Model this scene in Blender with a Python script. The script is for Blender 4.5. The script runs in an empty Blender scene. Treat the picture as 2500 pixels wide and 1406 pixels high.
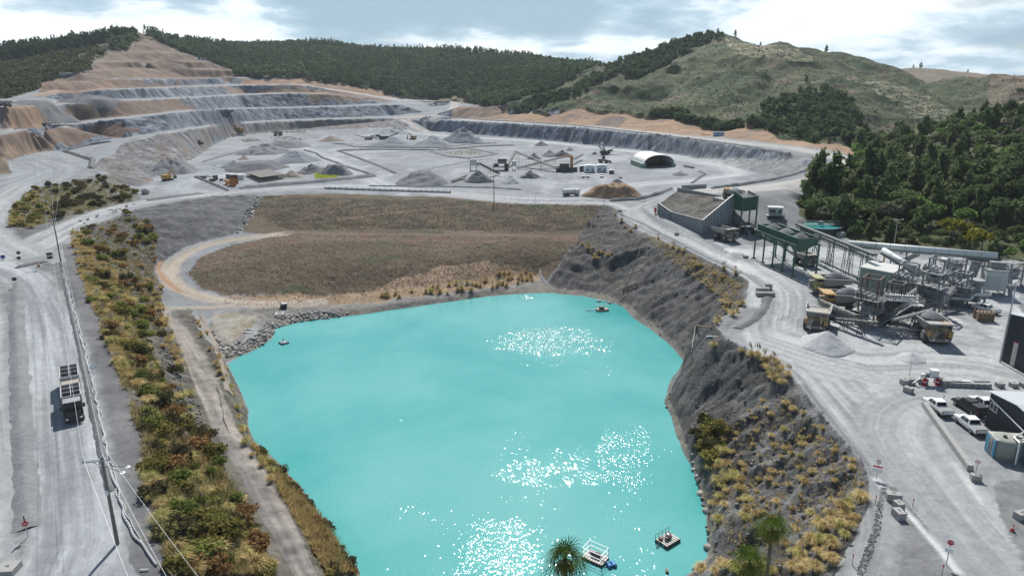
import bpy, bmesh, math, random
import numpy as np
from mathutils import Vector, Matrix, Euler
from mathutils.geometry import delaunay_2d_cdt
# ---------------------------------------------------------------- camera, sky, sun, exposure
SC = bpy.context.scene
COL = SC.collection
F = 1667.0                      # focal length in photo pixels (2500 wide)
PITCH = math.radians(16.0)
CH = 45.0                       # camera height over the haul roads
cam_d = bpy.data.cameras.new("camera")
cam = bpy.data.objects.new("camera", cam_d)
COL.objects.link(cam)
cam_d.sensor_width = 36.0
cam_d.lens = F / 2500.0 * 36.0
cam_d.clip_start = 1.0
cam_d.clip_end = 12000.0
cam.location = (0, 0, CH)
cam.rotation_euler = (math.radians(90) - PITCH, 0, 0)
SC.camera = cam
SUN_EL, SUN_AZ = math.radians(47), math.radians(1.0)      # azimuth from +Y towards +X
sun_d = bpy.data.lights.new("sun", 'SUN')
sun_d.energy = 4.9
sun_d.angle = math.radians(0.55)
sun_d.color = (1.0, 0.96, 0.90)
sun = bpy.data.objects.new("sun", sun_d)
COL.objects.link(sun)
sdir = Vector((math.sin(SUN_AZ) * math.cos(SUN_EL), math.cos(SUN_AZ) * math.cos(SUN_EL), math.sin(SUN_EL)))
sun.rotation_euler = sdir.to_track_quat('Z', 'Y').to_euler()
SC.view_settings.view_transform = 'Standard'
SC.view_settings.look = 'None'
SC.view_settings.exposure = 0.28
SC.view_settings.gamma = 1.0
SC.cycles.max_bounces = 5
SC.cycles.diffuse_bounces = 2
SC.cycles.glossy_bounces = 2
SC.cycles.transmission_bounces = 2
SC.cycles.transparent_max_bounces = 4
SC.cycles.volume_bounces = 0
SC.cycles.use_denoising = True
SC.cycles.sample_clamp_direct = 0.0
SC.cycles.sample_clamp_indirect = 4.0
class NT:
 """tiny node-tree helper"""
 def __init__(self, tree):
  self.t = tree; tree.nodes.clear()
 def n(self, kind, ins=None, **props):
  nd = self.t.nodes.new(kind)
  for k, v in props.items():
   setattr(nd, k, v)
  for k, v in (ins or {}).items():
   self.set(nd.inputs[k], v)
  return nd
 def set(self, sock, v):
  if isinstance(v, bpy.types.NodeSocket):
   self.t.links.new(v, sock)
  elif isinstance(v, bpy.types.Node):
   self.t.links.new(v.outputs[0], sock)
  else:
   if sock.type == 'RGBA' and len(v) == 3:
    v = (*v, 1.0)
   sock.default_value = v
 def math(self, op, a, b=0.0, c=0.0, clamp=False):
  m = self.n('ShaderNodeMath', {0: a, 1: b, 2: c}, operation=op)
  m.use_clamp = clamp
  return m.outputs[0]
 def noise(self, vec, scale, detail=4.0, rough=0.55, dist=0.0):
  return self.n('ShaderNodeTexNoise', {'Vector': vec, 'Scale': scale, 'Detail': detail, 'Roughness': rough, 'Distortion': dist}).outputs[0]
 def ramp(self, fac, stops):
  r = self.n('ShaderNodeValToRGB', {'Fac': fac})
  e = r.color_ramp.elements
  while len(e) < len(stops):
   e.new(0.5)
  for i, (p, c) in enumerate(stops):
   e[i].position = p
   e[i].color = (*c, 1.0) if len(c) == 3 else c
  return r.outputs[0]
 def mixc(self, fac, a, b, mode='MIX'):
  m = self.n('ShaderNodeMix', data_type='RGBA', blend_type=mode)
  self.set(m.inputs[0], fac); self.set(m.inputs[6], a); self.set(m.inputs[7], b)
  return m.outputs[2]
 def maprange(self, v, a, b, c=0.0, d=1.0):
  return self.n('ShaderNodeMapRange', {0: v, 1: a, 2: b, 3: c, 4: d}, clamp=True, interpolation_type='SMOOTHSTEP').outputs[0]
world = bpy.data.worlds.new("World")
SC.world = world
world.use_nodes = True
W = NT(world.node_tree)
sky = W.n('ShaderNodeTexSky', sky_type='NISHITA')
sky.sun_disc = False
sky.sun_elevation = SUN_EL
sky.sun_rotation = SUN_AZ
sky.air_density = 1.0
sky.dust_density = 1.4
sky.ozone_density = 2.0
wtc = W.n('ShaderNodeTexCoord').outputs['Generated']
wmap = W.n('ShaderNodeMapping', {'Vector': wtc, 'Scale': (5.0, 5.0, 19.0), 'Location': (0.35, 0.0, 0.4)}).outputs[0]
cl1 = W.noise(wmap, 1.0, 9.0, 0.58, 0.25)
wmap2 = W.n('ShaderNodeMapping', {'Vector': wtc, 'Scale': (7.0, 7.0, 26.0), 'Location': (3.1, 1.7, 2.0)}).outputs[0]
cl2 = W.noise(wmap2, 1.0, 8.0, 0.55, 0.2)
sep = W.n('ShaderNodeSeparateXYZ', {0: wtc})
sx, sz = sep.outputs[0], sep.outputs[2]
def blob(cx, cz, rx, rz):
 dx = W.math('DIVIDE', W.math('SUBTRACT', sx, cx), rx)
 dz = W.math('DIVIDE', W.math('SUBTRACT', sz, cz), rz)
 r2 = W.math('ADD', W.math('MULTIPLY', dx, dx), W.math('MULTIPLY', dz, dz))
 return W.math('POWER', 2.718, W.math('MULTIPLY', r2, -1.0))
grey = W.math('ADD', blob(-0.20, 0.125, 0.24, 0.050), blob(0.06, 0.105, 0.09, 0.038))
grey = W.math('ADD', grey, W.math('MULTIPLY', blob(0.21, 0.125, 0.05, 0.03), 0.6))
white = W.math('ADD', blob(-0.47, 0.07, 0.16, 0.07), W.math('MULTIPLY', blob(0.36, 0.09, 0.16, 0.05), .8))
white = W.math('ADD', white, blob(0.0, 0.062, 0.10, 0.018))
white = W.math('ADD', white, W.math('MULTIPLY', blob(0.13, 0.105, 0.035, 0.04), 0.7))
# grey underside amount of the cloud deck and its coverage
g = W.math('ADD', W.math('MULTIPLY', grey, 0.36), W.math('MULTIPLY', white, -0.26))
gfac = W.maprange(W.math('ADD', W.math('ADD', W.math('MULTIPLY', cl1, 1.25), W.math('MULTIPLY_ADD', cl2, .75, -.5)), g), 0.22, 0.70)
cloudcol = W.ramp(gfac, [(0.0, (0.90, 0.95, 0.985)), (0.35, (0.70, 0.80, 0.875)), (0.65, (0.42, 0.56, 0.66)), (1.0, (0.30, 0.43, 0.53))])
cover = W.maprange(W.math('ADD', cl2, W.math('MULTIPLY', W.math('ADD', grey, white), 0.30)), 0.36, 0.56)
cover = W.math('MULTIPLY', cover, W.maprange(sz, 0.20, 0.42, 0.94, 0.10))
bg1 = W.n('ShaderNodeBackground', {'Color': sky.outputs[0], 'Strength': 0.07})
bg2 = W.n('ShaderNodeBackground', {'Color': cloudcol, 'Strength': 1.12})
mixb = W.n('ShaderNodeMixShader', {0: cover, 1: bg1.outputs[0], 2: bg2.outputs[0]})
W.n('ShaderNodeOutputWorld', {0: mixb.outputs[0]})
# ---------------------------------------------------------------- photo geometry helpers
SP, CP = math.sin(PITCH), math.cos(PITCH)
def ray(px, py):
 u = (px - 1250.0) / F; v = (703.0 - py) / F
 return (u, CP + v * SP, -SP + v * CP)
def PZ(px, py, z):
 r = ray(px, py); t = (z - CH) / r[2]
 return (r[0] * t, r[1] * t, z)
def PD(px, py, d):
 r = ray(px, py)
 return (r[0] * d, r[1] * d, CH + r[2] * d)
# ---------------------------------------------------------------- numpy noise
_rt = np.random.RandomState(7).rand(512, 512)
def vn(x, y, seed=0):
 x = np.asarray(x, float) + seed * 37.17; y = np.asarray(y, float) + seed * 91.73
 xi = np.floor(x).astype(np.int64); yi = np.floor(y).astype(np.int64)
 fx = x - xi; fy = y - yi
 fx = fx * fx * (3 - 2 * fx); fy = fy * fy * (3 - 2 * fy)
 x0 = xi & 511; x1 = (xi + 1) & 511; y0 = yi & 511; y1 = (yi + 1) & 511
 return (_rt[x0, y0] * (1 - fx) + _rt[x1, y0] * fx) * (1 - fy) + (_rt[x0, y1] * (1 - fx) + _rt[x1, y1] * fx) * fy
def fbm(x, y, seed=0, oct=4, gain=0.5):
 """about -1..1"""
 s = 0.0; a = 1.0; tot = 0.0
 for o in range(oct):
  c = math.cos(.55 + o * 1.3) * 2.03 ** o; q = math.sin(.55 + o * 1.3) * 2.03 ** o
  s = s + a * (vn(x * c - y * q, x * q + y * c, seed + o * 3) - 0.5)
  tot += a; a *= gain
 return s / tot * 2.0
def smooth(x, a, b):
 t = np.clip((x - a) / (b - a), 0, 1)
 return t * t * (3 - 2 * t)
# ---------------------------------------------------------------- terrain: surveyed break lines
ZL = -14.0                                          # water level of the pit lake
PTS = []
def _dens(p, q, step):
 n = max(1, int(math.dist(p[:2], q[:2]) / step))
 for i in range(n):
  t = i / n
  yield tuple(p[k] + (q[k] - p[k]) * t for k in range(3))
def line3(ps, step=None):
 for a, b in zip(ps, ps[1:]):
  st = step or max(2.5, min(a[1], b[1]) * 0.018)
  PTS.extend(_dens(a, b, st))
 PTS.append(ps[-1])
def bz(pts, step=None, z=None):
 line3([PZ(p[0], p[1], z if z is not None else p[2]) for p in pts], step)
def bd(pts, step=None):
 line3([PD(*p) for p in pts], step)
SHORE = [(880, 1406), (868, 1392), (820, 1330), (775, 1260), (735, 1190), (680, 1130), (622, 1080), (604, 1040), (606, 1000), (586, 955), (562, 905), (550, 885),
   (580, 872), (622, 855), (650, 838), (668, 822), (664, 808), (684, 796), (740, 785), (800, 778), (900, 765), (1000, 750), (1100, 735), (1200, 722), (1290, 716),
   (1350, 716), (1420, 722), (1480, 735), (1520, 748), (1545, 775), (1590, 805), (1640, 845), (1668, 880), (1668, 895), (1640, 925), (1622, 980), (1640, 1020),
   (1650, 1060), (1668, 1100), (1690, 1140), (1706, 1190), (1725, 1240), (1728, 1300), (1730, 1360), (1690, 1395), (1640, 1425)]
shore3 = [PZ(x, y, ZL) for x, y in SHORE]
shore3 = [(-14.0, 64.0, ZL)] + shore3 + [(10.0, 62.0, ZL), (-2.0, 60.0, ZL), (-14.0, 64.0, ZL)]
line3(shore3, 2.0)
# lake bed
cx_, cy_ = -5.0, 120.0
for k in (0.9, 0.6, 0.3):
 for p in shore3[::2]:
  PTS.append((cx_ + (p[0] - cx_) * k, cy_ + (p[1] - cy_) * k, ZL - 2.0 - 5.0 * (1 - k)))
# right-hand cliff: road edge, spurs and hollows
bz([(1470, 500, 0.3), (1520, 520, 0.2), (1570, 545, 0), (1640, 585, 0), (1720, 630, 0), (1800, 665, 0), (1840, 690, 0), (1815, 720, -.4), (1800, 750, -.5), (1760, 775, -.3), (1745, 795, -.3),
 (1765, 830, 0), (1840, 862, 0), (1905, 892, 0), (1945, 925, 0), (1990, 985, 0), (2050, 1065, 0), (2105, 1130, 0), (2125, 1180, 0), (2120, 1240, 0), (2080, 1330, -.2), (2040, 1400, -.5), (1990, 1480, -1)], 2.0)
bz([(1470, 505, -.5), (1450, 560, -3.2), (1398, 603, -5.0), (1365, 650, -9.5), (1335, 690, -13)], 2.0)
bz([(1420, 602, -4.6), (1455, 596, -4.4), (1490, 612, -4.8), (1500, 630, -5.2)], 1.5)
bz([(1395, 650, -8.6), (1440, 660, -9.4), (1500, 665, -9.5)], 2.0)
bz([(1900, 925, -1.0), (1850, 960, -3.5), (1750, 990, -8), (1690, 1000, -10.5)], 2.0)
bz([(1690, 1060, -11.5), (1720, 1130, -11.5), (1750, 1220, -11.5), (1760, 1300, -11.5)], 2.5)
bz([(2000, 1050, -1.8), (2050, 1130, -1.8), (2060, 1200, -2), (2010, 1300, -2.2)], 2.5)
# left side: road shelf, bank, track
bz([(150, 560, 0), (168, 640, 0), (185, 700, 0), (215, 800, 0), (240, 880, 0), (265, 960, 0), (290, 1040, 0), (312, 1120, 0), (335, 1200, 0), (370, 1300, 0), (420, 1420, 0)], 2.5)
bz([(180, 575, 0), (205, 700, -.3), (245, 780, -.3), (275, 850, -.3), (300, 930, -.3), (325, 1010, -.3), (348, 1080, -.3), (360, 1150, -.3), (385, 1230, -.3), (400, 1300, -.3), (415, 1420, -.3)], 2.5)
bz([(385, 740, -9.6), (420, 800, -9.2), (455, 880, -9), (485, 960, -9), (528, 1060, -9), (580, 1150, -9), (630, 1250, -9), (680, 1330, -9), (730, 1420, -9)], 2.0)
bz([(450, 755, -9.9), (492, 830, -9.3), (530, 920, -9.2), (545, 960, -9.2), (600, 1080, -9.2), (665, 1180, -9.2), (725, 1290, -9.2), (780, 1420, -9.2)], 2.0)
bz([(470, 770, -9.4), (505, 835, -9.0), (545, 910, -8.9)], 2.0)
bz([(545, 860, -13.2), (500, 800, -12.3), (480, 765, -11)], 2.0)
bz([(520, 800, -12.4), (640, 765, -12.2), (560, 845, -12.9), (640, 815, -12.9)], 3)
bz([(350, 680, -9), (330, 620, -5), (300, 580, -2.5)], 3)
# lakeside road and grass shelf
bz([(690, 568, -3.7), (560, 580, -5.4), (480, 598, -7), (420, 625, -8.3), (385, 655, -9.3), (395, 690, -10.0), (430, 720, -10.6), (480, 745, -11.1), (560, 757, -11.7), (680, 752, -12.0), (800, 748, -12.4)], 3)
bz([(700, 572, -3.9), (600, 590, -5.6), (500, 625, -7.6), (455, 650, -9.0), (465, 690, -10.3), (520, 715, -11.1), (600, 728, -11.5), (720, 725, -11.8), (900, 712, -12), (1100, 695, -12), (1300, 668, -12.2)], 3)
bz([(640, 640, -6.5), (800, 640, -6.8), (1000, 640, -7.2), (1200, 625, -7.2), (1330, 615, -7.0)], 5)
bz([(700, 568, -3.6), (850, 570, -3.8), (1000, 572, -4), (1200, 575, -4.4), (1380, 578, -4.6)], 5)
bz([(830, 535, -1.9), (1000, 515, -1.1), (1200, 497, -.4)], 5)
bz([(640, 478, 0), (800, 473, .2), (1000, 476, .2), (1200, 488, .2), (1330, 495, .3), (1460, 498, .4)], 5)
bz([(625, 480, -.2), (610, 520, -2.4), (585, 560, -4.7)], 3)
bz([(800, 760, -12.8), (1000, 738, -12.8), (1200, 708, -12.8), (1320, 690, -13)], 3)
# dark slope under the left haul road
bz([(620, 472, .4), (500, 482, .3), (400, 492, .3), (330, 505, .2), (280, 522, .2), (230, 545, .1), (180, 572, 0)], 3)
bz([(660, 566, -4.1), (550, 577, -5.8), (460, 598, -7.3), (395, 637, -9.0), (372, 662, -9.7)], 3)
# left flats
for p in [(0, 700), (0, 1000), (0, 1420), (-500, 1420), (-600, 900), (-400, 640), (100, 640), (120, 800), (150, 1000), (180, 1300), (60, 1200), (0, 600), (100, 590)]:
 PTS.append(PZ(p[0], p[1], 0))
bz([(100, 585, 0), (200, 545, .2), (330, 497, .5), (450, 478, .6), (600, 465, .6), (900, 456, .6), (1100, 466, .6), (1300, 488, .5), (1480, 490, .6), (1560, 500, .6)], 6)
bz([(-10, 600, 0), (-5, 540, 2), (0, 485, 4.4), (60, 452, 5.6), (150, 440, 6), (205, 415, 6.5), (213, 388, 7.4), (168, 366, 8.4), (90, 373, 8.3), (20, 395, 8)], 6)
bz([(-400, 520, 3), (-300, 450, 6), (-200, 400, 8)], 8)
bz([(55, 462, 5.5), (150, 449, 5.9), (240, 428, 6.4), (262, 424, 6.2), (285, 445, 3.8), (330, 466, 1.3)], 4)
bz([(25, 600, 0.2), (60, 575, .3), (100, 548, .4), (200, 527, .5), (300, 497, .6), (350, 482, .7)], 4)
# bench A (lowest) outer edge and foot of face 1
bz([(222, 412, 6.6), (232, 395, 7.5), (255, 376, 9), (300, 352, 13), (400, 328, 17), (500, 312, 16.3), (560, 304, 13.3), (620, 301, 12.5), (700, 297, 12), (900, 290, 13), (945, 288.5, 13.3)], 5)
bz([(300, 455, 1.2), (335, 455, .9), (385, 440, .9), (430, 408, 1), (480, 378, 1.2), (530, 350, 1.4), (560, 336, 1.6), (620, 327, 1.8), (700, 320, 1.8), (800, 316, 1.8), (900, 313.5, 1.8), (990, 314, 1.8)], 5)
bz([(20, 395, 8), (90, 371, 8.6), (160, 352, 9.5), (230, 342, 11.4), (300, 338, 13.6), (400, 322, 17.2), (500, 307, 16.7), (560, 300, 14.3), (620, 296.5, 13.9), (700, 292, 13.6), (900, 285.5, 14.6), (955, 283.5, 14.3)], 5)
bd([(-300, 352, 400), (0, 330, 388), (100, 312, 441), (200, 301.5, 505), (300, 290, 500), (400, 279, 521), (500, 270, 621), (600, 266, 766), (700, 264, 826), (850, 260, 880), (1000, 255, 937), (1060, 252, 960)], 5)
bd([(-300, 345, 430), (0, 318, 420), (100, 304, 474), (190, 297, 540), (250, 289, 553), (300, 283, 560), (400, 272.5, 600), (500, 267, 706), (600, 263.5, 835), (700, 261.5, 866), (850, 257, 922), (1000, 251.5, 975), (1070, 249, 1000)], 5)
bd([(-300, 275, 450), (20, 263, 433), (150, 256, 533), (290, 247, 572), (430, 242, 655), (500, 238, 730), (600, 232.5, 855), (700, 229, 880), (800, 231, 914), (850, 236, 938), (950, 246, 975)], 5)
bd([(-300, 265, 475), (20, 256, 465), (150, 250, 578), (290, 243.5, 640), (430, 238.5, 740), (500, 235, 815), (600, 229, 918), (700, 226, 922), (800, 227.5, 945), (860, 234, 955)], 5)
bd([(-300, 245, 500), (100, 236, 572), (240, 221, 618), (350, 217, 682), (450, 213.5, 790), (565, 210, 915), (720, 207.5, 936), (745, 209.5, 945), (850, 227, 965), (970, 246, 1000), (1100, 247.5, 1040)], 6)
bd([(-300, 240, 525), (100, 231, 615), (240, 216.5, 675), (350, 213.5, 752), (450, 210, 862), (565, 206.5, 968), (720, 204, 976), (850, 222, 985), (970, 242, 1016), (1110, 244, 1060)], 6)
bd([(115, 204, 628), (310, 194, 736), (480, 193.5, 900), (590, 190.5, 984)], 6)
bd([(115, 200, 660), (310, 190.5, 798), (480, 189.5, 942), (590, 187.5, 1004)], 6)
bd([(190, 180, 690), (280, 170, 812), (400, 172, 902), (500, 171, 955), (565, 172, 1000)], 6)
bd([(200, 176, 715), (290, 166, 838), (400, 168, 930), (500, 168, 980), (560, 168, 1018)], 6)
bd([(230, 153, 800), (340, 152, 880), (450, 152, 955), (510, 152, 1000)], 6)
bd([(235, 149, 826), (340, 148, 906), (450, 148.5, 980), (508, 148, 1024)], 6)
bd([(275, 132, 890), (350, 129, 930), (440, 130, 1000)], 6)
bd([(278, 128.5, 914), (350, 125, 955), (438, 126, 1024)], 6)
bd([(318, 112, 960), (350, 108, 980), (405, 111, 1030)], 6)
bd([(335, 97, 1016), (360, 94, 1026), (380, 98, 1040)], 6)
# left hill
bd([(-700, 190, 900), (-300, 170, 900), (0, 150, 890), (100, 131, 930), (180, 115, 985), (250, 97, 1040), (300, 82, 1085), (340, 78, 1115), (370, 90, 1130)], 20)
bd([(-700, 290, 400), (-300, 232, 550), (0, 243, 545), (90, 222, 592), (115, 200, 664)], 10)
bd([(-300, 200, 650), (0, 190, 690), (130, 160, 775), (220, 125, 870), (300, 95, 1005)], 15)
# middle forest hill
bd([(600, 187, 1010), (750, 193, 1014), (880, 213, 1028), (960, 236, 1026), (1100, 242, 1075), (1160, 251, 960), (1235, 277, 780)], 12)
bd([(400, 104, 1130), (520, 158, 1075), (590, 181, 1030)], 12)
bd([(430, 106, 1260), (520, 108, 1320), (600, 110, 1380), (720, 104, 1450), (790, 105, 1450), (850, 110, 1450), (900, 119, 1450), (1000, 125, 1450), (1100, 123, 1420), (1180, 133, 1400), (1250, 141, 1350), (1320, 148, 1300), (1400, 160, 1250), (1460, 164, 1180)], 20)
bd([(700, 150, 1180), (850, 160, 1190), (1000, 175, 1190), (1150, 190, 1150), (1300, 205, 1000), (1380, 200, 960)], 18)
bd([(1250, 250, 860), (1320, 232, 880), (1400, 205, 940)], 18)
# right wall: top edge, foot
bz([(1000, 291, 15), (1050, 292, 15), (1200, 299, 15), (1350, 308, 15), (1500, 320, 15), (1620, 332, 15), (1750, 350, 15), (1850, 364, 15), (1930, 377, 15), (1968, 381, 14.3)], 5)
bz([(985, 300, 9), (1050, 320.5, 2.5), (1200, 332.5, 2), (1350, 345, 2.2), (1500, 361, 2.8), (1620, 374, 4), (1690, 384, 4.7), (1750, 386.5, 7.0), (1850, 387, 10.8), (1940, 388, 13.2)], 5)
bz([(1690, 387, 4.3), (1750, 389, 6.4), (1850, 390, 10.0), (1940, 391.5, 12.6), (1975, 395, 13.4)], 4)
bz([(1690, 391, 4.2), (1740, 400, 4.6), (1800, 412, 5.3), (1850, 424, 5.6), (1900, 430, 6.3), (1945, 422, 8.2), (1975, 410, 10.2)], 4)
bz([(1985, 397, 13.8), (1975, 412, 12.4), (1940, 428, 11.3), (1900, 439, 10.9), (1800, 453, 10.1), (1740, 460, 9.6), (1690, 464, 9.0)], 4)
bz([(1950, 430, 8.6), (1900, 436, 7.2), (1800, 448, 6.0), (1720, 457, 5.0), (1670, 462, 4.0)], 4)
bz([(2030, 378, 14.8), (2080, 390, 14.2), (2070, 415, 13), (2000, 440, 11.5), (1900, 454, 10.6), (1800, 466, 9.8), (1700, 468, 9.0), (1660, 466, 8.6)], 6)
bz([(1760, 480, 8.8), (1850, 480, 9.2), (1950, 470, 10)], 5)
# ramp crossing on the far right
bd([(948, 287, 868), (965, 291, 858), (1000, 303, 830), (1040, 322, 792)], 6)
bd([(955, 283, 885), (985, 289, 862), (1015, 300, 826), (1058, 319, 784)], 6)
bd([(1100, 249, 1005), (1125, 258, 910), (1080, 277, 850), (1020, 288, 812), (975, 286, 875)], 8)
bd([(1062, 255, 985), (1050, 272, 905), (1000, 282, 880)], 8)
# orange banks behind the wall
bz([(1110, 288, 15.5), (1240, 293.5, 16), (1400, 302.5, 16), (1500, 311, 16), (1620, 323, 16), (1750, 334, 16), (1900, 351, 15.5), (2000, 363, 15.2), (2085, 379, 14.5)], 6)
bd([(1120, 262, 830), (1180, 263, 800), (1235, 252, 790), (1250, 279, 770), (1300, 275, 740), (1350, 284, 705), (1400, 269, 690), (1460, 278, 665), (1550, 280, 625), (1580, 292, 600), (1640, 291, 565), (1680, 296, 548), (1720, 318, 520),
 (1780, 322, 498), (1830, 310, 482), (1850, 322, 466), (1890, 318, 448), (1910, 340, 430), (1990, 352, 402), (2050, 352, 390), (2085, 366, 378)], 6)
# right hill
bd([(1460, 164, 1180), (1500, 158, 1100), (1550, 142, 1020), (1600, 124, 960), (1640, 108, 930), (1680, 98, 900), (1740, 84, 880), (1800, 88, 880), (1850, 99, 870), (1900, 107, 860), (1950, 121, 850), (2050, 135, 830), (2120, 145, 815), (2180, 158, 800), (2250, 200, 760), (2335, 270, 680)], 12)
def rid(pts):
 bd(pts, 14)
rid([(1755, 98, 850), (1700, 145, 795), (1600, 182, 752), (1500, 205, 738), (1380, 240, 735)])
rid([(1760, 170, 752), (1660, 182, 764), (1560, 197, 766), (1450, 250, 712)])
rid([(1740, 190, 735), (1640, 220, 715), (1560, 262, 660)])
rid([(1800, 175, 678), (1860, 190, 648), (1760, 240, 598), (1670, 280, 572)])
rid([(1900, 195, 670), (1840, 250, 600), (1740, 300, 545)])
rid([(1880, 150, 745), (1980, 175, 700), (1930, 240, 600), (1840, 290, 520)])
rid([(2050, 170, 730), (2080, 240, 600), (2000, 300, 500), (1950, 330, 440)])
rid([(2160, 190, 710), (2200, 270, 590), (2120, 320, 500), (2060, 345, 420)])
rid([(1620, 240, 708), (1560, 272, 670)])
# far right hill
bd([(2140, 175, 1500), (2200, 158, 1550), (2250, 148, 1550), (2310, 150, 1520), (2380, 160, 1500), (2500, 188, 1450), (2900, 240, 1400), (3300, 280, 1300)], 25)
bd([(2180, 230, 1150), (2330, 265, 1000), (2500, 250, 1000)], 25)
# right forest hillside
bz([(1990, 470, 9), (1960, 500, 6), (2000, 545, 3), (2080, 585, 2), (2200, 600, 1.5), (2330, 615, 1.2), (2480, 640, 1), (2800, 700, 1)], 6)
bz([(2000, 440, 11.5), (2100, 410, 13.8)], 6)
bd([(2100, 430, 295), (2200, 420, 280), (2350, 420, 262), (2500, 420, 245), (2900, 430, 220)], 12)
bd([(2090, 372, 375), (2200, 340, 410), (2330, 300, 440), (2400, 275, 430), (2500, 255, 400), (2900, 200, 350)], 14)
bd([(2100, 350, 430), (2220, 315, 500), (2340, 285, 560)], 14)
# plant yard and right-hand roads
for p in [(1600, 548, .6), (1700, 582, .5), (1850, 610, .5), (1950, 560, 1.5), (1900, 640, .4), (2100, 650, .5), (2480, 670, .6), (2300, 800, .2), (2100, 850, 0), (2500, 900, 0), (2500, 1100, 0),
   (2400, 1300, 0), (2300, 1000, 0), (2500, 1420, 0), (3000, 1000, 0), (3000, 800, .5), (3100, 1420, 0), (1880, 700, .2), (1880, 800, 0), (2000, 900, 0), (2200, 1300, 0), (2100, 1420, 0),
   (1560, 480, 1), (1640, 460, 3), (1480, 440, 1.4), (1640, 420, 3), (1640, 400, 3), (1720, 430, 4), (1560, 400, 2.2), (1300, 400, 1.6), (1000, 420, 1.4), (800, 400, 1.3), (600, 420, 1.1), (450, 450, .8),
   (700, 340, 1.7), (1000, 360, 1.6), (1200, 350, 1.8), (1400, 370, 2), (640, 360, 1.5), (1250, 450, 1), (880, 340, 1.7)]:
 PTS.append(PZ(*p))
# ground under and behind the camera, and far country
for x, y, z in [(-150, 0, 0), (-60, 0, 0), (0, 0, 0), (60, 0, 0), (150, 0, 0), (-30, 40, -2), (-10, 44, -1.5), (10, 46, -1.5), (24, 48, -1), (-22, 52, -8), (18, 54, -6),
    (-6, 53, -8), (-300, 20, 0), (300, 20, 0), (400, 150, 5), (500, 300, 60), (-500, 300, 30), (-700, 500, 60), (-900, 800, 100), (900, 600, 90), (1200, 900, 110)]:
 PTS.append((x, y, z))
for a in range(-60, 61, 8):
 r = math.radians(a)
 for d, z in ((2000, 40.0), (2600, 20.0), (6000, 0.0)):
  PTS.append((math.sin(r) * d, math.cos(r) * d, z))
P = np.array(PTS)
res = delaunay_2d_cdt([Vector((p[0], p[1])) for p in PTS], [], [], 0, 1e-4)
tv = np.array([(v.x, v.y) for v in res[0]])
tz = np.array([P[o[0], 2] if len(o) else 0.0 for o in res[3]])
tris = [tuple(f) for f in res[2]]
# polar sheet: columns in azimuth, rows in distance
AZ = np.radians(np.concatenate([np.linspace(-64, -40.2, 70), np.linspace(-40, 40, 830), np.linspace(40.2, 64, 70)]))
NA = len(AZ)
rr = [4.0]
while rr[-1] < 2500:
 r = rr[-1]
 if r < 28: s = 1.5
 elif r < 320: s = max(0.3, r * 0.0046)
 elif r < 1060: s = 1.25
 elif r < 1500: s = 3.0
 else: s = r * 0.03
 rr.append(r + s)
RR = np.array(rr); NR = len(RR)
GX = RR[:, None] * np.sin(AZ)[None, :]
GY = RR[:, None] * np.cos(AZ)[None, :]
# plan-view warp makes the faces ragged
wamp = 0.35 + 1.3 * smooth(RR, 330, 520)[:, None] + 5.0 * smooth(RR, 1000, 1100)[:, None]
SX = GX + wamp * fbm(GX / 9.0, GY / 9.0, 11, 3)
SY = GY + wamp * fbm(GX / 9.0, GY / 9.0, 23, 3)
ZB = np.full((NR, NA), np.nan)
lr = np.hypot(SX, SY); la = np.arctan2(SX, SY)
for t in tris:
 x0, y0 = tv[t[0]]; x1, y1 = tv[t[1]]; x2, y2 = tv[t[2]]
 det = (y1 - y2) * (x0 - x2) + (x2 - x1) * (y0 - y2)
 if abs(det) < 1e-9: continue
 rs = (math.hypot(x0, y0), math.hypot(x1, y1), math.hypot(x2, y2))
 # distance from origin to the triangle can be below its corners; pad generously
 ext = max(abs(x0 - x1), abs(x1 - x2), abs(x2 - x0), abs(y0 - y1), abs(y1 - y2), abs(y2 - y0))
 lo = min(rs) - ext * (0.5 if ext > 20 else 0.2) - 8; hi = max(rs) + 8
 i0 = int(np.searchsorted(RR, lo)); i1 = int(np.searchsorted(RR, hi)) + 1
 if min(y0, y1, y2) < 5:
  j0, j1 = 0, NA
 else:
  az = (math.atan2(x0, y0), math.atan2(x1, y1), math.atan2(x2, y2))
  pad = 9.0 / max(20.0, min(rs))
  j0 = max(0, int(np.searchsorted(AZ, min(az) - pad)) - 1); j1 = min(NA, int(np.searchsorted(AZ, max(az) + pad)) + 1)
 if i0 >= i1 or j0 >= j1: continue
 X = SX[i0:i1, j0:j1]; Y = SY[i0:i1, j0:j1]
 a = ((y1 - y2) * (X - x2) + (x2 - x1) * (Y - y2)) / det
 b = ((y2 - y0) * (X - x2) + (x0 - x2) * (Y - y2)) / det
 c = 1 - a - b
 m = (a >= -1e-7) & (b >= -1e-7) & (c >= -1e-7)
 if m.any():
  Zs = ZB[i0:i1, j0:j1]
  Zs[m] = (a * tz[t[0]] + b * tz[t[1]] + c * tz[t[2]])[m]
print("terrain nan:", int(np.isnan(ZB).sum()), "rows", NR, "tris", len(tris))
ZB = np.where(np.isnan(ZB), 0.0, ZB)
ZG = ZB.copy()
_lnR = RR
def gz(x, y, grid=None):
 """height of the terrain at a plan position (bilinear)"""
 G = ZG if grid is None else grid
 r = np.hypot(x, y); a = np.arctan2(x, y)
 fi = np.interp(r, RR, np.arange(NR)); fj = np.interp(a, AZ, np.arange(NA))
 i = np.clip(np.floor(fi).astype(int), 0, NR - 2); j = np.clip(np.floor(fj).astype(int), 0, NA - 2)
 u = fi - i; v = fj - j
 return (G[i, j] * (1 - u) + G[i + 1, j] * u) * (1 - v) + (G[i, j + 1] * (1 - u) + G[i + 1, j + 1] * u) * v
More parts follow.
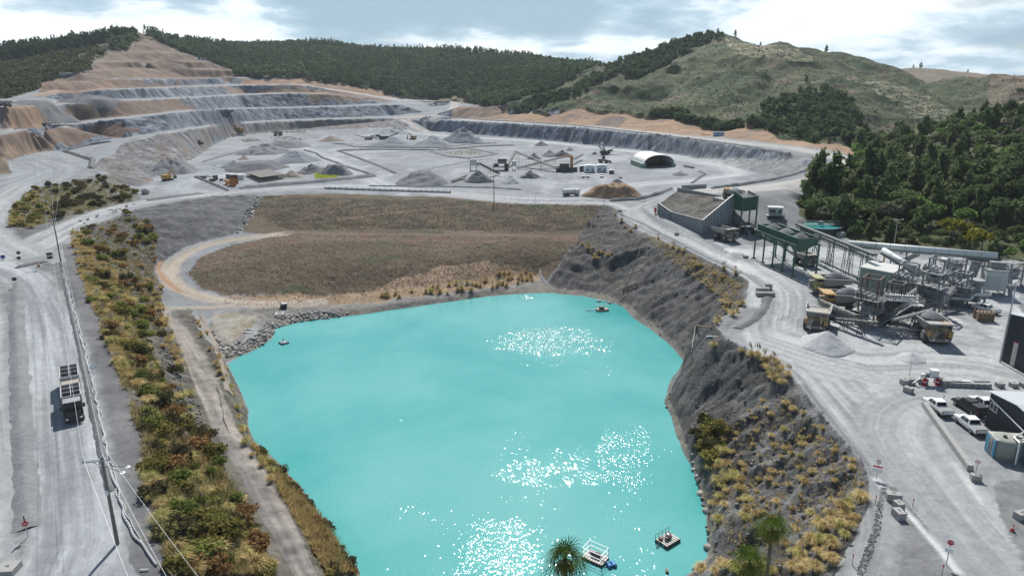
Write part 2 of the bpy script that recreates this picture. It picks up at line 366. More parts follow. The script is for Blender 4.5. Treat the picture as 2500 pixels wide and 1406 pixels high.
_T = np.exp(np.linspace(math.log(25), math.log(3500), 5200))
def hit(px, py, grid=None):
 """where the sight line through a photo pixel meets the terrain"""
 r = ray(px, py)
 x = r[0] * _T; y = r[1] * _T; z = CH + r[2] * _T
 g = gz(x, y, grid)
 k = np.nonzero(z <= g)[0]
 if len(k) == 0:
  return (x[-1], y[-1], g[-1])
 k = max(1, k[0])
 d0 = z[k - 1] - g[k - 1]; d1 = g[k] - z[k]
 t = _T[k - 1] + (_T[k] - _T[k - 1]) * (d0 / max(1e-9, d0 + d1))
 p = (r[0] * t, r[1] * t)
 return (p[0], p[1], float(gz(p[0], p[1], grid)))
_T2 = np.exp(np.linspace(math.log(40), math.log(2200), 1100))
def hits(pix, grid=None):
 """hit() for many pixels at once"""
 pix = np.asarray(pix, float); out = []
 for c0 in range(0, len(pix), 400):
  q = pix[c0:c0 + 400]
  u = (q[:, 0] - 1250.0) / F; v = (703.0 - q[:, 1]) / F
  r = np.stack([u, CP + v * SP, -SP + v * CP], 1)
  x = r[:, 0:1] * _T2; y = r[:, 1:2] * _T2; z = CH + r[:, 2:3] * _T2
  g = gz(x, y, grid); below = z <= g
  k = np.where(below.any(1), below.argmax(1), len(_T2) - 1); k = np.maximum(k, 1); i = np.arange(len(q))
  d0 = z[i, k - 1] - g[i, k - 1]; d1 = g[i, k] - z[i, k]
  t = _T2[k - 1] + (_T2[k] - _T2[k - 1]) * np.clip(d0 / np.maximum(1e-9, d0 + d1), 0, 1)
  X = r[:, 0] * t; Y = r[:, 1] * t
  out.append(np.stack([X, Y, gz(X, Y, grid)], 1))
 return np.concatenate(out)
# ---------------------------------------------------------------- what each patch of ground is made of
def blur(Z, n=1):
 for _ in range(n):
  Zp = np.pad(Z, 1, mode='edge')
  Z = (Zp[:-2, 1:-1] + Zp[2:, 1:-1] + 2 * Zp[1:-1, 1:-1] + Zp[1:-1, :-2] + Zp[1:-1, 2:]) / 6.0
 return Z
ZB = blur(ZB, 1)
dzr = np.gradient(ZB, axis=0) / np.gradient(RR)[:, None]
dza = np.gradient(ZB, axis=1) / (RR[:, None] * np.gradient(AZ)[None, :])
SL = np.hypot(dzr, dza)
RCOL = np.zeros((NR, NA, 3)); ROCK = np.zeros((NR, NA)); AMP = np.full((NR, NA), 0.06); NSC = np.full((NR, NA), 1.6)
LAB = np.zeros((NR, NA), np.int8); VAR = np.full((NR, NA), 0.12)
NAMES = ['ground', 'haul_road', 'quarry_floor', 'quarry_face', 'lake_bank', 'grass_slope', 'wooded_hill', 'scrub_hill', 'lakeside_track', 'earth_bank']
RMAX = np.broadcast_to(RR[:, None], (NR, NA))
WX = GX + 0.012 * GY * fbm(GX / (3 + GY * .02), GY / (3 + GY * .02), 31, 3)
WY = GY + 0.018 * GY * fbm(GX / (3 + GY * .02), GY / (3 + GY * .02), 47, 3)
def FAR(px, d=3600):
 a = math.atan2((px - 1250) / F, CP)
 return (math.sin(a) * d, math.cos(a) * d)
def on_ground(pts, dens=40):
 """photo outline -> plan outline on the ground"""
 out = []
 for i, p in enumerate(pts):
  q = pts[(i + 1) % len(pts)]
  n = max(1, int(math.dist(p, q) / dens))
  for k in range(n):
   h = hit(p[0] + (q[0] - p[0]) * k / n, p[1] + (q[1] - p[1]) * k / n, ZB)
   out.append(h[:2])
 return out
def inside(poly, X=None, Y=None):
 X = WX if X is None else X; Y = WY if Y is None else Y
 poly = np.array(poly)
 m = np.zeros(X.shape, bool)
 bx0, by0 = poly.min(0); bx1, by1 = poly.max(0)
 sel = (X >= bx0) & (X <= bx1) & (Y >= by0) & (Y <= by1)
 x = X[sel]; y = Y[sel]
 r = np.zeros(x.shape, bool)
 for (ax, ay), (bx, by) in zip(poly, np.roll(poly, -1, 0)):
  if ay == by: continue
  c = ((ay > y) != (by > y)) & (x < (bx - ax) * (y - ay) / (by - ay) + ax)
  r ^= c
 m[sel] = r
 return m
def setz(m, a, b=None, sc=6.0, con=0.25, rock=None, amp=None, nsc=None, lab=None, seed=0, bias=0.0, mixk=None):
 """two-tone ground colour on a mask; sc = patch size in metres"""
 x = GX[m]; y = GY[m]; b = a if b is None else b
 f = smooth(fbm(x / sc, y / sc, 60 + seed, 5, 0.6) + bias, -con, con)[:, None]
 c = np.array(a)[None] * (1 - f) + np.array(b)[None] * f
 if mixk is not None:
  k = mixk[m][:, None]; c = RCOL[m] * (1 - k) + c * k
 RCOL[m] = c
 if rock is not None: ROCK[m] = rock
 if amp is not None: AMP[m] = amp
 if nsc is not None: NSC[m] = nsc
 if lab is not None: LAB[m] = NAMES.index(lab)
def over(m, c, sc, lo, hi, seed=0, stretch=(1, 1), k=1.0):
 """scatter a third colour as noise patches on a mask"""
 x = GX[m] * stretch[0]; y = GY[m] * stretch[1]
 f = smooth(fbm(x / sc, y / sc, 90 + seed, 5, 0.6), lo, hi)[:, None] * k
 RCOL[m] = RCOL[m] * (1 - f) + np.array(c)[None] * f
LIGHT = (.335, .355, .365); FLOOR = (.235, .258, .276); DARKG = (.125, .13, .14); MIDG = (.20, .21, .22)
BLUE = (.095, .112, .14); BLUE2 = (.19, .217, .255); BROWN = (.145, .112, .092); BROWN2 = (.21, .165, .132); ORANGE = (.40, .245, .13)
ROCKD = (.070, .070, .071); ROCKL = (.145, .143, .142)
ALL = np.ones((NR, NA), bool)
setz(ALL, (.235, .25, .262), (.17, .182, .192), 10, .5, lab='ground')
over(ALL, (.12, .128, .136), 5, .15, .65, 36, (1, .6), .7)
far_ = RMAX > 420
setz(far_, (.13, .12, .085), (.18, .145, .105), 40, .5, amp=1.0, nsc=6, lab='scrub_hill', seed=5)
quarry = inside([(-700, 300)] + [PZ(*p)[:2] for p in [(20, 395, 8), (60, 460, 5.5), (240, 430, 6), (330, 470, 1), (1000, 480, 0), (1700, 470, 4), (1985, 400, 14)]] + [PD(*p)[:2] for p in [(2085, 366, 378), (1890, 318, 448), (1640, 291, 565), (1400, 269, 690), (1240, 260, 785), (1163, 251, 950), (965, 240, 1024), (750, 194, 1012), (597, 187, 1008), (440, 125, 1026), (345, 92, 1025), (235, 149, 832), (115, 200, 664), (0, 243, 545), (-700, 290, 400)]])
setz(far_ & quarry, FLOOR, (.23, .25, .265), 14, .5, amp=.06, nsc=1.6, lab='ground')
# quarry floor
qf = inside(on_ground([(330, 455), (430, 408), (530, 350), (620, 327), (800, 316), (990, 314), (1050, 320), (1200, 332), (1500, 361), (1690, 386), (1900, 430), (1740, 458), (1640, 465), (1500, 492), (1200, 488), (900, 470), (600, 466), (450, 478)]))
setz(qf, (.25, .272, .29), (.19, .207, .222), 22, .5, lab='quarry_floor', seed=2)
over(qf, (.33, .352, .368), 9, .05, .6, 5, (1.0, .35), .8)
over(qf, (.17, .18, .19), 7, .25, .7, 6, (1.0, .4), .6)
# hills
base_l = [PD(*p) for p in [(-700, 290, 400), (-300, 232, 550), (0, 243, 545), (90, 222, 592), (115, 200, 666), (190, 177, 718), (230, 150, 828), (275, 130, 916), (318, 110, 970), (338, 95, 1020)]]
hill_l = inside([p[:2] for p in base_l] + [FAR(345), FAR(-1500)])
setz(hill_l, (.050, .062, .036), (.095, .10, .058), 30, .5, amp=1.2, nsc=7, rock=.1, lab='wooded_hill')
over(hill_l, (.15, .135, .085), 18, .1, .6, 3)
base_m = [PD(*p) for p in [(375, 96, 1045), (440, 125, 1026), (510, 150, 1024), (565, 170, 1016), (597, 187, 1008), (750, 194, 1012), (880, 214, 1027), (965, 240, 1024), (1110, 244, 1070), (1163, 252, 957), (1238, 278, 779), (1330, 232, 885), (1405, 203, 950), (1462, 166, 1185)]]
hill_m = inside([p[:2] for p in base_m] + [FAR(1480), FAR(360)])
setz(hill_m, (.028, .038, .024), (.045, .058, .034), 30, .5, amp=1.5, nsc=9, rock=.1, lab='wooded_hill')
BANKTOP = [(1235, 252, 790), (1250, 279, 770), (1300, 275, 740), (1350, 284, 705), (1400, 269, 690), (1460, 278, 665), (1550, 280, 625), (1580, 292, 600), (1640, 291, 565), (1680, 296, 548), (1720, 318, 520),
 (1780, 322, 498), (1830, 310, 482), (1850, 322, 466), (1890, 318, 448), (1910, 340, 430), (1990, 352, 402), (2050, 352, 390), (2085, 366, 378)]
hill_r = inside([PD(*p)[:2] for p in BANKTOP + [(2105, 352, 430), (2230, 317, 500), (2345, 286, 560)]] + [FAR(2450), FAR(3600), FAR(1475)] + [PD(*p)[:2] for p in [(1462, 166, 1185), (1405, 203, 950), (1330, 232, 885)]])
setz(hill_r, (.042, .068, .034), (.095, .104, .056), 34, .5, amp=.9, nsc=4.5, rock=.15, lab='scrub_hill', seed=3)
over(hill_r, (.15, .12, .09), 26, .10, .65, 1)
over(hill_r, (.045, .062, .035), 14, .0, .5, 2)
over(hill_r, (.24, .22, .15), 5, .34, .7, 4)
pamp = inside(on_ground([(1770, 95), (1860, 105), (1960, 130), (1990, 150), (1900, 152), (1830, 150), (1770, 118)]))
over(pamp & hill_r, (.36, .33, .225), 2.6, -.25, .35, 7, k=.9)
pamp2 = inside(on_ground([(2060, 190), (2130, 180), (2220, 215), (2330, 285), (2300, 290), (2200, 262), (2120, 230)]))
over(pamp2 & hill_r, (.34, .31, .22), 3.0, -.1, .45, 8, k=.85)
fr = inside([PD(*p)[:2] for p in [(2130, 172, 1300), (2250, 215, 1100), (2335, 270, 900)]] + [FAR(2500, 900), FAR(3600, 900), FAR(3600), FAR(2050)])
setz(fr, (.13, .115, .085), (.18, .145, .11), 40, .5, amp=1.0, nsc=6, lab='scrub_hill', seed=5)
wood_r = inside([PZ(*p)[:2] for p in [(2090, 378, 14.6), (2080, 402, 14), (1998, 442, 11.4), (1960, 480, 8), (1955, 520, 5), (2010, 550, 3), (2080, 588, 2), (2200, 603, 1.4), (2330, 618, 1.2), (2480, 643, 1), (2900, 720, .8)]] + [FAR(3600, 200), FAR(3600, 900), FAR(2500, 900)] + [PD(*p)[:2] for p in [(2345, 286, 560), (2230, 317, 500), (2105, 352, 430)]])
setz(wood_r, (.050, .060, .030), (.085, .095, .045), 12, .5, amp=.5, nsc=3, rock=.1, lab='wooded_hill', seed=6)
# quarry faces wherever the cut is steep
face = quarry & (SL > 0.42)
strk = fbm(GX / 2.6 + ZB * .12, GY / 3.2 + ZB * .05, 71, 4, .62)
setz(face, BLUE, BLUE2, 9, .55, rock=1.0, amp=1.7, nsc=2.6, lab='quarry_face', seed=8)
fk = smooth(strk, .12, .7)[face][:, None]
RCOL[face] = RCOL[face] * (1 - .75 * fk) + np.array((.42, .44, .46)) * .75 * fk
FACE1 = [(225, 408), (300, 352), (400, 328), (500, 312.5), (560, 304), (700, 297), (945, 289), (985, 312), (900, 314), (700, 321), (620, 328), (560, 337), (530, 352), (480, 380), (430, 410), (385, 442), (335, 456), (300, 456), (262, 424)]
f1 = inside(on_ground(FACE1)) & quarry
setz(f1, (.13, .125, .125), (.205, .205, .21), 7, .55, rock=1.0, amp=.9, nsc=2.6, lab='quarry_face', seed=9)
fk1 = smooth(strk, .1, .65)[f1][:, None]
RCOL[f1] = RCOL[f1] * (1 - .7 * fk1) + np.array((.40, .41, .42)) * .7 * fk1
over(f1, (.20, .155, .125), 9, .1, .6, 17)
def soil(poly, a, b, thr=None, **kw):
 m = inside(on_ground(poly)) & quarry
 if thr: m &= SL > thr
 setz(m, a, b, rock=.6, amp=.5, nsc=3.0, lab='earth_bank', **kw)
 return m
UPPER = [(345, 88), (425, 112), (485, 148), (565, 168), (602, 188), (480, 193), (310, 193), (110, 204), (192, 178), (235, 150), (275, 130), (318, 110)]
mu = soil(UPPER, BROWN, BROWN2, sc=16, con=.5)
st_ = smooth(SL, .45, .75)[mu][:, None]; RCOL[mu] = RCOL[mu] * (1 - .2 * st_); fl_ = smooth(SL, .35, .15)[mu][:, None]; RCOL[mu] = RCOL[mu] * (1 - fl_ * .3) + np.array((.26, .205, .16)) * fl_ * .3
over(mu, (.17, .13, .12), 10, .05, .6, 11, (.5, 1))
over(mu, (.11, .10, .07), 7, .35, .7, 12)
soil([(100, 204), (310, 194), (330, 215), (235, 221), (100, 236)], (.17, .125, .10), (.235, .17, .135), sc=14)
soil([(310, 194), (480, 194), (420, 210), (330, 215)], (.165, .135, .125), BROWN, sc=12)
soil([(0, 262), (150, 256), (430, 242), (475, 266), (400, 277), (250, 290), (190, 298), (100, 306), (0, 318)], (.185, .145, .12), BROWN, sc=12, con=.5)
soil([(20, 262), (90, 262), (110, 298), (60, 310), (20, 318)], (.28, .195, .135), (.21, .155, .12), sc=8)
soil([(-50, 332), (110, 312), (285, 298), (300, 330), (230, 342), (90, 370), (20, 395), (-50, 380)], (.15, .115, .095), (.205, .15, .12), .3, sc=9, con=.5)
soil([(5, 345), (60, 335), (125, 340), (130, 356), (60, 375), (15, 385)], (.25, .185, .135), (.165, .128, .102), .2, sc=6, seed=3)
soil([(240, 312), (285, 302), (330, 318), (270, 336)], (.26, .175, .135), (.19, .14, .115), .2, sc=6, seed=4)
soil([(600, 190), (750, 194), (885, 215), (965, 241), (850, 224), (745, 208), (600, 206)], (.20, .145, .11), (.29, .195, .135), sc=12)
soil([(545, 211), (720, 208), (860, 228), (950, 246), (860, 236), (700, 226), (570, 228)], (.165, .13, .115), (.24, .175, .14), sc=12)
soil([(740, 228), (850, 236), (965, 247), (850, 250), (760, 246)], (.21, .165, .13), BROWN, sc=10)
soil([(1115, 262), (1235, 251), (1250, 294), (1110, 288)], (.18, .14, .12), (.27, .20, .15), sc=8)
mo = inside([PD(*p)[:2] for p in BANKTOP] + [PZ(*p)[:2] for p in [(2085, 380, 14.5), (2000, 364, 15.2), (1900, 352, 15.5), (1750, 335, 16), (1620, 324, 16), (1500, 312, 16), (1400, 303.5, 16), (1240, 294.5, 16)]])
setz(mo, (.235, .168, .122), (.325, .225, .148), 12, .5, rock=.4, amp=.5, nsc=3, lab='earth_bank', seed=9)
over(mo, (.19, .15, .13), 16, .05, .45, 14)
soil([(1480, 282), (1550, 281), (1520, 312), (1440, 306)], (.15, .125, .115), (.20, .15, .12), sc=8)
# loose slope inside the right-hand haul road
m = inside(on_ground([(1690, 387), (1950, 390), (1985, 399), (1975, 412), (1900, 437), (1890, 431), (1800, 412)]))
setz(m, (.20, .21, .22), (.26, .265, .27), 2.0, .4, rock=.7, amp=.35, nsc=1.2, lab='quarry_face')
# dark slope under the left haul road and the knoll
m = inside(on_ground([(620, 474), (500, 484), (400, 494), (330, 507), (280, 524), (230, 547), (185, 575), (200, 620), (300, 660), (372, 662), (395, 640), (460, 600), (550, 579), (590, 563), (625, 520), (640, 480)]))
setz(m, (.075, .077, .083), (.15, .152, .158), 3.2, .6, rock=1.0, amp=.45, nsc=1.1, lab='earth_bank')
m = inside(on_ground([(25, 600), (55, 462), (150, 450), (262, 425), (335, 468), (350, 484), (300, 500), (200, 530), (100, 552)]))
setz(m, (.12, .115, .10), (.175, .175, .165), 4, .5, rock=.5, amp=.3, nsc=1.5, lab='earth_bank')
# grass slope
TLINES = []
GRASS = [(640, 478), (800, 472), (1000, 478), (1200, 490), (1330, 497), (1475, 502), (1452, 560), (1397, 600), (1360, 650), (1335, 685), (1300, 668), (1250, 655), (1100, 690), (900, 710), (700, 722), (560, 718), (490, 704), (452, 668), (478, 634), (560, 600), (680, 576), (590, 565), (612, 520)]
m = inside(on_ground([(0, 480), (60, 462), (40, 560), (100, 552), (200, 530), (150, 560), (60, 600), (0, 600)]))
setz(m, (.10, .103, .108), (.145, .148, .15), 3, .5, rock=.4, amp=.15, nsc=1.0, lab='ground')
m = inside(on_ground([(110, 645), (150, 640), (165, 720), (130, 700), (60, 665)]))
setz(m, (.12, .124, .13), (.17, .175, .18), 3, .5, lab='ground')
m = inside(on_ground([(10, 690), (45, 690), (75, 1000), (85, 1320), (40, 1380), (25, 1000)]))
setz(m, (.13, .133, .137), (.19, .193, .195), 2.5, .5, rock=.4, amp=.12, nsc=.8, lab='ground')
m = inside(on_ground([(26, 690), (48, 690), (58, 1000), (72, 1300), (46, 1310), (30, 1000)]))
setz(m, (.07, .072, .075), (.12, .122, .125), 2, .5, rock=.6, amp=.2, nsc=.8, lab='ground')  # shaded side of the left divider berm, put into the ground colour
gr = inside(on_ground(GRASS))
Zs = blur(ZB, 30)
ZB = np.where(gr, Zs, ZB); ZB = blur(ZB, 1)
setz(gr, (.088, .070, .050), (.118, .098, .070), 7, .5, rock=.55, amp=.42, nsc=.95, lab='grass_slope', seed=4)
over(gr, (.140, .108, .082), 13, .0, .5, 20, (.5, 1.2))
over(gr, (.075, .083, .047), 9, .05, .5, 21, (.6, 1))
for tl, sd in (([(700, 569), (900, 571), (1100, 573), (1300, 575), (1440, 578)], 61), ([(830, 536), (950, 521), (1100, 506), (1200, 498)], 62), ([(600, 592), (700, 582), (900, 586), (1200, 590)], 63)):
 TLINES.append((tl, sd))
red1 = inside(on_ground([(690, 572), (1000, 575), (1400, 572), (1420, 590), (1000, 592), (760, 588), (620, 605), (560, 630), (500, 650), (520, 620), (600, 590)]))
over(red1 & gr, (.150, .105, .080), 6, -.45, .2, 22, k=.85)
dk = inside(on_ground([(640, 478), (1475, 502), (1452, 560), (1300, 566), (1000, 560), (700, 562), (612, 520)]))
over(dk & gr, (.052, .046, .033), 5, -.3, .4, 23, k=.8)
TAN = [(560, 722), (700, 722), (900, 708), (1060, 660), (1180, 640), (1260, 652), (1310, 668), (1310, 690), (1200, 702), (1000, 728), (800, 745), (640, 752), (540, 742)]
m = inside(on_ground(TAN))
setz(m, (.29, .215, .15), (.205, .155, .105), 6, .5, rock=.3, amp=.12, nsc=1.0, lab='grass_slope', seed=6)
# lake banks
ins_shore = inside([p[:2] for p in shore3], GX, GY)
bankm = inside(on_ground([(560, 757), (800, 748), (1000, 730), (1200, 703), (1320, 685), (1400, 700), (1400, 730), (1000, 760), (700, 800), (640, 790), (545, 880), (500, 800)]))
setz(bankm, (.17, .165, .155), (.25, .24, .225), 3, .5, rock=.8, amp=.25, nsc=1.2, lab='lake_bank')
m = inside(on_ground([(525, 770), (640, 768), (630, 800), (570, 835), (530, 800)]))
setz(m, (.33, .32, .28), (.22, .19, .13), 4, .5, lab='lake_bank')
CLIFF = [(1470, 500), (1570, 545), (1720, 630), (1840, 690), (1800, 755), (1745, 795), (1765, 830), (1905, 895), (1990, 985), (2105, 1130), (2125, 1190), (2080, 1330), (2030, 1420), (1640, 1420), (1728, 1330), (1725, 1240), (1690, 1140), (1640, 1020), (1622, 980), (1668, 890), (1590, 805), (1500, 738), (1330, 705), (1397, 600)]
cl = inside(on_ground(CLIFF)) & ~ins_shore
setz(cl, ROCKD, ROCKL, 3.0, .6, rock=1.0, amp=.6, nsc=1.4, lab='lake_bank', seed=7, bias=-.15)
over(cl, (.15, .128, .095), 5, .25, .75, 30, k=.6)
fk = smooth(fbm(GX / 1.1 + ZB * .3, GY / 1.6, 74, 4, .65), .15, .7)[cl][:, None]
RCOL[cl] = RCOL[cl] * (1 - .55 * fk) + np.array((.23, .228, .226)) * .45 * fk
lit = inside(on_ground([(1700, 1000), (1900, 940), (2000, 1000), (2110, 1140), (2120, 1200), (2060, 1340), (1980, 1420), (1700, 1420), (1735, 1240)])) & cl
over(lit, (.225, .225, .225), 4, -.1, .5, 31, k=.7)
wet = (ZB < ZL + 0.9) & (RR[:, None] < 250)
setz(wet & ~ins_shore, (.23, .215, .185), (.15, .145, .135), 2.5, .5, rock=.6, amp=.3, nsc=1.2, lab='lake_bank')
# left bank of the lake under the scrub
lb = inside(on_ground([(185, 580), (205, 700), (275, 850), (325, 1010), (365, 1150), (415, 1420), (870, 1420), (775, 1260), (622, 1080), (586, 955), (545, 880), (490, 800), (470, 760), (385, 740), (380, 690), (330, 620)])) & ~ins_shore
setz(lb, (.085, .082, .072), (.15, .142, .118), 3, .5, rock=.7, amp=.3, nsc=1.3, lab='lake_bank', seed=8)
shelf = inside(on_ground([(150, 590), (180, 600), (207, 700), (247, 780), (302, 930), (350, 1080), (387, 1230), (420, 1420), (340, 1420), (285, 1300), (245, 1100), (205, 900), (175, 780), (150, 680)]))
setz(shelf, (.105, .108, .115), (.15, .152, .155), 5, .5, amp=.08, nsc=.8, rock=.25, lab='ground')
# ---------------------------------------------------------------- roads and tracks with wheel marks along them
def road(pts, hw, c1, c2, lab='haul_road', edge=.8, seed=0, amp=.03, soft=1.6, wet=0.0):
 line = [hit(x, y, ZB)[:2] for x, y in pts]
 # catmull-rom through the points
 L = []
 for i in range(len(line) - 1):
  p0 = np.array(line[max(0, i - 1)]); p1 = np.array(line[i]); p2 = np.array(line[i + 1]); p3 = np.array(line[min(len(line) - 1, i + 2)])
  n = max(2, int(math.dist(p1, p2) / 6))
  for k in range(n):
   t = k / n
   L.append(.5 * ((2 * p1) + (-p0 + p2) * t + (2 * p0 - 5 * p1 + 4 * p2 - p3) * t * t + (-p0 + 3 * p1 - 3 * p2 + p3) * t ** 3))
 L.append(np.array(line[-1])); L = np.array(L)
 D = np.full((NR, NA), 1e9); S = np.zeros((NR, NA)); T = np.zeros((NR, NA)); acc = 0.0
 for a, b in zip(L, L[1:]):
  ln = math.dist(a, b)
  if ln < 1e-6: continue
  pad = hw * 1.8 + 4
  rm = (min(math.hypot(*a), math.hypot(*b)) - pad - ln, max(math.hypot(*a), math.hypot(*b)) + pad)
  am = sorted((math.atan2(*a), math.atan2(*b))); pa = pad / max(25, rm[0])
  i0, i1 = np.searchsorted(RR, rm); j0, j1 = np.searchsorted(AZ, (am[0] - pa, am[1] + pa))
  if i0 >= i1 or j0 >= j1: acc += ln; continue
  sl = (slice(i0, i1), slice(j0, j1))
  ux, uy = (b - a) / ln
  rx = GX[sl] - a[0]; ry = GY[sl] - a[1]
  t = np.clip(rx * ux + ry * uy, 0, ln)
  dx = rx - t * ux; dy = ry - t * uy
  d = np.hypot(dx, dy); s = (rx * -uy + ry * ux)
  better = d < D[sl]
  D[sl] = np.where(better, d, D[sl]); S[sl] = np.where(better, s, S[sl]); T[sl] = np.where(better, acc + t, T[sl])
  acc += ln
 Dn = D + edge * fbm(GX / 5, GY / 5, 51 + seed, 3)
 m = Dn < hw + soft
 if not m.any(): return
 s = S[m]; t = T[m]
 tr = fbm(s / .8, t / 30, 40 + seed, 4, .7) * .75 + fbm(s / 2.6, t / 60, 41 + seed, 3) * .6
 f = smooth(tr, -.45, .5)[:, None]
 c = np.array(c1)[None] * f + np.array(c2)[None] * (1 - f)
 k = (smooth(Dn[m], hw + soft, hw - soft) * smooth(SL[m], .62, .34))[:, None]
 RCOL[m] = RCOL[m] * (1 - k) + c * k
 mm = (Dn < hw) & (SL < .5)
 AMP[mm] = amp; ROCK[mm] = .08; NSC[mm] = 2.0
 LAB[mm] = NAMES.index(lab)
RL, RD = (.385, .405, .415), (.185, .198, .21)
road([(-60, 345), (0, 324), (100, 308), (200, 299), (300, 287), (400, 276)], 4.5, (.34, .335, .325), (.22, .215, .21), seed=1)
road([(400, 276), (500, 268.5), (600, 264.5), (700, 262.5), (850, 258.5), (1000, 253.5), (1060, 251)], 4, (.30, .30, .31), (.2, .2, .21), seed=2)
road([(60, 430), (130, 405), (220, 368), (300, 345), (400, 325), (500, 309.5), (600, 299), (700, 294.5), (900, 287.5), (960, 286)], 8, (.285, .305, .315), (.20, .213, .222), seed=3, soft=3)
road([(60, 380), (110, 400), (140, 420), (60, 450)], 13, (.275, .297, .306), (.19, .207, .22), seed=4, soft=3)
road([(20, 259), (150, 253), (290, 245.5), (430, 240.5), (600, 231), (700, 227.5), (800, 229.5)], 5, (.30, .27, .25), (.20, .18, .17), seed=5)
road([(100, 233), (240, 219), (350, 215.5), (565, 208.5), (720, 206)], 6, (.34, .26, .21), (.24, .19, .16), seed=6)
road([(745, 208.5), (850, 224.5), (970, 244), (1060, 247), (1100, 249), (1112, 256), (1085, 274), (1030, 285), (975, 288), (1000, 302), (1045, 320)], 6, (.47, .45, .42), (.31, .29, .27), seed=7)
road([(1700, 467), (1850, 459), (1990, 438), (2062, 412), (2066, 392), (2000, 374), (1900, 358), (1800, 348.5), (1600, 327), (1400, 306), (1200, 296.5), (1060, 290)], 6.5, (.39, .39, .375), (.28, .28, .275), seed=8)
road([(1440, 470), (1550, 452), (1650, 443), (1760, 432), (1800, 422), (1760, 404), (1690, 390), (1600, 377), (1500, 365.5), (1300, 345), (1100, 333), (1000, 322)], 7, (.40, .42, .43), (.27, .29, .31), seed=9, soft=3)
road([(-60, 640), (60, 612), (150, 567), (230, 531), (330, 501), (450, 482), (600, 467), (760, 457), (900, 455), (1050, 468), (1250, 488), (1400, 492), (1500, 493), (1570, 499)], 6.5, (.375, .387, .395), (.215, .225, .235), seed=10, soft=2)
road([(60, 620), (-30, 560), (0, 500), (60, 455)], 6, (.33, .35, .36), (.24, .25, .26), seed=11)
road([(480, 470), (430, 455), (520, 430), (620, 425), (760, 395), (860, 372), (1000, 366)], 6, (.36, .385, .40), (.26, .28, .30), 'quarry_floor', seed=12, soft=3)
road([(940, 455), (880, 425), (800, 385), (720, 355)], 6, (.37, .395, .41), (.27, .29, .31), 'quarry_floor', seed=13, soft=3)
road([(130, 1460), (185, 1330), (178, 1200), (167, 1100), (156, 1000), (138, 880), (112, 760), (62, 675), (-40, 640)], 4.5, (.35, .373, .387), (.19, .205, .217), seed=14)
road([(-60, 1440), (-40, 1300), (-40, 1100), (-38, 900), (-40, 750), (-80, 660)], 3.0, (.32, .34, .345), (.20, .212, .222), seed=15)
road([(1700, 462), (1640, 474), (1580, 495), (1548, 514), (1580, 541), (1650, 574), (1750, 626), (1850, 674), (1895, 715), (1893, 760), (1885, 805), (1915, 855), (1990, 915), (2080, 1015), (2190, 1145), (2300, 1265), (2430, 1420)], 6.5, RL, RD, seed=16, soft=2)
yard = inside(on_ground([(1780, 640), (1700, 590), (1850, 600), (2000, 600), (2480, 660), (2520, 900), (2500, 960), (2300, 1020), (2100, 1000), (1960, 880), (1900, 790), (1900, 720)]))
setz(yard & (LAB != 1), (.36, .38, .39), (.235, .25, .26), 8, .5, amp=.06, nsc=1.2, rock=.1, lab='ground', seed=3)
over(yard, (.46, .47, .47), 6, .1, .5, 33, (1, .6), .8)
over(yard, (.16, .168, .176), 5, .2, .6, 34, (1, .5), .7)
road([(1990, 850), (2120, 885), (2260, 880), (2400, 890), (2540, 930)], 10, (.40, .415, .42), (.24, .255, .265), seed=17, soft=4)
road([(2500, 1000), (2350, 980), (2230, 1000), (2200, 1060), (2280, 1180), (2400, 1330), (2480, 1420)], 6, (.345, .36, .368), (.23, .245, .255), seed=18, soft=3)
road([(700, 570), (560, 586), (482, 607), (432, 634), (412, 660), (422, 690), (470, 718), (560, 738), (680, 743), (780, 738)], 2.7, (.36, .315, .26), (.25, .22, .19), 'lakeside_track', .5, 19, soft=1.0)
road([(392, 640), (386, 660), (410, 690), (440, 712)], 0.8, (.31, .20, .13), (.25, .17, .115), 'lakeside_track', .4, 20, soft=.7)
road([(560, 748), (500, 752), (440, 752), (405, 762), (440, 825), (490, 912), (520, 962), (562, 1050), (622, 1150), (684, 1262), (748, 1390), (770, 1430)], 2.6, (.29, .265, .235), (.15, .145, .14), 'lakeside_track', .5, 21, soft=.9)
for tl, sd in TLINES: road(tl, 1.0, (.19, .135, .10), (.13, .10, .075), 'grass_slope', .6, sd, .2, 1.2)
road([(1850, 760), (1800, 790), (1790, 800)], 3, (.22, .23, .235), (.15, .155, .16), 'ground', seed=22)
dk_ = inside(on_ground([(2148, 1178), (2178, 1188), (2250, 1275), (2330, 1375), (2345, 1420), (2060, 1420), (2110, 1320), (2140, 1240)]))
setz(dk_, (.135, .139, .144), (.20, .205, .21), 3, .5, rock=.25, amp=.06, nsc=.8, lab='ground', seed=3)
dk_ = inside(on_ground([(2250, 985), (2390, 1170), (2500, 1210), (2500, 1110), (2404, 1040), (2420, 960), (2300, 950)]))
setz(dk_, (.21, .222, .23), (.29, .305, .312), 4, .5, lab='ground', seed=4)
dk_ = inside(on_ground([(2440, 1180), (2520, 1180), (2520, 1420), (2480, 1330), (2440, 1260)]))
setz(dk_, (.15, .155, .16), (.22, .226, .23), 3, .5, lab='ground', seed=5)
dk_ = inside(on_ground([(1945, 935), (1985, 990), (2045, 1070), (2115, 1150), (2130, 1175), (2110, 1150), (2040, 1090), (1970, 1000), (1930, 950)]))
setz(dk_, (.15, .153, .157), (.21, .214, .218), 3, .5, lab='ground', seed=5)
road([(2140, 1170), (2180, 1215), (2240, 1278), (2312, 1362), (2335, 1392)], .32, (.56, .57, .57), (.42, .43, .43), 'haul_road', .15, 24, soft=.35)
road([(2330, 1130), (2372, 1190), (2400, 1230)], .4, (.50, .51, .51), (.36, .37, .37), 'haul_road', .2, 25, soft=.5)
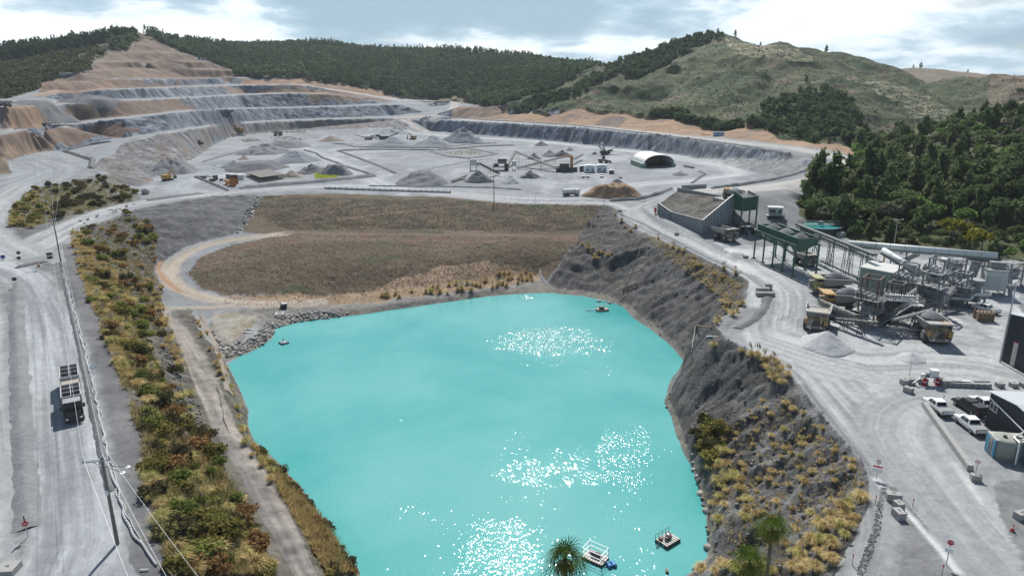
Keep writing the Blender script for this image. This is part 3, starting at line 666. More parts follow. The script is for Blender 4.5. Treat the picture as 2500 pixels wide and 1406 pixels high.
road([(2130, 1230), (2150, 1300), (2115, 1420)], 2.0, (.26, .27, .275), (.17, .18, .185), 'ground', seed=23)
# ---------------------------------------------------------------- relief
def ridged(x, y, seed):
 s = 0; a = 1; t = 0
 for o in range(4):
  c = math.cos(.8 + o * 1.1) * 2.1 ** o; q = math.sin(.8 + o * 1.1) * 2.1 ** o
  s = s + a * (1 - 2 * np.abs(2 * vn(x * c - y * q, x * q + y * c, seed + o) - 1)); t += a; a *= .55
 return s / t
fw = smooth(RR, 180, 420)[:, None]
rel = AMP * .8 * (fbm(GX / NSC, GY / NSC, 5, 4, .6) * (1 - fw) + fbm(GX / NSC / 1.9, GY / NSC / 1.9, 6, 4, .6) * fw)
rk = ROCK * AMP
rel = rel + rk * ridged(GX / (NSC * 3), GY / (NSC * 3) + ZB * .15, 15) * .9
mid = smooth(ZB, ZL + .2, ZL + 4) * smooth(ZB, .2, -2.5)
gul = ridged(GX / 11 + .15 * GY / 9, GY / 3.4, 25) * 1.25 + fbm(GX / 6, GY / 2.6, 27, 4, .6) * .8
rel = rel + np.where(cl, mid * gul, 0) + np.where(lb, mid * fbm(GX / 4.5, GY / 4.5, 28, 4, .6) * .9, 0)
hr = (LAB == NAMES.index('scrub_hill')) & (RMAX < 1300)
rel = rel + np.where(hr, -15 * np.abs(fbm(GX / 85 + GY / 170, GY / 85 - GX / 170, 29, 4, .5)) ** .8 + 4.0, 0)
ZG = ZB + np.where(ins_shore, 0, rel)
# faces: push out in plan by lifting along the slope
VARI = 1 + .24 * (fbm(GX / .8, GY / .8, 81, 4, .7) * (1 - fw) + fbm(GX / 3.2, GY / 3.2, 82, 4, .7) * fw) + .12 * fbm(GX / 20, GY / 20, 83, 3)
VARI = VARI + np.where(LAB == 3, .45 * fbm(GX / 2.0 + ZB * .3, GY / 2.0, 84, 4, .75), 0)
RCOL *= VARI[..., None]
RCOL = np.clip(RCOL, .012, .62)
# ---------------------------------------------------------------- ground materials and sheets
def terrain_mat():
 m = bpy.data.materials.new("terrain"); m.use_nodes = True
 T = NT(m.node_tree)
 pos = T.n('ShaderNodeNewGeometry').outputs['Position']
 col = T.n('ShaderNodeAttribute', attribute_name='soil').outputs[0]
 rk = T.n('ShaderNodeAttribute', attribute_name='rock').outputs[2]
 n1 = T.noise(pos, 2.2, 6, .68); n2 = T.noise(pos, .35, 5, .6); n3 = T.noise(pos, 9.0, 3, .6)
 k = T.math('ADD', T.math('MULTIPLY', T.math('SUBTRACT', n1, .5), T.math('MULTIPLY_ADD', rk, 1.5, .28)), 1.0)
 k = T.math('ADD', k, T.math('MULTIPLY', T.math('SUBTRACT', n2, .5), .35))
 k = T.math('ADD', k, T.math('MULTIPLY', T.math('SUBTRACT', n3, .5), T.math('MULTIPLY_ADD', rk, .5, .25)))
 c = T.n('ShaderNodeVectorMath', {0: col, 1: T.n('ShaderNodeCombineXYZ', {0: k, 1: k, 2: k})}, operation='MULTIPLY').outputs[0]
 hh = T.math('ADD', T.math('MULTIPLY', n1, .6), T.math('ADD', n2, T.math('MULTIPLY', n3, .15)))
 b = T.n('ShaderNodeBump', {'Height': hh, 'Strength': T.math('MULTIPLY_ADD', rk, .75, .12), 'Distance': .9})
 p = T.n('ShaderNodeBsdfPrincipled', {'Base Color': c, 'Roughness': .95, 'Normal': b.outputs[0]})
 p.inputs['Specular IOR Level'].default_value = .15
 T.n('ShaderNodeOutputMaterial', {0: p.outputs[0]})
 return m
MT = terrain_mat()
idx = np.arange(NR * NA).reshape(NR, NA)
quads = np.stack([idx[:-1, :-1], idx[:-1, 1:], idx[1:, 1:], idx[1:, :-1]], -1).reshape(-1, 4)
V = np.stack([GX, GY, ZG], -1).reshape(-1, 3)
e1 = np.gradient(np.stack([GX, GY, ZG], -1), axis=1); e2 = np.gradient(np.stack([GX, GY, ZG], -1), axis=0)
NRM = np.cross(e1, e2).reshape(-1, 3); NRM /= np.linalg.norm(NRM, axis=1)[:, None]
C4 = np.concatenate([RCOL.reshape(-1, 3), np.ones((NR * NA, 1))], 1)
RKF = ROCK.reshape(-1)
lab_q = LAB[:-1, :-1].reshape(-1)
def make_mesh(name, v, f):
 me = bpy.data.meshes.new(name)
 nf, k = f.shape
 me.vertices.add(len(v)); me.vertices.foreach_set('co', v.astype(np.float32).ravel())
 me.loops.add(nf * k); me.loops.foreach_set('vertex_index', f.astype(np.int32).ravel())
 me.polygons.add(nf); me.polygons.foreach_set('loop_start', np.arange(0, nf * k, k, dtype=np.int32))
 me.update(calc_edges=True)
 return me
for li, nm in enumerate(NAMES):
 q = quads[lab_q == li]
 if len(q) == 0: continue
 u, inv = np.unique(q.ravel(), return_inverse=True)
 me = make_mesh(nm, V[u], inv.reshape(-1, 4))
 a = me.color_attributes.new('soil', 'FLOAT_COLOR', 'POINT'); a.data.foreach_set('color', C4[u].astype(np.float32).ravel())
 a = me.attributes.new('rock', 'FLOAT', 'POINT'); a.data.foreach_set('value', RKF[u].astype(np.float32))
 me.polygons.foreach_set('use_smooth', np.ones(len(me.polygons), bool))
 me.normals_split_custom_set_from_vertices(NRM[u].astype(np.float32).tolist())
 me.materials.append(MT)
 o = bpy.data.objects.new(nm, me); COL.objects.link(o); o['kind'] = 'structure'
# ---------------------------------------------------------------- lake
def lake_mat():
 m = bpy.data.materials.new("lake_water"); m.use_nodes = True
 T = NT(m.node_tree)
 pos = T.n('ShaderNodeNewGeometry').outputs['Position']
 w1 = T.noise(T.n('ShaderNodeMapping', {'Vector': pos, 'Scale': (1.0, .75, 1)}).outputs[0], 2.0, 0, .5, .5)
 w2 = T.noise(pos, 5.0, 0, .5)
 w0 = T.noise(pos, .06, 4, .6, .8)
 sp = T.n('ShaderNodeSeparateXYZ', {0: pos})
 wind = T.math('MULTIPLY', w0, .9)
 brk = T.maprange(T.noise(pos, .35, 4, .65), .3, .7, .1, 1.35)
 for cx, cy, rx, ry, k in ((9, 158, 14, 9, 1.1), (13, 97, 11, 4, .34), (19, 106, 5, 8, .30), (1, 100, 5, 8, .22), (-2, 79, 7, 8, .30), (4, 196, 4, 3, .7), (22, 139, 7, 3, .25), (5, 143, 7, 3, .25)):
  dx = T.math('DIVIDE', T.math('SUBTRACT', sp.outputs[0], cx), rx); dy = T.math('DIVIDE', T.math('SUBTRACT', sp.outputs[1], cy), ry)
  r2 = T.math('ADD', T.math('MULTIPLY', dx, dx), T.math('MULTIPLY', dy, dy))
  wind = T.math('ADD', wind, T.math('MULTIPLY', brk, T.math('POWER', 2.718, T.math('MULTIPLY_ADD', r2, -1.0, math.log(k)))))
 calm = T.maprange(wind, .38, 1.25, .045, .36)
 hgt = T.math('ADD', T.math('MULTIPLY', w1, .7), T.math('MULTIPLY', w2, .3))
 bump = T.n('ShaderNodeBump', {'Height': hgt, 'Strength': 1.0, 'Distance': calm})
 tint = T.noise(pos, .02, 5, .6, .15)
 tint = T.math('ADD', tint, T.math('MULTIPLY', T.maprange(sp.outputs[0], 12, 40, 0, 1), T.maprange(sp.outputs[1], 110, 175, -.05, -.22)))
 c = T.ramp(tint, [(0.22, (.022, .275, .26)), (0.5, (.10, .36, .352)), (0.75, (.175, .415, .408))])
 p = T.n('ShaderNodeBsdfPrincipled', {'Base Color': c, 'Roughness': T.maprange(wind, .5, 1.2, .05, .15), 'IOR': 1.33, 'Normal': bump.outputs[0]})
 T.n('ShaderNodeOutputMaterial', {0: p.outputs[0]})
 return m
def lake():
 pts = np.array([p[:2] for p in shore3[:-1]])
 c = pts.mean(0)
 out = c + (pts - c) * (1 + 3.0 / np.linalg.norm(pts - c, axis=1))[:, None]
 me = bpy.data.meshes.new("lake_water")
 me.from_pydata([(x, y, ZL) for x, y in out], [], [list(range(len(out)))])
 if me.polygons[0].normal.z < 0: me.flip_normals()
 me.materials.append(lake_mat())
 o = bpy.data.objects.new("lake_water", me); COL.objects.link(o); o['kind'] = 'structure'
lake()
# ---------------------------------------------------------------- building kit
def tag(o, label=None, cat=None, group=None, kind=None):
 for k, v in (('label', label), ('category', cat), ('group', group), ('kind', kind)):
  if v: o[k] = v
 return o
def thing(name, label, cat, loc=(0, 0, 0), rz=0.0, group=None):
 o = bpy.data.objects.new(name, None); COL.objects.link(o)
 o.empty_display_size = .3
 o.location = loc; o.rotation_euler = (0, 0, rz)
 return tag(o, label, cat, group)
def copy_tree(o, parent=None):
 c = o.copy(); COL.objects.link(c); c.parent = parent
 for ch in o.children:
  copy_tree(ch, c)
 return c
def dup(o, loc, rz=0, label=None, group=None, sc=None):
 c = copy_tree(o); c.location = loc; c.rotation_euler = (0, 0, rz)
 if label: c['label'] = label
 if group: c['group'] = group
 if sc: c.scale = (sc, sc, sc) if not hasattr(sc, '__len__') else sc
 return c
class MB:
 def __init__(s): s.v = []; s.f = []
 def add(s, vs, fs):
  n = len(s.v); s.v += [tuple(p) for p in vs]; s.f += [tuple(i + n for i in f) for f in fs]; return s
 BOXF = [(0, 3, 2, 1), (4, 5, 6, 7), (0, 1, 5, 4), (1, 2, 6, 5), (2, 3, 7, 6), (3, 0, 4, 7)]
 def box(s, c, d, rz=0.0, top=None):
  """centre of the base, size; top = (sx, sy) shrink of the top face"""
  x, y, z = d[0] / 2, d[1] / 2, d[2]
  tx, ty = (x, y) if top is None else (x * top[0], y * top[1])
  co, si = math.cos(rz), math.sin(rz)
  vs = []
  for (px, py, pz) in [(-x, -y, 0), (x, -y, 0), (x, y, 0), (-x, y, 0), (-tx, -ty, z), (tx, -ty, z), (tx, ty, z), (-tx, ty, z)]:
   vs.append((c[0] + px * co - py * si, c[1] + px * si + py * co, c[2] + pz))
  return s.add(vs, MB.BOXF)
 def beam(s, p, q, w, h=None):
  h = h or w
  p = Vector(p); q = Vector(q); d = (q - p)
  if d.length < 1e-6: return s
  d.normalize()
  up = Vector((0, 0, 1)) if abs(d.z) < .95 else Vector((0, 1, 0))
  a = d.cross(up).normalized() * (w / 2); b = a.normalized().cross(d) * (h / 2)
  vs = [p - a - b, p + a - b, p + a + b, p - a + b, q - a - b, q + a - b, q + a + b, q - a + b]
  return s.add(vs, [(0, 1, 2, 3), (7, 6, 5, 4), (4, 5, 1, 0), (5, 6, 2, 1), (6, 7, 3, 2), (7, 4, 0, 3)])
 def tube(s, p, q, r, n=10, r2=None, cap=True):
  r2 = r if r2 is None else r2
  p = Vector(p); q = Vector(q); d = (q - p).normalized()
  up = Vector((0, 0, 1)) if abs(d.z) < .95 else Vector((0, 1, 0))
  a = d.cross(up).normalized(); b = a.cross(d)
  vs = []
  for c, R in ((p, r), (q, r2)):
   for k in range(n):
    t = 2 * math.pi * k / n
    vs.append(c + a * math.cos(t) * R + b * math.sin(t) * R)
  fs = [(k, (k + 1) % n, n + (k + 1) % n, n + k) for k in range(n)]
  if cap: fs += [tuple(range(n))[::-1], tuple(range(n, 2 * n))]
  return s.add(vs, fs)
 def pipe(s, pts, r, n=6):
  for a, b in zip(pts, pts[1:]): s.tube(a, b, r, n)
  return s
 def loft(s, rings, cap=True):
  n = len(rings[0]); vs = [p for r in rings for p in r]; fs = []
  for i in range(len(rings) - 1):
   for k in range(n):
    fs.append((i * n + k, i * n + (k + 1) % n, (i + 1) * n + (k + 1) % n, (i + 1) * n + k))
  if cap: fs += [tuple(range(n))[::-1], tuple(range((len(rings) - 1) * n, len(rings) * n))]
  return s.add(vs, fs)
 def prism(s, prof, y0, y1):
  """profile in x,z pushed along y"""
  n = len(prof)
  vs = [(x, y0, z) for x, z in prof] + [(x, y1, z) for x, z in prof]
  return s.add(vs, [(k, (k + 1) % n, n + (k + 1) % n, n + k) for k in range(n)] + [tuple(range(n))[::-1], tuple(range(n, 2 * n))])
 def plate(s, vs, t=0.06):
  """thin slab from a quad or polygon"""
  a = [Vector(v) for v in vs]; nn = (a[1] - a[0]).cross(a[2] - a[0]).normalized() * t
  n = len(a); lo = [v - nn for v in a]
  return s.add(a + lo, [tuple(range(n)), tuple(range(n, 2 * n))[::-1]] + [(k, n + k, n + (k + 1) % n, (k + 1) % n) for k in range(n)])
 def build(s, name, mat, parent=None, smooth=False, loc=None, rz=None):
  me = bpy.data.meshes.new(name); me.from_pydata(s.v, [], s.f)
  bm = bmesh.new(); bm.from_mesh(me); bmesh.ops.recalc_face_normals(bm, faces=bm.faces); bm.to_mesh(me); bm.free()
  if smooth: me.polygons.foreach_set('use_smooth', [True] * len(me.polygons))
  me.materials.append(mat)
  o = bpy.data.objects.new(name, me); COL.objects.link(o); o.parent = parent
  if loc is not None: o.location = loc
  if rz is not None: o.rotation_euler = (0, 0, rz)
  return o
_M = {}
def pm(name, col, rough=.7, metal=0.0, var=.18, dust=0.0, scale=2.5, spec=.3):
 """painted / bare surface with blotches and quarry dust on what faces up"""
 if name in _M: return _M[name]
 m = bpy.data.materials.new(name); m.use_nodes = True
 T = NT(m.node_tree)
 g = T.n('ShaderNodeNewGeometry')
 n = T.noise(g.outputs['Position'], scale, 5, .62)
 k = T.math('MULTIPLY_ADD', T.math('SUBTRACT', n, .5), 2 * var, 1.0)
 c = T.n('ShaderNodeVectorMath', {0: col, 1: T.n('ShaderNodeCombineXYZ', {0: k, 1: k, 2: k})}, operation='MULTIPLY').outputs[0]
 if dust > 0:
  nz = T.n('ShaderNodeSeparateXYZ', {0: g.outputs['Normal']}).outputs[2]
  n2 = T.noise(g.outputs['Position'], 1.1, 4, .6)
  f = T.math('MULTIPLY', T.math('ADD', T.maprange(nz, .1, .8, .25, 1.0), T.math('MULTIPLY', T.math('SUBTRACT', n2, .5), 1.2)), dust, clamp=True)
  c = T.mixc(f, c, (.37, .385, .385))
 p = T.n('ShaderNodeBsdfPrincipled', {'Base Color': c, 'Roughness': rough, 'Metallic': metal})
 p.inputs['Specular IOR Level'].default_value = spec
 T.n('ShaderNodeOutputMaterial', {0: p.outputs[0]})
 _M[name] = m
 return m
def ground(x, y): return float(gz(x, y))
def heading(p, q): return math.atan2(q[1] - p[1], q[0] - p[0])
def to_ground(o, x, y, rz=0, dz=0):
 o.location = (x, y, ground(x, y) + dz); o.rotation_euler = (0, 0, rz)
def along(base, u, a, v=None, b=0.0, z=0.0):
 """point base + u*a + v*b at height z (plan unit vectors)"""
 v = v or (0, 0)
 return (base[0] + u[0] * a + v[0] * b, base[1] + u[1] * a + v[1] * b, z)
def vert_z(px, py, xy):
 """height at which the sight line of a pixel row passes over a plan position"""
 Y = math.hypot(*xy); r = ray(px, py); t = Y / math.hypot(r[0], r[1])
 return CH + r[2] * t
# ---------------------------------------------------------------- plants
rng = np.random.RandomState(3)
def leaf_mat(name, cols, rough=.6, trans=.42, scale=1.2):
 m = bpy.data.materials.new(name); m.use_nodes = True
 T = NT(m.node_tree)
 g = T.n('ShaderNodeNewGeometry')
 oi = T.n('ShaderNodeObjectInfo').outputs['Random']
 n = T.noise(g.outputs['Position'], scale, 3, .6)
 f = T.math('ADD', T.math('MULTIPLY', n, .75), T.math('ADD', T.math('MULTIPLY', g.outputs['Random Per Island'], .45), T.math('MULTIPLY', oi, .35)))
 st = [(.25 + .85 * i / (len(cols) - 1), c) for i, c in enumerate(cols)]
 st = [(min(1.0, p), c) for p, c in st]
 c = T.ramp(f, st)
 d = T.n('ShaderNodeBsdfDiffuse', {'Color': c})
 t = T.n('ShaderNodeBsdfTranslucent', {'Color': c})
 a = T.n('ShaderNodeMixShader', {0: trans, 1: d.outputs[0], 2: t.outputs[0]})
 T.n('ShaderNodeOutputMaterial', {0: a.outputs[0]})
 return m
L_DARK = leaf_mat('leaves_dark', [(0.041, 0.071, 0.032), (0.086, 0.134, 0.057), (0.165, 0.231, 0.098)], scale=.35)
L_OLIVE = leaf_mat('leaves_olive', [(0.043, 0.062, 0.030), (0.095, 0.127, 0.059), (0.190, 0.231, 0.109)], scale=.35)
L_GREEN = leaf_mat('leaves_green', [(0.048, 0.095, 0.028), (0.106, 0.186, 0.057), (0.203, 0.309, 0.095)], scale=.35)
L_GREY = leaf_mat('leaves_grey', [(0.069, 0.078, 0.051), (0.146, 0.156, 0.101), (0.234, 0.244, 0.166)], scale=.35)
L_YEL = leaf_mat('leaves_yellow', [(0.104, 0.111, 0.019), (0.221, 0.215, 0.039), (0.351, 0.319, 0.065)], scale=.35)
L_FAR = leaf_mat('leaves_far', [(0.021, 0.037, 0.023), (0.050, 0.079, 0.041), (0.106, 0.147, 0.075)], scale=.03)
L_SCRUB = leaf_mat('leaves_scrub', [(0.034, 0.044, 0.024), (0.083, 0.088, 0.048), (0.156, 0.142, 0.088)], scale=.05)
S_OLIVE = leaf_mat('shrub_olive', [(0.057, 0.061, 0.019), (0.162, 0.152, 0.046), (0.323, 0.275, 0.091)])
S_BROWN = leaf_mat('shrub_brown', [(0.076, 0.044, 0.020), (0.212, 0.128, 0.054), (0.374, 0.238, 0.111)])
S_GREEN = leaf_mat('shrub_green', [(0.049, 0.076, 0.019), (0.133, 0.167, 0.046), (0.266, 0.285, 0.085)])
S_DARK = leaf_mat('shrub_dark', [(0.027, 0.030, 0.017), (0.067, 0.067, 0.034), (0.142, 0.123, 0.063)])
T_GOLD = leaf_mat('tussock_gold', [(0.253, 0.196, 0.089), (0.483, 0.375, 0.173), (0.690, 0.560, 0.294)], trans=.35)
T_YEL = leaf_mat('tussock_yellow', [(0.196, 0.190, 0.066), (0.402, 0.374, 0.143), (0.609, 0.540, 0.242)], trans=.35)
T_PALE = leaf_mat('plume_pale', [(.40, .32, .22), (.56, .46, .35), (.68, .60, .48)], trans=.35)
L_PALM = leaf_mat('palm_fronds', [(0.018, 0.033, 0.007), (0.054, 0.089, 0.016), (0.124, 0.177, 0.032)], rough=.4, scale=2)
L_LIME = leaf_mat('lime_grass', [(.25, .29, .03), (.42, .46, .06), (.55, .58, .12)], trans=.3)
BARK = pm('bark', (.12, .10, .08), .95, var=.4, scale=4)
BARKG = pm('bark_grey', (.20, .18, .155), .95, var=.4, scale=4)
def quads_mesh(name, c, size, elong=1.4, flat=0.0, seed=0, outward=None):
 """many small leaf-sized faces at centres c (n,3)"""
 r = np.random.RandomState(seed)
 n = len(c)
 d = r.normal(size=(n, 3))
 if outward is not None: d = d * .8 + outward
 d[:, 2] += flat
 d /= np.linalg.norm(d, axis=1)[:, None]
 h = r.normal(size=(n, 3)); a = np.cross(d, h); a /= np.linalg.norm(a, axis=1)[:, None] + 1e-9
 b = np.cross(d, a)
 s = (size * (.6 + .8 * r.rand(n)))[:, None] if np.isscalar(size) else (size * (.6 + .8 * r.rand(n)))[:, None]
 a = a * s * .5 * elong; b = b * s * .5
 k = .25 + .5 * r.rand(n)[:, None]
 v = np.stack([c - a - b * k, c + a * .2 - b, c + a + b * k, c - a * .2 + b], 1).reshape(-1, 3)
 f = np.arange(4 * n).reshape(n, 4)
 return make_mesh(name, v, f)
def crown_pts(n, kind, R, H, z0, seed):
 """clumps of leaves through the volume of a crown"""
 r = np.random.RandomState(seed)
 out = []
 if kind == 'round':
  m = 16
  cc = r.normal(size=(m, 3)); cc /= np.linalg.norm(cc, axis=1)[:, None]
  cc *= (.35 + .6 * r.rand(m))[:, None]
  cc[:, 2] = np.abs(cc[:, 2]) * 1.0 - .25
  cr = .34 + .22 * r.rand(m)
 elif kind == 'cone':
  m = 26
  t = r.rand(m) ** .8; ang = r.rand(m) * 6.28
  rad = (1 - t) * .85 + .08
  rad2 = rad * (.3 + .7 * r.rand(m))
  cc = np.stack([np.cos(ang) * rad2, np.sin(ang) * rad2, t * 2 - 1], 1)
  cr = .16 + .26 * (1 - t) * (.6 + .5 * r.rand(m))
 elif kind == 'tiers':
  m = 22
  t = np.repeat(np.linspace(0, 1, 8), 3)[:m] + r.normal(size=m) * .03; ang = r.rand(m) * 6.28
  rad2 = (np.sin(t * 2.6 + .5) * .75) * (.5 + .5 * r.rand(m))
  cc = np.stack([np.cos(ang) * rad2, np.sin(ang) * rad2, t * 2 - 1], 1)
  cr = .20 + .16 * r.rand(m)
 else:  # 'flat'
  m = 12
  ang = r.rand(m) * 6.28; rad2 = r.rand(m) ** .5 * .85
  cc = np.stack([np.cos(ang) * rad2, np.sin(ang) * rad2, .5 + .35 * r.rand(m) - .5 * rad2], 1)
  cr = .28 + .18 * r.rand(m)
 w = cr ** 2; w /= w.sum()
 which = r.choice(m, n, p=w)
 d = r.normal(size=(n, 3)); d /= np.linalg.norm(d, axis=1)[:, None]
 q = cc[which] + d * (cr[which] * (r.rand(n) ** .4))[:, None] * np.array([1, 1, .8])
 q += r.normal(size=q.shape) * .05
 p = q * np.array([R, R, H / 2]); p[:, 2] += z0 + H / 2
 return p, d
def make_tree(kind, R, H, trunk, n, leaf, lm, bark, seed, label, name='forest_tree', cat='tree'):
 o = thing(name, label, cat)
 p, d = crown_pts(n, kind, R, H, trunk, seed)
 me = quads_mesh('crown', p, leaf, 1.5, .25, seed, d * .7); me.materials.append(lm)
 c = bpy.data.objects.new('crown', me); COL.objects.link(c); c.parent = o
 r = random.Random(seed); mb = MB(); top = trunk + H * .75
 x = y = 0.0; z = -.6; segs = 5
 rad = max(.1, R * .06)
 for i in range(segs):
  x2 = x + r.uniform(-.12, .12) * R * .3; y2 = y + r.uniform(-.12, .12) * R * .3; z2 = z + (top + .6) / segs
  mb.tube((x, y, z), (x2, y2, z2), rad * (1 - i / segs * .8), 6, rad * (1 - (i + 1) / segs * .8))
  if i >= 1:
   for k in range(2):
    a = r.uniform(0, 6.28); L = R * (.6 if i < 3 else .4)
    mb.tube((x2, y2, z2), (x2 + math.cos(a) * L, y2 + math.sin(a) * L, z2 + L * .55), rad * .45 * (1 - i / segs * .6), 4, rad * .12)
  x, y, z = x2, y2, z2
 mb.build('trunk', bark, o)
 return o
def px_in(poly, n, seed=0):
 """random photo pixels inside an outline"""
 r = np.random.RandomState(seed); poly = np.array(poly, float)
 lo, hi = poly.min(0), poly.max(0); out = []
 while len(out) < n:
  q = lo + (hi - lo) * r.rand(4000, 2)
  x, y = q[:, 0], q[:, 1]; ins = np.zeros(len(q), bool)
  for (ax, ay), (bx, by) in zip(poly, np.roll(poly, -1, 0)):
   if ay == by: continue
   ins ^= ((ay > y) != (by > y)) & (x < (bx - ax) * (y - ay) / (by - ay) + ax)
  out += [tuple(t) for t in q[ins]]
 return out[:n]
def spread_on(poly, n, gap, seed=0, tries=12, maxd=1e9, mind=0, gap_k=None):
 """plan positions seen inside a photo outline, kept apart"""
 res = []
 pp = px_in(poly, n * tries, seed)
 for q, h in zip(pp, hits(pp)):
  d = math.hypot(h[0], h[1])
  if d > maxd or d < mind: continue
  g = gap if gap_k is None else gap_k(d)
  if all((h[0] - w[0]) ** 2 + (h[1] - w[1]) ** 2 > g * g for w in res):
   res.append((h[0], h[1], h[2], q[0], q[1]))
   if len(res) >= n: break
 return res
# --- right-hand forest: every tree a thing
FG = 'trees of the native forest beside the plant'
KINDS = []
for i, (k, R, H, tr, n, lf, lm, bk, lab) in enumerate([
 ('round', 4.2, 7.5, 2.2, 1000, .75, L_DARK, BARK, 'dark green broad-crowned tree in the forest slope right of the haul road'),
 ('round', 3.6, 6.0, 1.8, 900, .65, L_GREEN, BARK, 'fresh green rounded tree in the forest slope right of the haul road'),
 ('cone', 3.8, 11.5, 1.2, 1050, .75, L_OLIVE, BARKG, 'tall olive feathery-crowned tree in the forest slope right of the haul road'),
 ('tiers', 3.4, 10.5, 2.0, 900, .7, L_DARK, BARKG, 'tall dark tree with layered branches in the forest slope right of the haul road'),
 ('round', 3.4, 5.6, 2.0, 800, .65, L_GREY, BARKG, 'grey-green rounded tree in the forest slope right of the haul road'),
 ('round', 4.6, 8.2, 2.6, 1100, .8, L_OLIVE, BARK, 'olive green billowing tree in the forest slope right of the haul road'),
]):
 KINDS.append((make_tree(k, R, H, tr, n, lf, lm, bk, 100 + i, lab), lab))
used = set()
def plant_tree(k, x, y, z, s, rz, label=None, group=FG):
 o, lab = KINDS[k]
 if k not in used:
  used.add(k); t = o
 else:
  t = copy_tree(o)
 t.location = (x, y, z - .3); t.rotation_euler = (0, 0, rz); t.scale = (s, s, s * random.uniform(.9, 1.12))
 t['label'] = label or lab
 if group: t['group'] = group
 elif 'group' in t: del t['group']
 return t
random.seed(5)
FOREST = [(1945, 505), (1985, 470), (2010, 470), (2090, 430), (2085, 375), (2120, 345), (2230, 310), (2330, 262), (2400, 232), (2500, 215), (2560, 215), (2560, 655), (2480, 645), (2330, 622), (2200, 606), (2090, 592), (2010, 553)]
pts = spread_on(FOREST, 262, 4.2, 4, 14, maxd=460, gap_k=lambda d: 2.6 + d * .0075)
for (x, y, z, a, b) in sorted(pts, key=lambda p: -p[1]):
 nn = fbm(np.array([x / 30]), np.array([y / 30]), 3, 3)[0]
 w = [2.4, 1.3 + 2 * max(0, nn), 2.0, 1.6, .9, 2.2]
 k = random.choices(range(6), w)[0]
 s = random.uniform(.62, 1.08)
 if b > 560: s *= .72
 plant_tree(k, x, y, z, s, random.uniform(0, 6.28))
for i, (px, py, k, s, lab) in enumerate([
 (1992, 486, 2, 1.55, 'tall dark tree with a pointed crown standing just behind the retaining wall wing'),
 (2026, 500, 3, 1.5, 'dark layered tree right of the pointed pair beside the upper haul road'),
 (2068, 432, 3, .72, 'slender open-branched tree alone at the outer bend of the upper haul road'),
 (2110, 470, 2, 1.4, 'towering dark tree at the forest edge behind the bend of the haul road'),
 (2490, 235, 0, .9, 'dark rounded tree on the forest skyline at the right edge'),
]):
 h = hit(px, py); plant_tree(k, h[0], h[1], h[2], s, i * 1.3, lab, None)
yt = make_tree('flat', 4.0, 4.6, 1.2, 900, .5, L_YEL, BARKG, 140, 'yellow-green domed tree glowing among the dark forest above the plant', 'flowering_tree')
h = hit(2375, 618); yt.location = (h[0], h[1], h[2]); yt.scale = (1.05, 1.05, 1.25)
yt2 = dup(yt, (h[0] - 3.4, h[1] + 5, ground(h[0] - 3.4, h[1] + 5) + 1.6), 2.0, 'yellow-green tree crown just behind the glowing domed tree above the plant')
# --- masses too far to count: wooded hills, scrub
def mass(name, label, P3, R, H, nq, size, lm, seed, cone=None):
 """one merged canopy over plan points P3 (n,3) with crown radius R(n), height H(n)"""
 r = np.random.RandomState(seed); n = len(P3)
 d = r.normal(size=(n, nq, 3)); d /= np.linalg.norm(d, axis=2)[..., None]
 d[..., 2] = np.abs(d[..., 2]) * 1.15 - .25
 rad = r.rand(n, nq) ** .35
 if cone is not None:
  t = r.rand(n, nq) ** .8
  a = r.rand(n, nq) * 6.28; w = (1 - t) * .95 + .05
  dc = np.stack([np.cos(a) * w, np.sin(a) * w, t * 2.0 - 1], -1)
  d = np.where(cone[:, None, None], dc, d * rad[..., None])
 else:
  d = d * rad[..., None]
 c = np.stack([P3[:, None, 0] + d[..., 0] * R[:, None], P3[:, None, 1] + d[..., 1] * R[:, None], P3[:, None, 2] + H[:, None] * (.5 + .5 * d[..., 2])], -1).reshape(-1, 3)
 sz = np.repeat(R * size, nq)
 me = quads_mesh(name, c, sz, 1.3, .3, seed, (d.reshape(-1, 3)) * .8); me.materials.append(lm)
 o = bpy.data.objects.new(name, me); COL.objects.link(o)
 return tag(o, label, None, None, 'stuff')
def plan_scatter(mask_fn, n, rmin, rmax, a0, a1, seed):
 """plan points between distances, thinned by image density"""
 r = np.random.RandomState(seed)
 a = np.radians(a0 + (a1 - a0) * r.rand(n)); d = rmin * (rmax / rmin) ** r.rand(n)
 x = np.sin(a) * d; y = np.cos(a) * d
 k = mask_fn(x, y); x = x[k]; y = y[k]
 return np.stack([x, y, gz(x, y)], -1)
def lab_at(x, y):
 i = np.clip(np.searchsorted(RR, np.hypot(x, y)), 0, NR - 1); j = np.clip(np.searchsorted(AZ, np.arctan2(x, y)), 0, NA - 1)
 return LAB[i, j]
WH, SH = NAMES.index('wooded_hill'), NAMES.index('scrub_hill')
F3 = plan_scatter(lambda x, y: (lab_at(x, y) == WH) & (np.degrees(np.arctan2(x, y)) > -29), 21000, 760, 1650, -30, 16, 1)
rs = np.random.RandomState(9)
con = (fbm(F3[:, 0] / 60, F3[:, 1] / 60, 5, 3) + .5 * rs.rand(len(F3)) > .42)
Rm = np.where(con, 2.6 + 1.6 * rs.rand(len(F3)), 3.2 + 4.2 * rs.rand(len(F3)) ** 1.5); Hm = np.where(con, 11 + 6 * rs.rand(len(F3)), 7.5 + 5 * rs.rand(len(F3)))
mass('distant_forest', 'dark native forest covering the hills behind the quarry', F3, Rm * 1.12, Hm, 30, .52, L_FAR, 2, con)
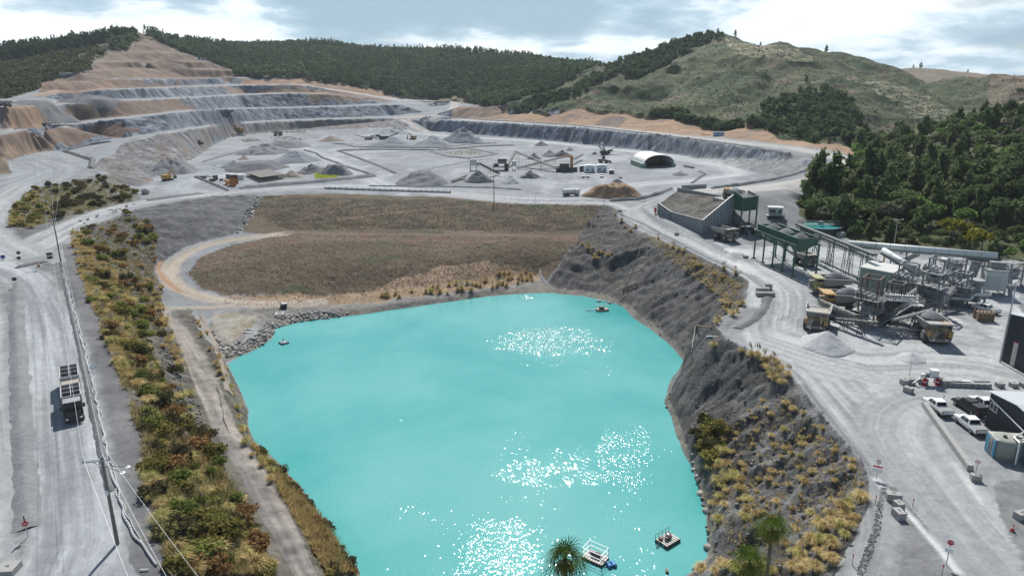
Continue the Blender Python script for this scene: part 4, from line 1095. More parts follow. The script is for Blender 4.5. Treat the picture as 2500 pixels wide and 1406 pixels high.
# left hill: conifer belt on the ridge, low bush on the face
ridge = np.array([PD(*p)[:2] for p in [(-700, 190, 900), (-300, 170, 900), (0, 150, 900), (100, 131, 950), (180, 115, 1000), (250, 97, 1050), (300, 82, 1080), (340, 78, 1100), (375, 92, 1110)]])
def near_ridge(x, y, w):
 d = np.full(x.shape, 1e9)
 for a, b in zip(ridge, ridge[1:]):
  ab = b - a; t = np.clip(((x - a[0]) * ab[0] + (y - a[1]) * ab[1]) / (ab @ ab), 0, 1)
  d = np.minimum(d, np.hypot(x - a[0] - t * ab[0], y - a[1] - t * ab[1]))
 return d < w
CON = leaf_mat('leaves_conifer', [(0.018, 0.038, 0.022), (0.041, 0.073, 0.038), (0.084, 0.124, 0.060)], scale=.03)
B3 = plan_scatter(lambda x, y: (lab_at(x, y) == WH) & near_ridge(x, y, 75), 9000, 700, 1250, -40, -24, 4)
mass('pine_belt', 'dark pine plantation along the left-hand ridge', B3, 2.4 + 1.2 * rs.rand(len(B3)), 12 + 6 * rs.rand(len(B3)), 26, .7, CON, 5, np.ones(len(B3), bool))
low = plan_scatter(lambda x, y: (lab_at(x, y) == WH) & ~near_ridge(x, y, 60), 7000, 500, 1100, -42, -24, 6)
mass('hillside_bush', 'low green bush on the hillside left of the quarry', low, 2.0 + 2.2 * rs.rand(len(low)), 2 + 3.5 * rs.rand(len(low)), 14, .7, L_GREEN if False else leaf_mat('leaves_hill', [(.025, .034, .018), (.058, .070, .036), (.12, .12, .066)], scale=.04), 7)
pw = plan_scatter(lambda x, y: (lab_at(x, y) == WH) & (gz(x, y) < 75) & (x > -420), 5000, 470, 700, -42, -33, 8)
mass('plantation_edge', 'dark young pines at the foot of the left hill', pw, 1.6 + 1.2 * rs.rand(len(pw)), 6 + 5 * rs.rand(len(pw)), 20, .8, CON, 9, np.ones(len(pw), bool))
# right hill
poly_r1 = [(1455, 160), (1560, 130), (1640, 100), (1740, 75), (1770, 88), (1700, 118), (1640, 150), (1600, 175), (1560, 190), (1500, 182)]
poly_r2 = [(1870, 250), (1960, 225), (2030, 215), (2075, 240), (2100, 300), (2090, 345), (2000, 335), (1900, 305), (1850, 290)]
poly_r3 = [(1240, 275), (1290, 245), (1400, 215), (1460, 175), (1500, 185), (1440, 215), (1350, 250), (1290, 277)]
poly_r4 = [(1580, 285), (1620, 270), (1660, 272), (1700, 300), (1760, 305), (1850, 300), (1900, 310), (2000, 340), (1990, 350), (1900, 322), (1830, 308), (1760, 322), (1700, 305), (1640, 290)]
PR = []
for pl, n, sd in ((poly_r1, 520, 1), (poly_r2, 380, 2), (poly_r3, 260, 3), (poly_r4, 240, 4)):
 PR += [h for h in hits(px_in(pl, n, sd)) if h[1] < 1300]
PR = np.array(PR)
PR[:, 2] -= 1.5
mass('hill_bush', 'dark bush in the gullies and along the ridge of the scrub hill', PR, 2.2 + 1.8 * rs.rand(len(PR)), 4 + 4.5 * rs.rand(len(PR)), 30, .6, L_FAR, 11)
sc = plan_scatter(lambda x, y: (lab_at(x, y) == SH), 15000, 380, 1150, 0, 37, 12)
mass('hill_scrub', 'olive and pinkish scrub over the hill behind the quarry', sc, .5 + .7 * rs.rand(len(sc)) ** 3, .4 + .7 * rs.rand(len(sc)) ** 2, 6, .9, L_SCRUB, 13)
# trees that stand out on the skylines
lone = make_tree('tiers', 3.4, 8.5, 3.5, 420, .9, L_DARK, BARK, 160, 'bare-trunked pine sticking out of the left-hand ridge', 'skyline_tree')
h = PD(181, 116, 985); lone.location = (h[0], h[1], ground(h[0], h[1]) + 2); lone.scale = (1.5, 1.5, 1.5)
for px, py, d, s, lab in [(2016, 132, 848, .85, 'lone dark tree on the skyline right of the pale pampas patch'), (1752, 86, 884, .62, 'wind-bent tree at the summit of the scrub hill'), (1795, 90, 880, .75, 'dark tree just right of the scrub hill summit'),
       (1858, 100, 870, .5, 'small tree on the ridge between summit and lone dark tree'), (2250, 150, 1540, 1.25, 'pointed tree on top of the far brown hill'), (2232, 153, 1545, .8, 'low tree left of the pointed one on the far brown hill'), (2366, 158, 1500, .7, 'small tree on the right shoulder of the far brown hill'),
       (1966, 222, 660, .62, 'small dark conifer standing on the open face of the scrub hill')]:
 h = PD(px, py, d); dup(lone, (h[0], h[1], ground(h[0], h[1]) - .5), px * .1, lab, None, s)
# --- shrubs and tussocks of the lake banks
def make_shrub(n, leaf, lm, seed, name='shrub'):
 p, d = crown_pts(n, 'round', 1.15, 1.7, -.15, seed)
 me = quads_mesh(name, p, leaf, 1.6, .2, seed, d * .6); me.materials.append(lm)
 return me
def make_tussock(n, h, lm, seed, plumes=0, name='tussock', spreadk=1.0):
 r = np.random.RandomState(seed)
 a = r.rand(n) * 6.28; s = (.12 + .85 * r.rand(n)) * spreadk; L = h * (.6 + .5 * r.rand(n))
 b = np.stack([np.cos(a) * .12, np.sin(a) * .12, np.full(n, -.1)], 1)
 m = b + np.stack([np.cos(a) * s * L * .38, np.sin(a) * s * L * .38, L * .72], 1)
 e = b + np.stack([np.cos(a) * s * L * .95, np.sin(a) * s * L * .95, L * (1.0 - .55 * s)], 1)
 w = np.stack([-np.sin(a), np.cos(a), np.zeros(n)], 1) * (.015 * h)
 v = np.stack([b - w, b + w, m + w * .9, m - w * .9, m + w * .9, e + w * .25, e - w * .25, m - w * .9], 1).reshape(-1, 3)
 f = np.arange(8 * n).reshape(-1, 4)
 me = make_mesh(name, v, f); me.materials.append(lm)
 return me
def plume_mesh(n, h, seed):
 r = np.random.RandomState(seed); mb = MB()
 for k in range(n):
  a = r.rand() * 6.28; s = r.rand() * .35
  p = (math.cos(a) * .15, math.sin(a) * .15, h * .5); q = (math.cos(a) * s * h, math.sin(a) * s * h, h * (1.25 + .3 * r.rand()))
  m = tuple(p[i] + (q[i] - p[i]) * .6 for i in range(3))
  mb.tube(p, m, .012, 4); mb.tube(m, q, .085, 5, .03)
 me = bpy.data.meshes.new('plume'); me.from_pydata(mb.v, [], mb.f); me.materials.append(T_PALE)
 return me
SHR = [[make_shrub(950, .17, lm, 30 + 3 * j + i) for i in range(3)] for j, lm in enumerate((S_OLIVE, S_BROWN, S_GREEN, S_DARK))]
TUS = [[make_tussock(330, 1.25, lm, 60 + 3 * j + i) for i in range(3)] for j, lm in enumerate((T_GOLD, T_YEL))]
PLM = [plume_mesh(9, 1.5, 80 + i) for i in range(2)]
def put(me, name, x, y, z, s, label, cat, group, rs_):
 o = bpy.data.objects.new(name, me); COL.objects.link(o)
 o.location = (x, y, z); o.rotation_euler = (rs_.uniform(-.12, .12), rs_.uniform(-.12, .12), rs_.uniform(0, 6.28))
 o.scale = (s * rs_.uniform(.85, 1.2), s * rs_.uniform(.85, 1.2), s * rs_.uniform(.8, 1.15))
 return tag(o, label, cat, group)
rs_ = random.Random(12)
LB1 = [(172, 565), (250, 545), (330, 525), (385, 585), (375, 660), (400, 700), (385, 760), (415, 830), (448, 920), (498, 1060), (598, 1240), (672, 1406), (420, 1406), (395, 1290), (360, 1160), (350, 1080), (318, 1000), (270, 850), (215, 720), (185, 640)]
SNAME = ['olive', 'rusty brown', 'green', 'dark']
pts = spread_on(LB1, 150, 1.5, 21, 14, gap_k=lambda d: 1.3 + d * .004)
ROCKY = inside(on_ground([(372, 790), (430, 870), (470, 960), (540, 1070), (520, 1090), (450, 1010), (400, 920), (360, 830)]), GX, GY)
def in_rock(x, y):
 i = min(NR - 1, int(np.searchsorted(RR, math.hypot(x, y)))); j = min(NA - 1, int(np.searchsorted(AZ, math.atan2(x, y)))); return ROCKY[i, j]
for (x, y, z, a, b) in pts:
 n1 = fbm(np.array([x / 11]), np.array([y / 11]), 8, 3)[0]
 if in_rock(x, y) and rs_.random() < .8: continue
 j = rs_.choices(range(4), [2.2, 1.2 + 3 * max(0, n1), 1.5 + 2 * max(0, -n1), 1.5])[0]
 s = rs_.uniform(.8, 1.75) * (.6 if a < 215 and b < 740 else 1)
 put(SHR[j][rs_.randrange(3)], 'shrub', x, y, z, s, SNAME[j] + ' shrub on the steep bank between the power line and the lakeside track', 'shrub', 'shrubs on the left lake bank', rs_)
KN = [(20, 530), (60, 470), (150, 450), (240, 428), (300, 455), (340, 470), (320, 492), (200, 520), (100, 548), (40, 560)]
for (x, y, z, a, b) in spread_on(KN, 100, 1.6, 22, 14, gap_k=lambda d: 1.9):
 j = 3 if 110 < a < 310 and rs_.random() < .92 else (0 if rs_.random() < .6 else 2)
 put(SHR[j][rs_.randrange(3)], 'shrub', x, y, z, rs_.uniform(.9, 1.7), SNAME[j] + ' shrub on the knoll below the gravel pad', 'shrub', 'shrubs on the knoll', rs_)
TQ = []; PLF = []
def tuss(poly, n, seed, gapk, sizes, goldp, label, group, plum=.0, zdrop=0):
 for (x, y, z, a, b) in spread_on(poly, n, 1, seed, 14, gap_k=gapk):
  TQ.append((rs_.uniform(*sizes) / math.hypot(x, y), x, y, z, 0 if rs_.random() < goldp else 1, label, group, rs_.random() < plum))
LBE = [(172, 570), (215, 560), (240, 640), (300, 680), (330, 760), (290, 830), (330, 930), (300, 940), (270, 850), (215, 720), (185, 640)]
tuss(LBE, 70, 31, lambda d: 1.4, (.9, 1.7), .3, ' tussock at the top edge of the left lake bank', 'tussocks on the left lake bank', .25)
tuss(LB1, 110, 45, lambda d: 1.5, (.7, 1.6), .6, ' tussock among the shrubs of the left lake bank', 'tussocks on the left lake bank', .12)
tuss([(395, 740), (425, 830), (460, 920), (440, 900), (405, 840), (370, 760), (340, 690), (370, 680)], 40, 32, lambda d: 1.1, (.8, 1.4), .9, ' tussock above the lakeside track', 'tussocks on the left lake bank', .3)
tuss([(350, 1130), (420, 1240), (500, 1300), (600, 1260), (670, 1400), (420, 1406), (390, 1290)], 44, 33, lambda d: 1.3, (.8, 1.4), .5, ' tussock low on the near left lake bank', 'tussocks on the left lake bank', 0)
tuss([(25, 560), (30, 500), (90, 460), (130, 520), (80, 560)], 24, 34, lambda d: 1.6, (1.2, 2.0), .25, ' tussock on the left flank of the knoll', 'tussocks on the knoll', 0)
tuss([(1700, 1230), (1760, 1060), (1820, 990), (1900, 950), (2000, 1030), (2110, 1150), (2110, 1230), (2040, 1340), (1960, 1400), (1880, 1290), (1800, 1250)], 84, 35, lambda d: 1.5, (.45, .85), .85, ' tussock on the rocky slope below the right haul road', 'tussocks on the right lake bank', .1)
tuss([(1690, 1070), (1720, 1010), (1770, 1050), (1780, 1130), (1840, 1200), (1850, 1290), (1750, 1290), (1740, 1180)], 34, 36, lambda d: 1.0, (.7, 1.2), .25, ' tussock on the shore side of the right rocky slope', 'tussocks on the right lake bank', 0)
tuss([(1900, 1400), (1960, 1330), (2050, 1230), (2110, 1190), (2100, 1260), (2050, 1350), (2000, 1406), (1700, 1400), (1760, 1370)], 40, 37, lambda d: 1.0, (.7, 1.2), .8, ' tussock on the near end of the right bank behind the palms', 'tussocks on the right lake bank', .1)
for pl, n, sd in (([(1420, 598), (1480, 590), (1500, 620), (1450, 640)], 12, 38), ([(1600, 580), (1700, 630), (1800, 670), (1790, 690), (1680, 650), (1600, 600)], 14, 39), ([(1760, 720), (1815, 730), (1810, 770), (1770, 790), (1745, 800), (1760, 850), (1740, 860)], 14, 40), ([(1800, 855), (1900, 885), (1930, 930), (1900, 950), (1860, 890)], 16, 41), ([(1500, 520), (1560, 560), (1540, 570), (1490, 530)], 5, 44)):
 tuss(pl, n, sd, lambda d: 1.0, (.8, 1.35), .9, ' tussock along the crest of the right-hand cliff', 'tussocks on the cliff crest', .5)
tuss([(910, 722), (1000, 712), (1120, 690), (1210, 672), (1290, 655), (1310, 690), (1200, 706), (1000, 735)], 44, 42, lambda d: 1.2, (.9, 1.5), .7, ' tussock with pale plumes along the far lake shore', 'tussocks on the far lake shore', .7)
tuss([(530, 850), (560, 910), (600, 1040), (620, 1090), (680, 1170), (670, 1190), (600, 1090), (560, 960), (520, 880), (470, 780), (485, 770)], 40, 43, lambda d: 1.0, (.6, 1.1), .5, ' tussock on the lake edge below the left track', 'tussocks on the left lake edge', .1)
TQ.sort(key=lambda t: -t[0]); VV = [[], []]; FF = [0, 0]
for i, (sz, x, y, z, j, label, group, plum) in enumerate(TQ):
 s = sz * math.hypot(x, y); me = TUS[j][i % 3]
 if i < 296:
  o = put(me, 'tussock', x, y, z, s, ('golden' if j == 0 else 'yellow-green') + label, 'tussock', group, rs_)
  if plum:
   p = bpy.data.objects.new('plume', PLM[i % 2]); COL.objects.link(p); p.parent = o
 else:
  co = np.empty(len(me.vertices) * 3, np.float32); me.vertices.foreach_get('co', co)
  VV[j].append(co.reshape(-1, 3) * s + np.array([x, y, z]))
  if plum:
   pc = np.array([v.co[:] for v in PLM[0].vertices]); PLF.append((pc * s + np.array([x, y, z])))
allv = np.concatenate(VV[0] + VV[1]); me = make_mesh('far_tussocks', allv, np.arange(len(allv)).reshape(-1, 4)); me.materials.append(T_GOLD)
o = bpy.data.objects.new('far_tussocks', me); COL.objects.link(o); tag(o, 'golden tussocks along the far lake shore, the knoll and the far cliff crest', None, None, 'stuff')
pf = [tuple(p.vertices) for p in PLM[0].polygons]; mb = MB()
for v in PLF: mb.add([tuple(q) for q in v], pf)
if PLF: tag(mb.build('pampas_plumes', T_PALE), 'pale pampas plumes above the far lake shore', None, None, 'stuff')
# shrubs elsewhere
for (x, y, z, a, b) in spread_on([(1690, 1050), (1720, 1020), (1770, 1050), (1760, 1110), (1720, 1140), (1700, 1120)], 12, 1.2, 24):
 j = rs_.choice([0, 2, 3]); put(SHR[j][rs_.randrange(3)], 'shrub', x, y, z, rs_.uniform(.9, 1.5), SNAME[j] + ' shrub on the shore spur of the right bank', 'shrub', 'shrubs on the right lake bank', rs_)
for (x, y, z, a, b) in spread_on([(625, 1095), (700, 1170), (780, 1270), (870, 1400), (800, 1406), (726, 1250), (660, 1150)], 38, 1.2, 25):
 j = rs_.choice([0, 1, 1, 3]); put(SHR[j][rs_.randrange(3)], 'shrub', x, y, z, rs_.uniform(.5, 1.0), SNAME[j] + ' shrub between the near track and the lake', 'shrub', 'shrubs along the lake edge', rs_)
for (x, y, z, a, b) in spread_on([(1940, 500), (1975, 485), (2030, 540), (2040, 560), (1990, 545)], 14, 1.6, 26) + spread_on([(300, 515), (340, 510), (380, 580), (360, 600), (320, 560)], 12, 1.4, 27):
 j = rs_.choice([0, 2]); put(SHR[j][rs_.randrange(3)], 'shrub', x, y, z, rs_.uniform(.8, 1.4), SNAME[j] + (' shrub behind the control cabin' if a > 1000 else ' shrub in the gully below the haul road'), 'shrub', 'shrubs behind the control cabin' if a > 1000 else 'shrubs in the gully', rs_)
# undergrowth that nobody could count
def tufts(name, label, polys, n, h, nb, lm, seed, wide=.10, maxr=600):
 r = np.random.RandomState(seed); P3 = []
 for pl in polys:
  P3.append(hits(px_in(pl, n // len(polys), seed + len(P3))))
 P3 = np.concatenate(P3)
 if polys[0] is LB1:
  nz = fbm(P3[:, 0] / 8, P3[:, 1] / 8, seed * 7, 3) + r.rand(len(P3)) * .5 - .1
  P3 = P3[(nz > 0) & ~np.array([in_rock(p[0], p[1]) for p in P3])]
 n = len(P3)
 a = r.rand(n, nb) * 6.28; s = .2 + .8 * r.rand(n, nb); L = h * (.5 + .8 * r.rand(n, 1)) * (.7 + .5 * r.rand(n, nb))
 b = P3[:, None, :] + np.stack([np.cos(a) * .1, np.sin(a) * .1, np.full(a.shape, -.08)], -1)
 e = b + np.stack([np.cos(a) * s * L * .8, np.sin(a) * s * L * .8, L], -1)
 w = np.stack([-np.sin(a), np.cos(a), np.zeros(a.shape)], -1) * (wide * h)
 v = np.stack([b - w, b + w, e + w * .4, e - w * .4], 2).reshape(-1, 3)
 me = make_mesh(name, v, np.arange(len(v)).reshape(-1, 4)); me.materials.append(lm)
 o = bpy.data.objects.new(name, me); COL.objects.link(o)
 return tag(o, label, None, None, 'stuff')
tufts('bank_undergrowth', 'low olive undergrowth between the bank shrubs', [LB1, LB1, KN], 9000, .85, 11, leaf_mat('undergrowth_olive', [(.085, .085, .035), (.20, .19, .085), (.38, .345, .175)]), 3, .05)
tufts('dry_grass', 'dry golden grass between the bank shrubs', [LB1, LBE, [(610, 1080), (690, 1165), (780, 1270), (865, 1400), (800, 1400), (665, 1160)]], 8000, .95, 13, T_GOLD, 4, .04)
tufts('brown_fern', 'brown bracken and twiggy growth on the left bank', [LB1], 2200, .9, 11, leaf_mat('fern_brown', [(.085, .062, .034), (.19, .14, .08), (.32, .25, .15)]), 5, .05)
tufts('slope_grass', 'sparse pale grass on the rocky right slope', [[(1700, 1230), (1760, 1060), (1900, 950), (2110, 1150), (2040, 1340), (1880, 1400), (1740, 1340)], [(1560, 560), (1720, 640), (1820, 700), (1780, 740), (1640, 640)]], 1700, .40, 7, T_GOLD, 6, .14)
UPG = [(640, 478), (1475, 502), (1452, 560), (1300, 566), (1000, 560), (700, 562), (612, 520)]
LOG_ = [(690, 572), (1440, 580), (1397, 600), (1360, 650), (1335, 685), (1250, 655), (1100, 690), (900, 710), (700, 722), (560, 718), (490, 704), (452, 668), (478, 634), (560, 600)]
tufts('heath', 'dark brown heath on the upper band of the grass slope', [UPG], 10000, .28, 5, leaf_mat('heath_dark', [(.06, .052, .038), (.10, .087, .064), (.15, .132, .098)], scale=.12), 7, .22)
tufts('heath', 'reddish brown and grey-green heath on the lower lobe above the lake', [LOG_] * 7 + [TAN], 11000, .26, 5, leaf_mat('heath_blades', [(.10, .098, .068), (.165, .132, .102), (.25, .195, .15)], scale=.10), 8, .24)
tufts('lime_weeds', 'bright lime weeds growing by the stockpile', [[(768, 424), (800, 418), (828, 430), (812, 437), (770, 436)]], 500, .7, 8, L_LIME, 8, .2)
tufts('lime_weeds', 'yellow weeds in the shallow pond basin', [[(1085, 374), (1150, 366), (1190, 376), (1120, 380)]], 260, .5, 6, L_YEL, 9, .2)
# --- palms
def palm(px, py, d, crown, seed, label):
 p = PD(px, py, d); r = random.Random(seed); gy = ground(p[0], p[1]); H = p[2] - gy
 o = thing('fan_palm', label, 'palm', (p[0], p[1], gy), seed)
 mb = MB(); n = 9
 for i in range(n):
  z0 = -.3 + (H + .2) * i / n; z1 = -.3 + (H + .2) * (i + 1) / n
  mb.tube((0, 0, z0), (0, 0, z1), .24 - .09 * i / n, 9, .22 - .09 * i / n)
 mb.build('trunk', BARK, o)
 vs = []; fs = []
 def frond(az, el, L, droop):
  d_ = Vector((math.cos(az) * math.cos(el), math.sin(az) * math.cos(el), math.sin(el)))
  side = d_.cross(Vector((0, 0, 1))).normalized(); up = side.cross(d_)
  c = Vector((0, 0, H)) + d_ * L * .45
  m = 12
  for k in range(m):
   t = (k / (m - 1) - .5) * 3.7
   v = (d_ * math.cos(t) + side * math.sin(t)).normalized()
   ll = L * .70 * (.8 + .2 * math.cos(t)) * r.uniform(.85, 1.1)
   w = (side * math.cos(t) - d_ * math.sin(t)) * .03
   mid = c + v * ll * .6 + up * .03; e = c + v * ll + Vector((0, 0, -droop * ll * r.uniform(.5, 1)))
   b = len(vs); vs.extend([c - w * .3, c + w * .3, mid + w, mid - w, e + w * .15, e - w * .15])
   fs.extend([(b, b + 1, b + 2, b + 3), (b + 3, b + 2, b + 4, b + 5)])
  b = len(vs); w = side * .03; q = Vector((0, 0, H)); vs.extend([q - w, q + w, c + w * .6, c - w * .6]); fs.append((b, b + 1, b + 2, b + 3))
 for i in range(34):
  t = i / 34; el = 1.4 - 2.1 * t + r.uniform(-.22, .22)
  frond(i * 2.4 + r.uniform(-.3, .3), el, crown * r.uniform(.8, 1.25) * (.8 + .3 * t), .25 + .5 * t)
 me = bpy.data.meshes.new('crown'); me.from_pydata([tuple(v) for v in vs], [], fs); me.materials.append(L_PALM)
 c = bpy.data.objects.new('crown', me); COL.objects.link(c); c.parent = o
 vs.clear(); fs.clear()
 for i in range(16):
  frond(i * 2.4 + .5, -1.0 + r.uniform(-.25, .2), crown * .72, .9)
 me = bpy.data.meshes.new('dead_fronds'); me.from_pydata([tuple(v) for v in vs], [], fs); me.materials.append(S_BROWN)
 c = bpy.data.objects.new('dead_fronds', me); COL.objects.link(c); c.parent = o
palm(1380, 1362, 52, 1.75, 1, 'fan palm with a round crown standing alone in front of the lake')
palm(1886, 1288, 62, 1.72, 2, 'fan palm with a visible trunk, taller of the pair on the right bank')
palm(1830, 1372, 56, 1.75, 3, 'fan palm, lower of the pair on the right bank')
# ---------------------------------------------------------------- stockpiles, mounds, boulders
def gravel_mat(name, col, col2, sc=1.2):
 m = bpy.data.materials.new(name); m.use_nodes = True
 T = NT(m.node_tree)
 g = T.n('ShaderNodeNewGeometry'); pos = g.outputs['Position']
 n = T.noise(pos, sc, 6, .65); n2 = T.noise(pos, .18, 3, .5)
 st = T.noise(T.n('ShaderNodeMapping', {'Vector': pos, 'Scale': (1, 1, .12)}).outputs[0], 1.6, 3, .6)
 f = T.maprange(T.math('ADD', T.math('MULTIPLY', n, .4), T.math('ADD', T.math('MULTIPLY', n2, .4), T.math('MULTIPLY', st, .25))), .38, .68)
 c = T.mixc(f, col, col2)
 b = T.n('ShaderNodeBump', {'Height': n, 'Strength': .5, 'Distance': .4})
 p = T.n('ShaderNodeBsdfPrincipled', {'Base Color': c, 'Roughness': .95, 'Normal': b.outputs[0]})
 p.inputs['Specular IOR Level'].default_value = .15
 T.n('ShaderNodeOutputMaterial', {0: p.outputs[0]})
 return m
ROADG = gravel_mat('road_gravel', (.22, .225, .23), (.30, .305, .31))
G_BLUE = gravel_mat('gravel_blue_grey', (.185, .207, .236), (.255, .277, .30))
G_GREY = gravel_mat('gravel_grey', (.155, .163, .175), (.225, .233, .242))
G_DARK = gravel_mat('gravel_dark', (.11, .115, .125), (.18, .185, .195))
G_LIGHT = gravel_mat('gravel_light', (.36, .375, .39), (.43, .44, .445))
G_BROWN = gravel_mat('gravel_brown', (.22, .19, .165), (.29, .255, .22))
G_SOIL = gravel_mat('soil_heap', (.21, .145, .095), (.31, .225, .145), .5)
ROCKM = gravel_mat('boulder_rock', (.24, .235, .22), (.46, .45, .42), 1.5)
ROCKDK = gravel_mat('boulder_dark', (.08, .08, .08), (.20, .20, .195), 1.5)
def pile(x0, x1, yt, yb, mat, label, rough=.12, flat=0.0, depth=1.0, seed=0, lobes=0, group='stockpiles on the quarry floor', name='stockpile'):
 """heap seen between photo columns x0..x1, crest row yt, front toe row yb"""
 pc = (x0 + x1) / 2
 f = hit(pc, yb); D = math.hypot(f[0], f[1])
 rx = (x1 - x0) / 2 / F * D * .98
 ry = rx * depth
 uy = np.array([f[0], f[1]]) / D
 c = np.array([f[0], f[1]]) + uy * ry * .95
 zc = ground(*c)
 H = max(.5, vert_z(pc, yt, c + uy * 0) - zc)
 H = min(H, rx * .78 if flat < .2 else rx * .7)
 n, m = 44, 15
 r = np.random.RandomState(seed + 5)
 vs = []
 th0 = math.atan2(-uy[0], uy[1])
 lb = [(r.uniform(-.55, .55), r.uniform(-.3, .3), r.uniform(.55, .95), r.uniform(.45, .8)) for _ in range(lobes)]
 for i in range(m + 1):
  q = (i / m)
  for k in range(n):
   a = 2 * math.pi * k / n
   e = 1 + .10 * math.sin(2 * a + seed) + .06 * math.sin(5 * a + seed * 2)
   lx, ly = math.cos(a) * q * e * 1.03, math.sin(a) * q * e * 1.03
   if lobes:
    h = max(L[2] * max(0, 1 - math.hypot((lx - L[0]), (ly - L[1])) / L[3]) for L in lb) if True else 0
    h = max(h, max(0, (1 - q)) * .8)
   else:
    h = max(0.0, 1 - q)
    if flat: h = min(h / (1 - flat), 1.0)
   h = h ** 1.03
   X = lx * rx; Y = ly * ry
   wx = c[0] + X * math.cos(th0) - Y * math.sin(th0); wy = c[1] + X * math.sin(th0) + Y * math.cos(th0)
   nz = fbm(np.array([wx / 2.2]), np.array([wy / 2.2]), seed + 3, 4, .6)[0] * rough * H * min(1, (1 - q) * 5) * 1.2
   vs.append((wx - c[0], wy - c[1], H * h + nz - (.35 if i == m else 0.02) + (ground(wx, wy) - zc) * q))
 fs = [(i * n + k, i * n + (k + 1) % n, (i + 1) * n + (k + 1) % n, (i + 1) * n + k) for i in range(m) for k in range(n)]
 me = bpy.data.meshes.new(name); me.from_pydata(vs, [], [f[::-1] for f in fs])
 me.polygons.foreach_set('use_smooth', [True] * len(fs)); me.materials.append(mat)
 o = bpy.data.objects.new(name, me); COL.objects.link(o); o.location = (c[0], c[1], zc)
 return tag(o, label, 'stockpile', group)
for i, a in enumerate([
 (779, 838, 331, 347, G_BROWN, 'small buff gravel heap alone below the back wall of the quarry', .1),
 (650, 760, 343, 362, G_GREY, 'flat-topped long grey heap, back one of the twin rows', .1, .45),
 (582, 707, 354, 379, G_GREY, 'lumpy grey heap in front of the flat-topped long heap', .3, .2),
 (580, 611, 380, 391, G_BROWN, 'tiny brown heap left of the two-toned cone', .2),
 (666, 781, 365, 400, G_BLUE, 'pale blue-grey cone with a sandy top in the middle of the stockyard', .1),
 (540, 606, 391, 412, G_BLUE, 'pale blue heap left of the dark flat-topped heap', .1),
 (555, 700, 395, 420, G_DARK, 'dark flat-topped heap behind the rack of frames', .1, .5),
 (688, 741, 416, 434, G_BROWN, 'low dark-brown heap right of the rack of frames', .15),
 (724, 803, 401, 425, G_DARK, 'dark rough heap behind the lime weeds', .3),
 (782, 862, 402, 430, G_GREY, 'grey flat-topped heap at the corner of the stockyard', .12, .4),
 (358, 484, 390, 428, G_GREY, 'broad rough grey heap behind the yellow excavator on the left', .3, .2),
 (903, 1016, 334, 361, G_BLUE, 'left one of three big blue-grey cones under the far wall', .13),
 (1004, 1114, 331, 361, G_BLUE, 'middle one of three big blue-grey cones under the far wall', .13),
 (1077, 1184, 311, 351, G_BLUE, 'tallest of three big blue-grey cones under the far wall', .13),
 (960, 1106, 419, 456, G_GREY, 'long rough grey heap in front left of the mobile plant', .22, .3),
 (1134, 1207, 412, 448, G_DARK, 'steep dark cone under the stacker conveyor', .12),
 (1220, 1275, 424, 450, G_LIGHT, 'pale blue cone just right of the steep dark cone', .12),
 (1270, 1319, 418, 437, G_DARK, 'small black rough heap right of the pale blue cone', .3),
 (1318, 1366, 366, 384, G_GREY, 'grey heap behind the long inclined conveyor', .15),
 (1348, 1396, 367, 384, G_DARK, 'dark lumpy heap beside the orange crusher frame', .3),
 (1284, 1323, 373, 390, G_DARK, 'dark smooth heap at the head of the long conveyor', .1),
 (1304, 1339, 344, 357, G_GREY, 'small grey cone near the foot of the right wall', .05),
 (1378, 1404, 360, 369, G_GREY, 'low grey cone right of the lumpy dark heap', .05),
 (1443, 1460, 370, 378, G_DARK, 'tiny dark cone left of the mobile screen', .05),
 (1638, 1682, 417, 430, G_GREY, 'small grey heap with a slab beside the bent berm', .15),
 (28, 158, 246, 262, G_DARK, 'low dark heap on the left-hand upper bench', .1, .4),
 (157, 282, 233, 254, G_DARK, 'dark heap around the mobile plant on the upper bench', .2, .2),
]):
 pile(*a[:7], *(a[7:]), seed=i * 3 + 1)
pile(1424, 1566, 452, 487, G_SOIL, 'orange-brown soil heap with a flat apron beside the water cart', .3, .5, .8, seed=90, group=None, name='soil_heap')
pile(1486, 1530, 432, 456, G_DARK, 'dark grey gravel dumped on the orange-brown soil heap', .2, seed=91, group=None)
pile(1946, 2082, 805, 866, G_LIGHT, 'pale grey cone beside the parked haul trucks', .07, seed=92, group=None)
pile(2188, 2258, 860, 886, G_LIGHT, 'small pale cone in the lattice shadow of the screen towers', .05, seed=93, group=None)
pile(1886, 1920, 556, 572, G_DARK, 'small black heap left of the green bins', .1, seed=94, group=None)
pile(1902, 1944, 564, 584, G_DARK, 'dark heap right behind the green bins', .1, seed=95, group=None)
pile(2042, 2096, 767, 781, G_GREY, 'small heap under the discharge belt in front of the screen tower', .06, seed=96, group=None)
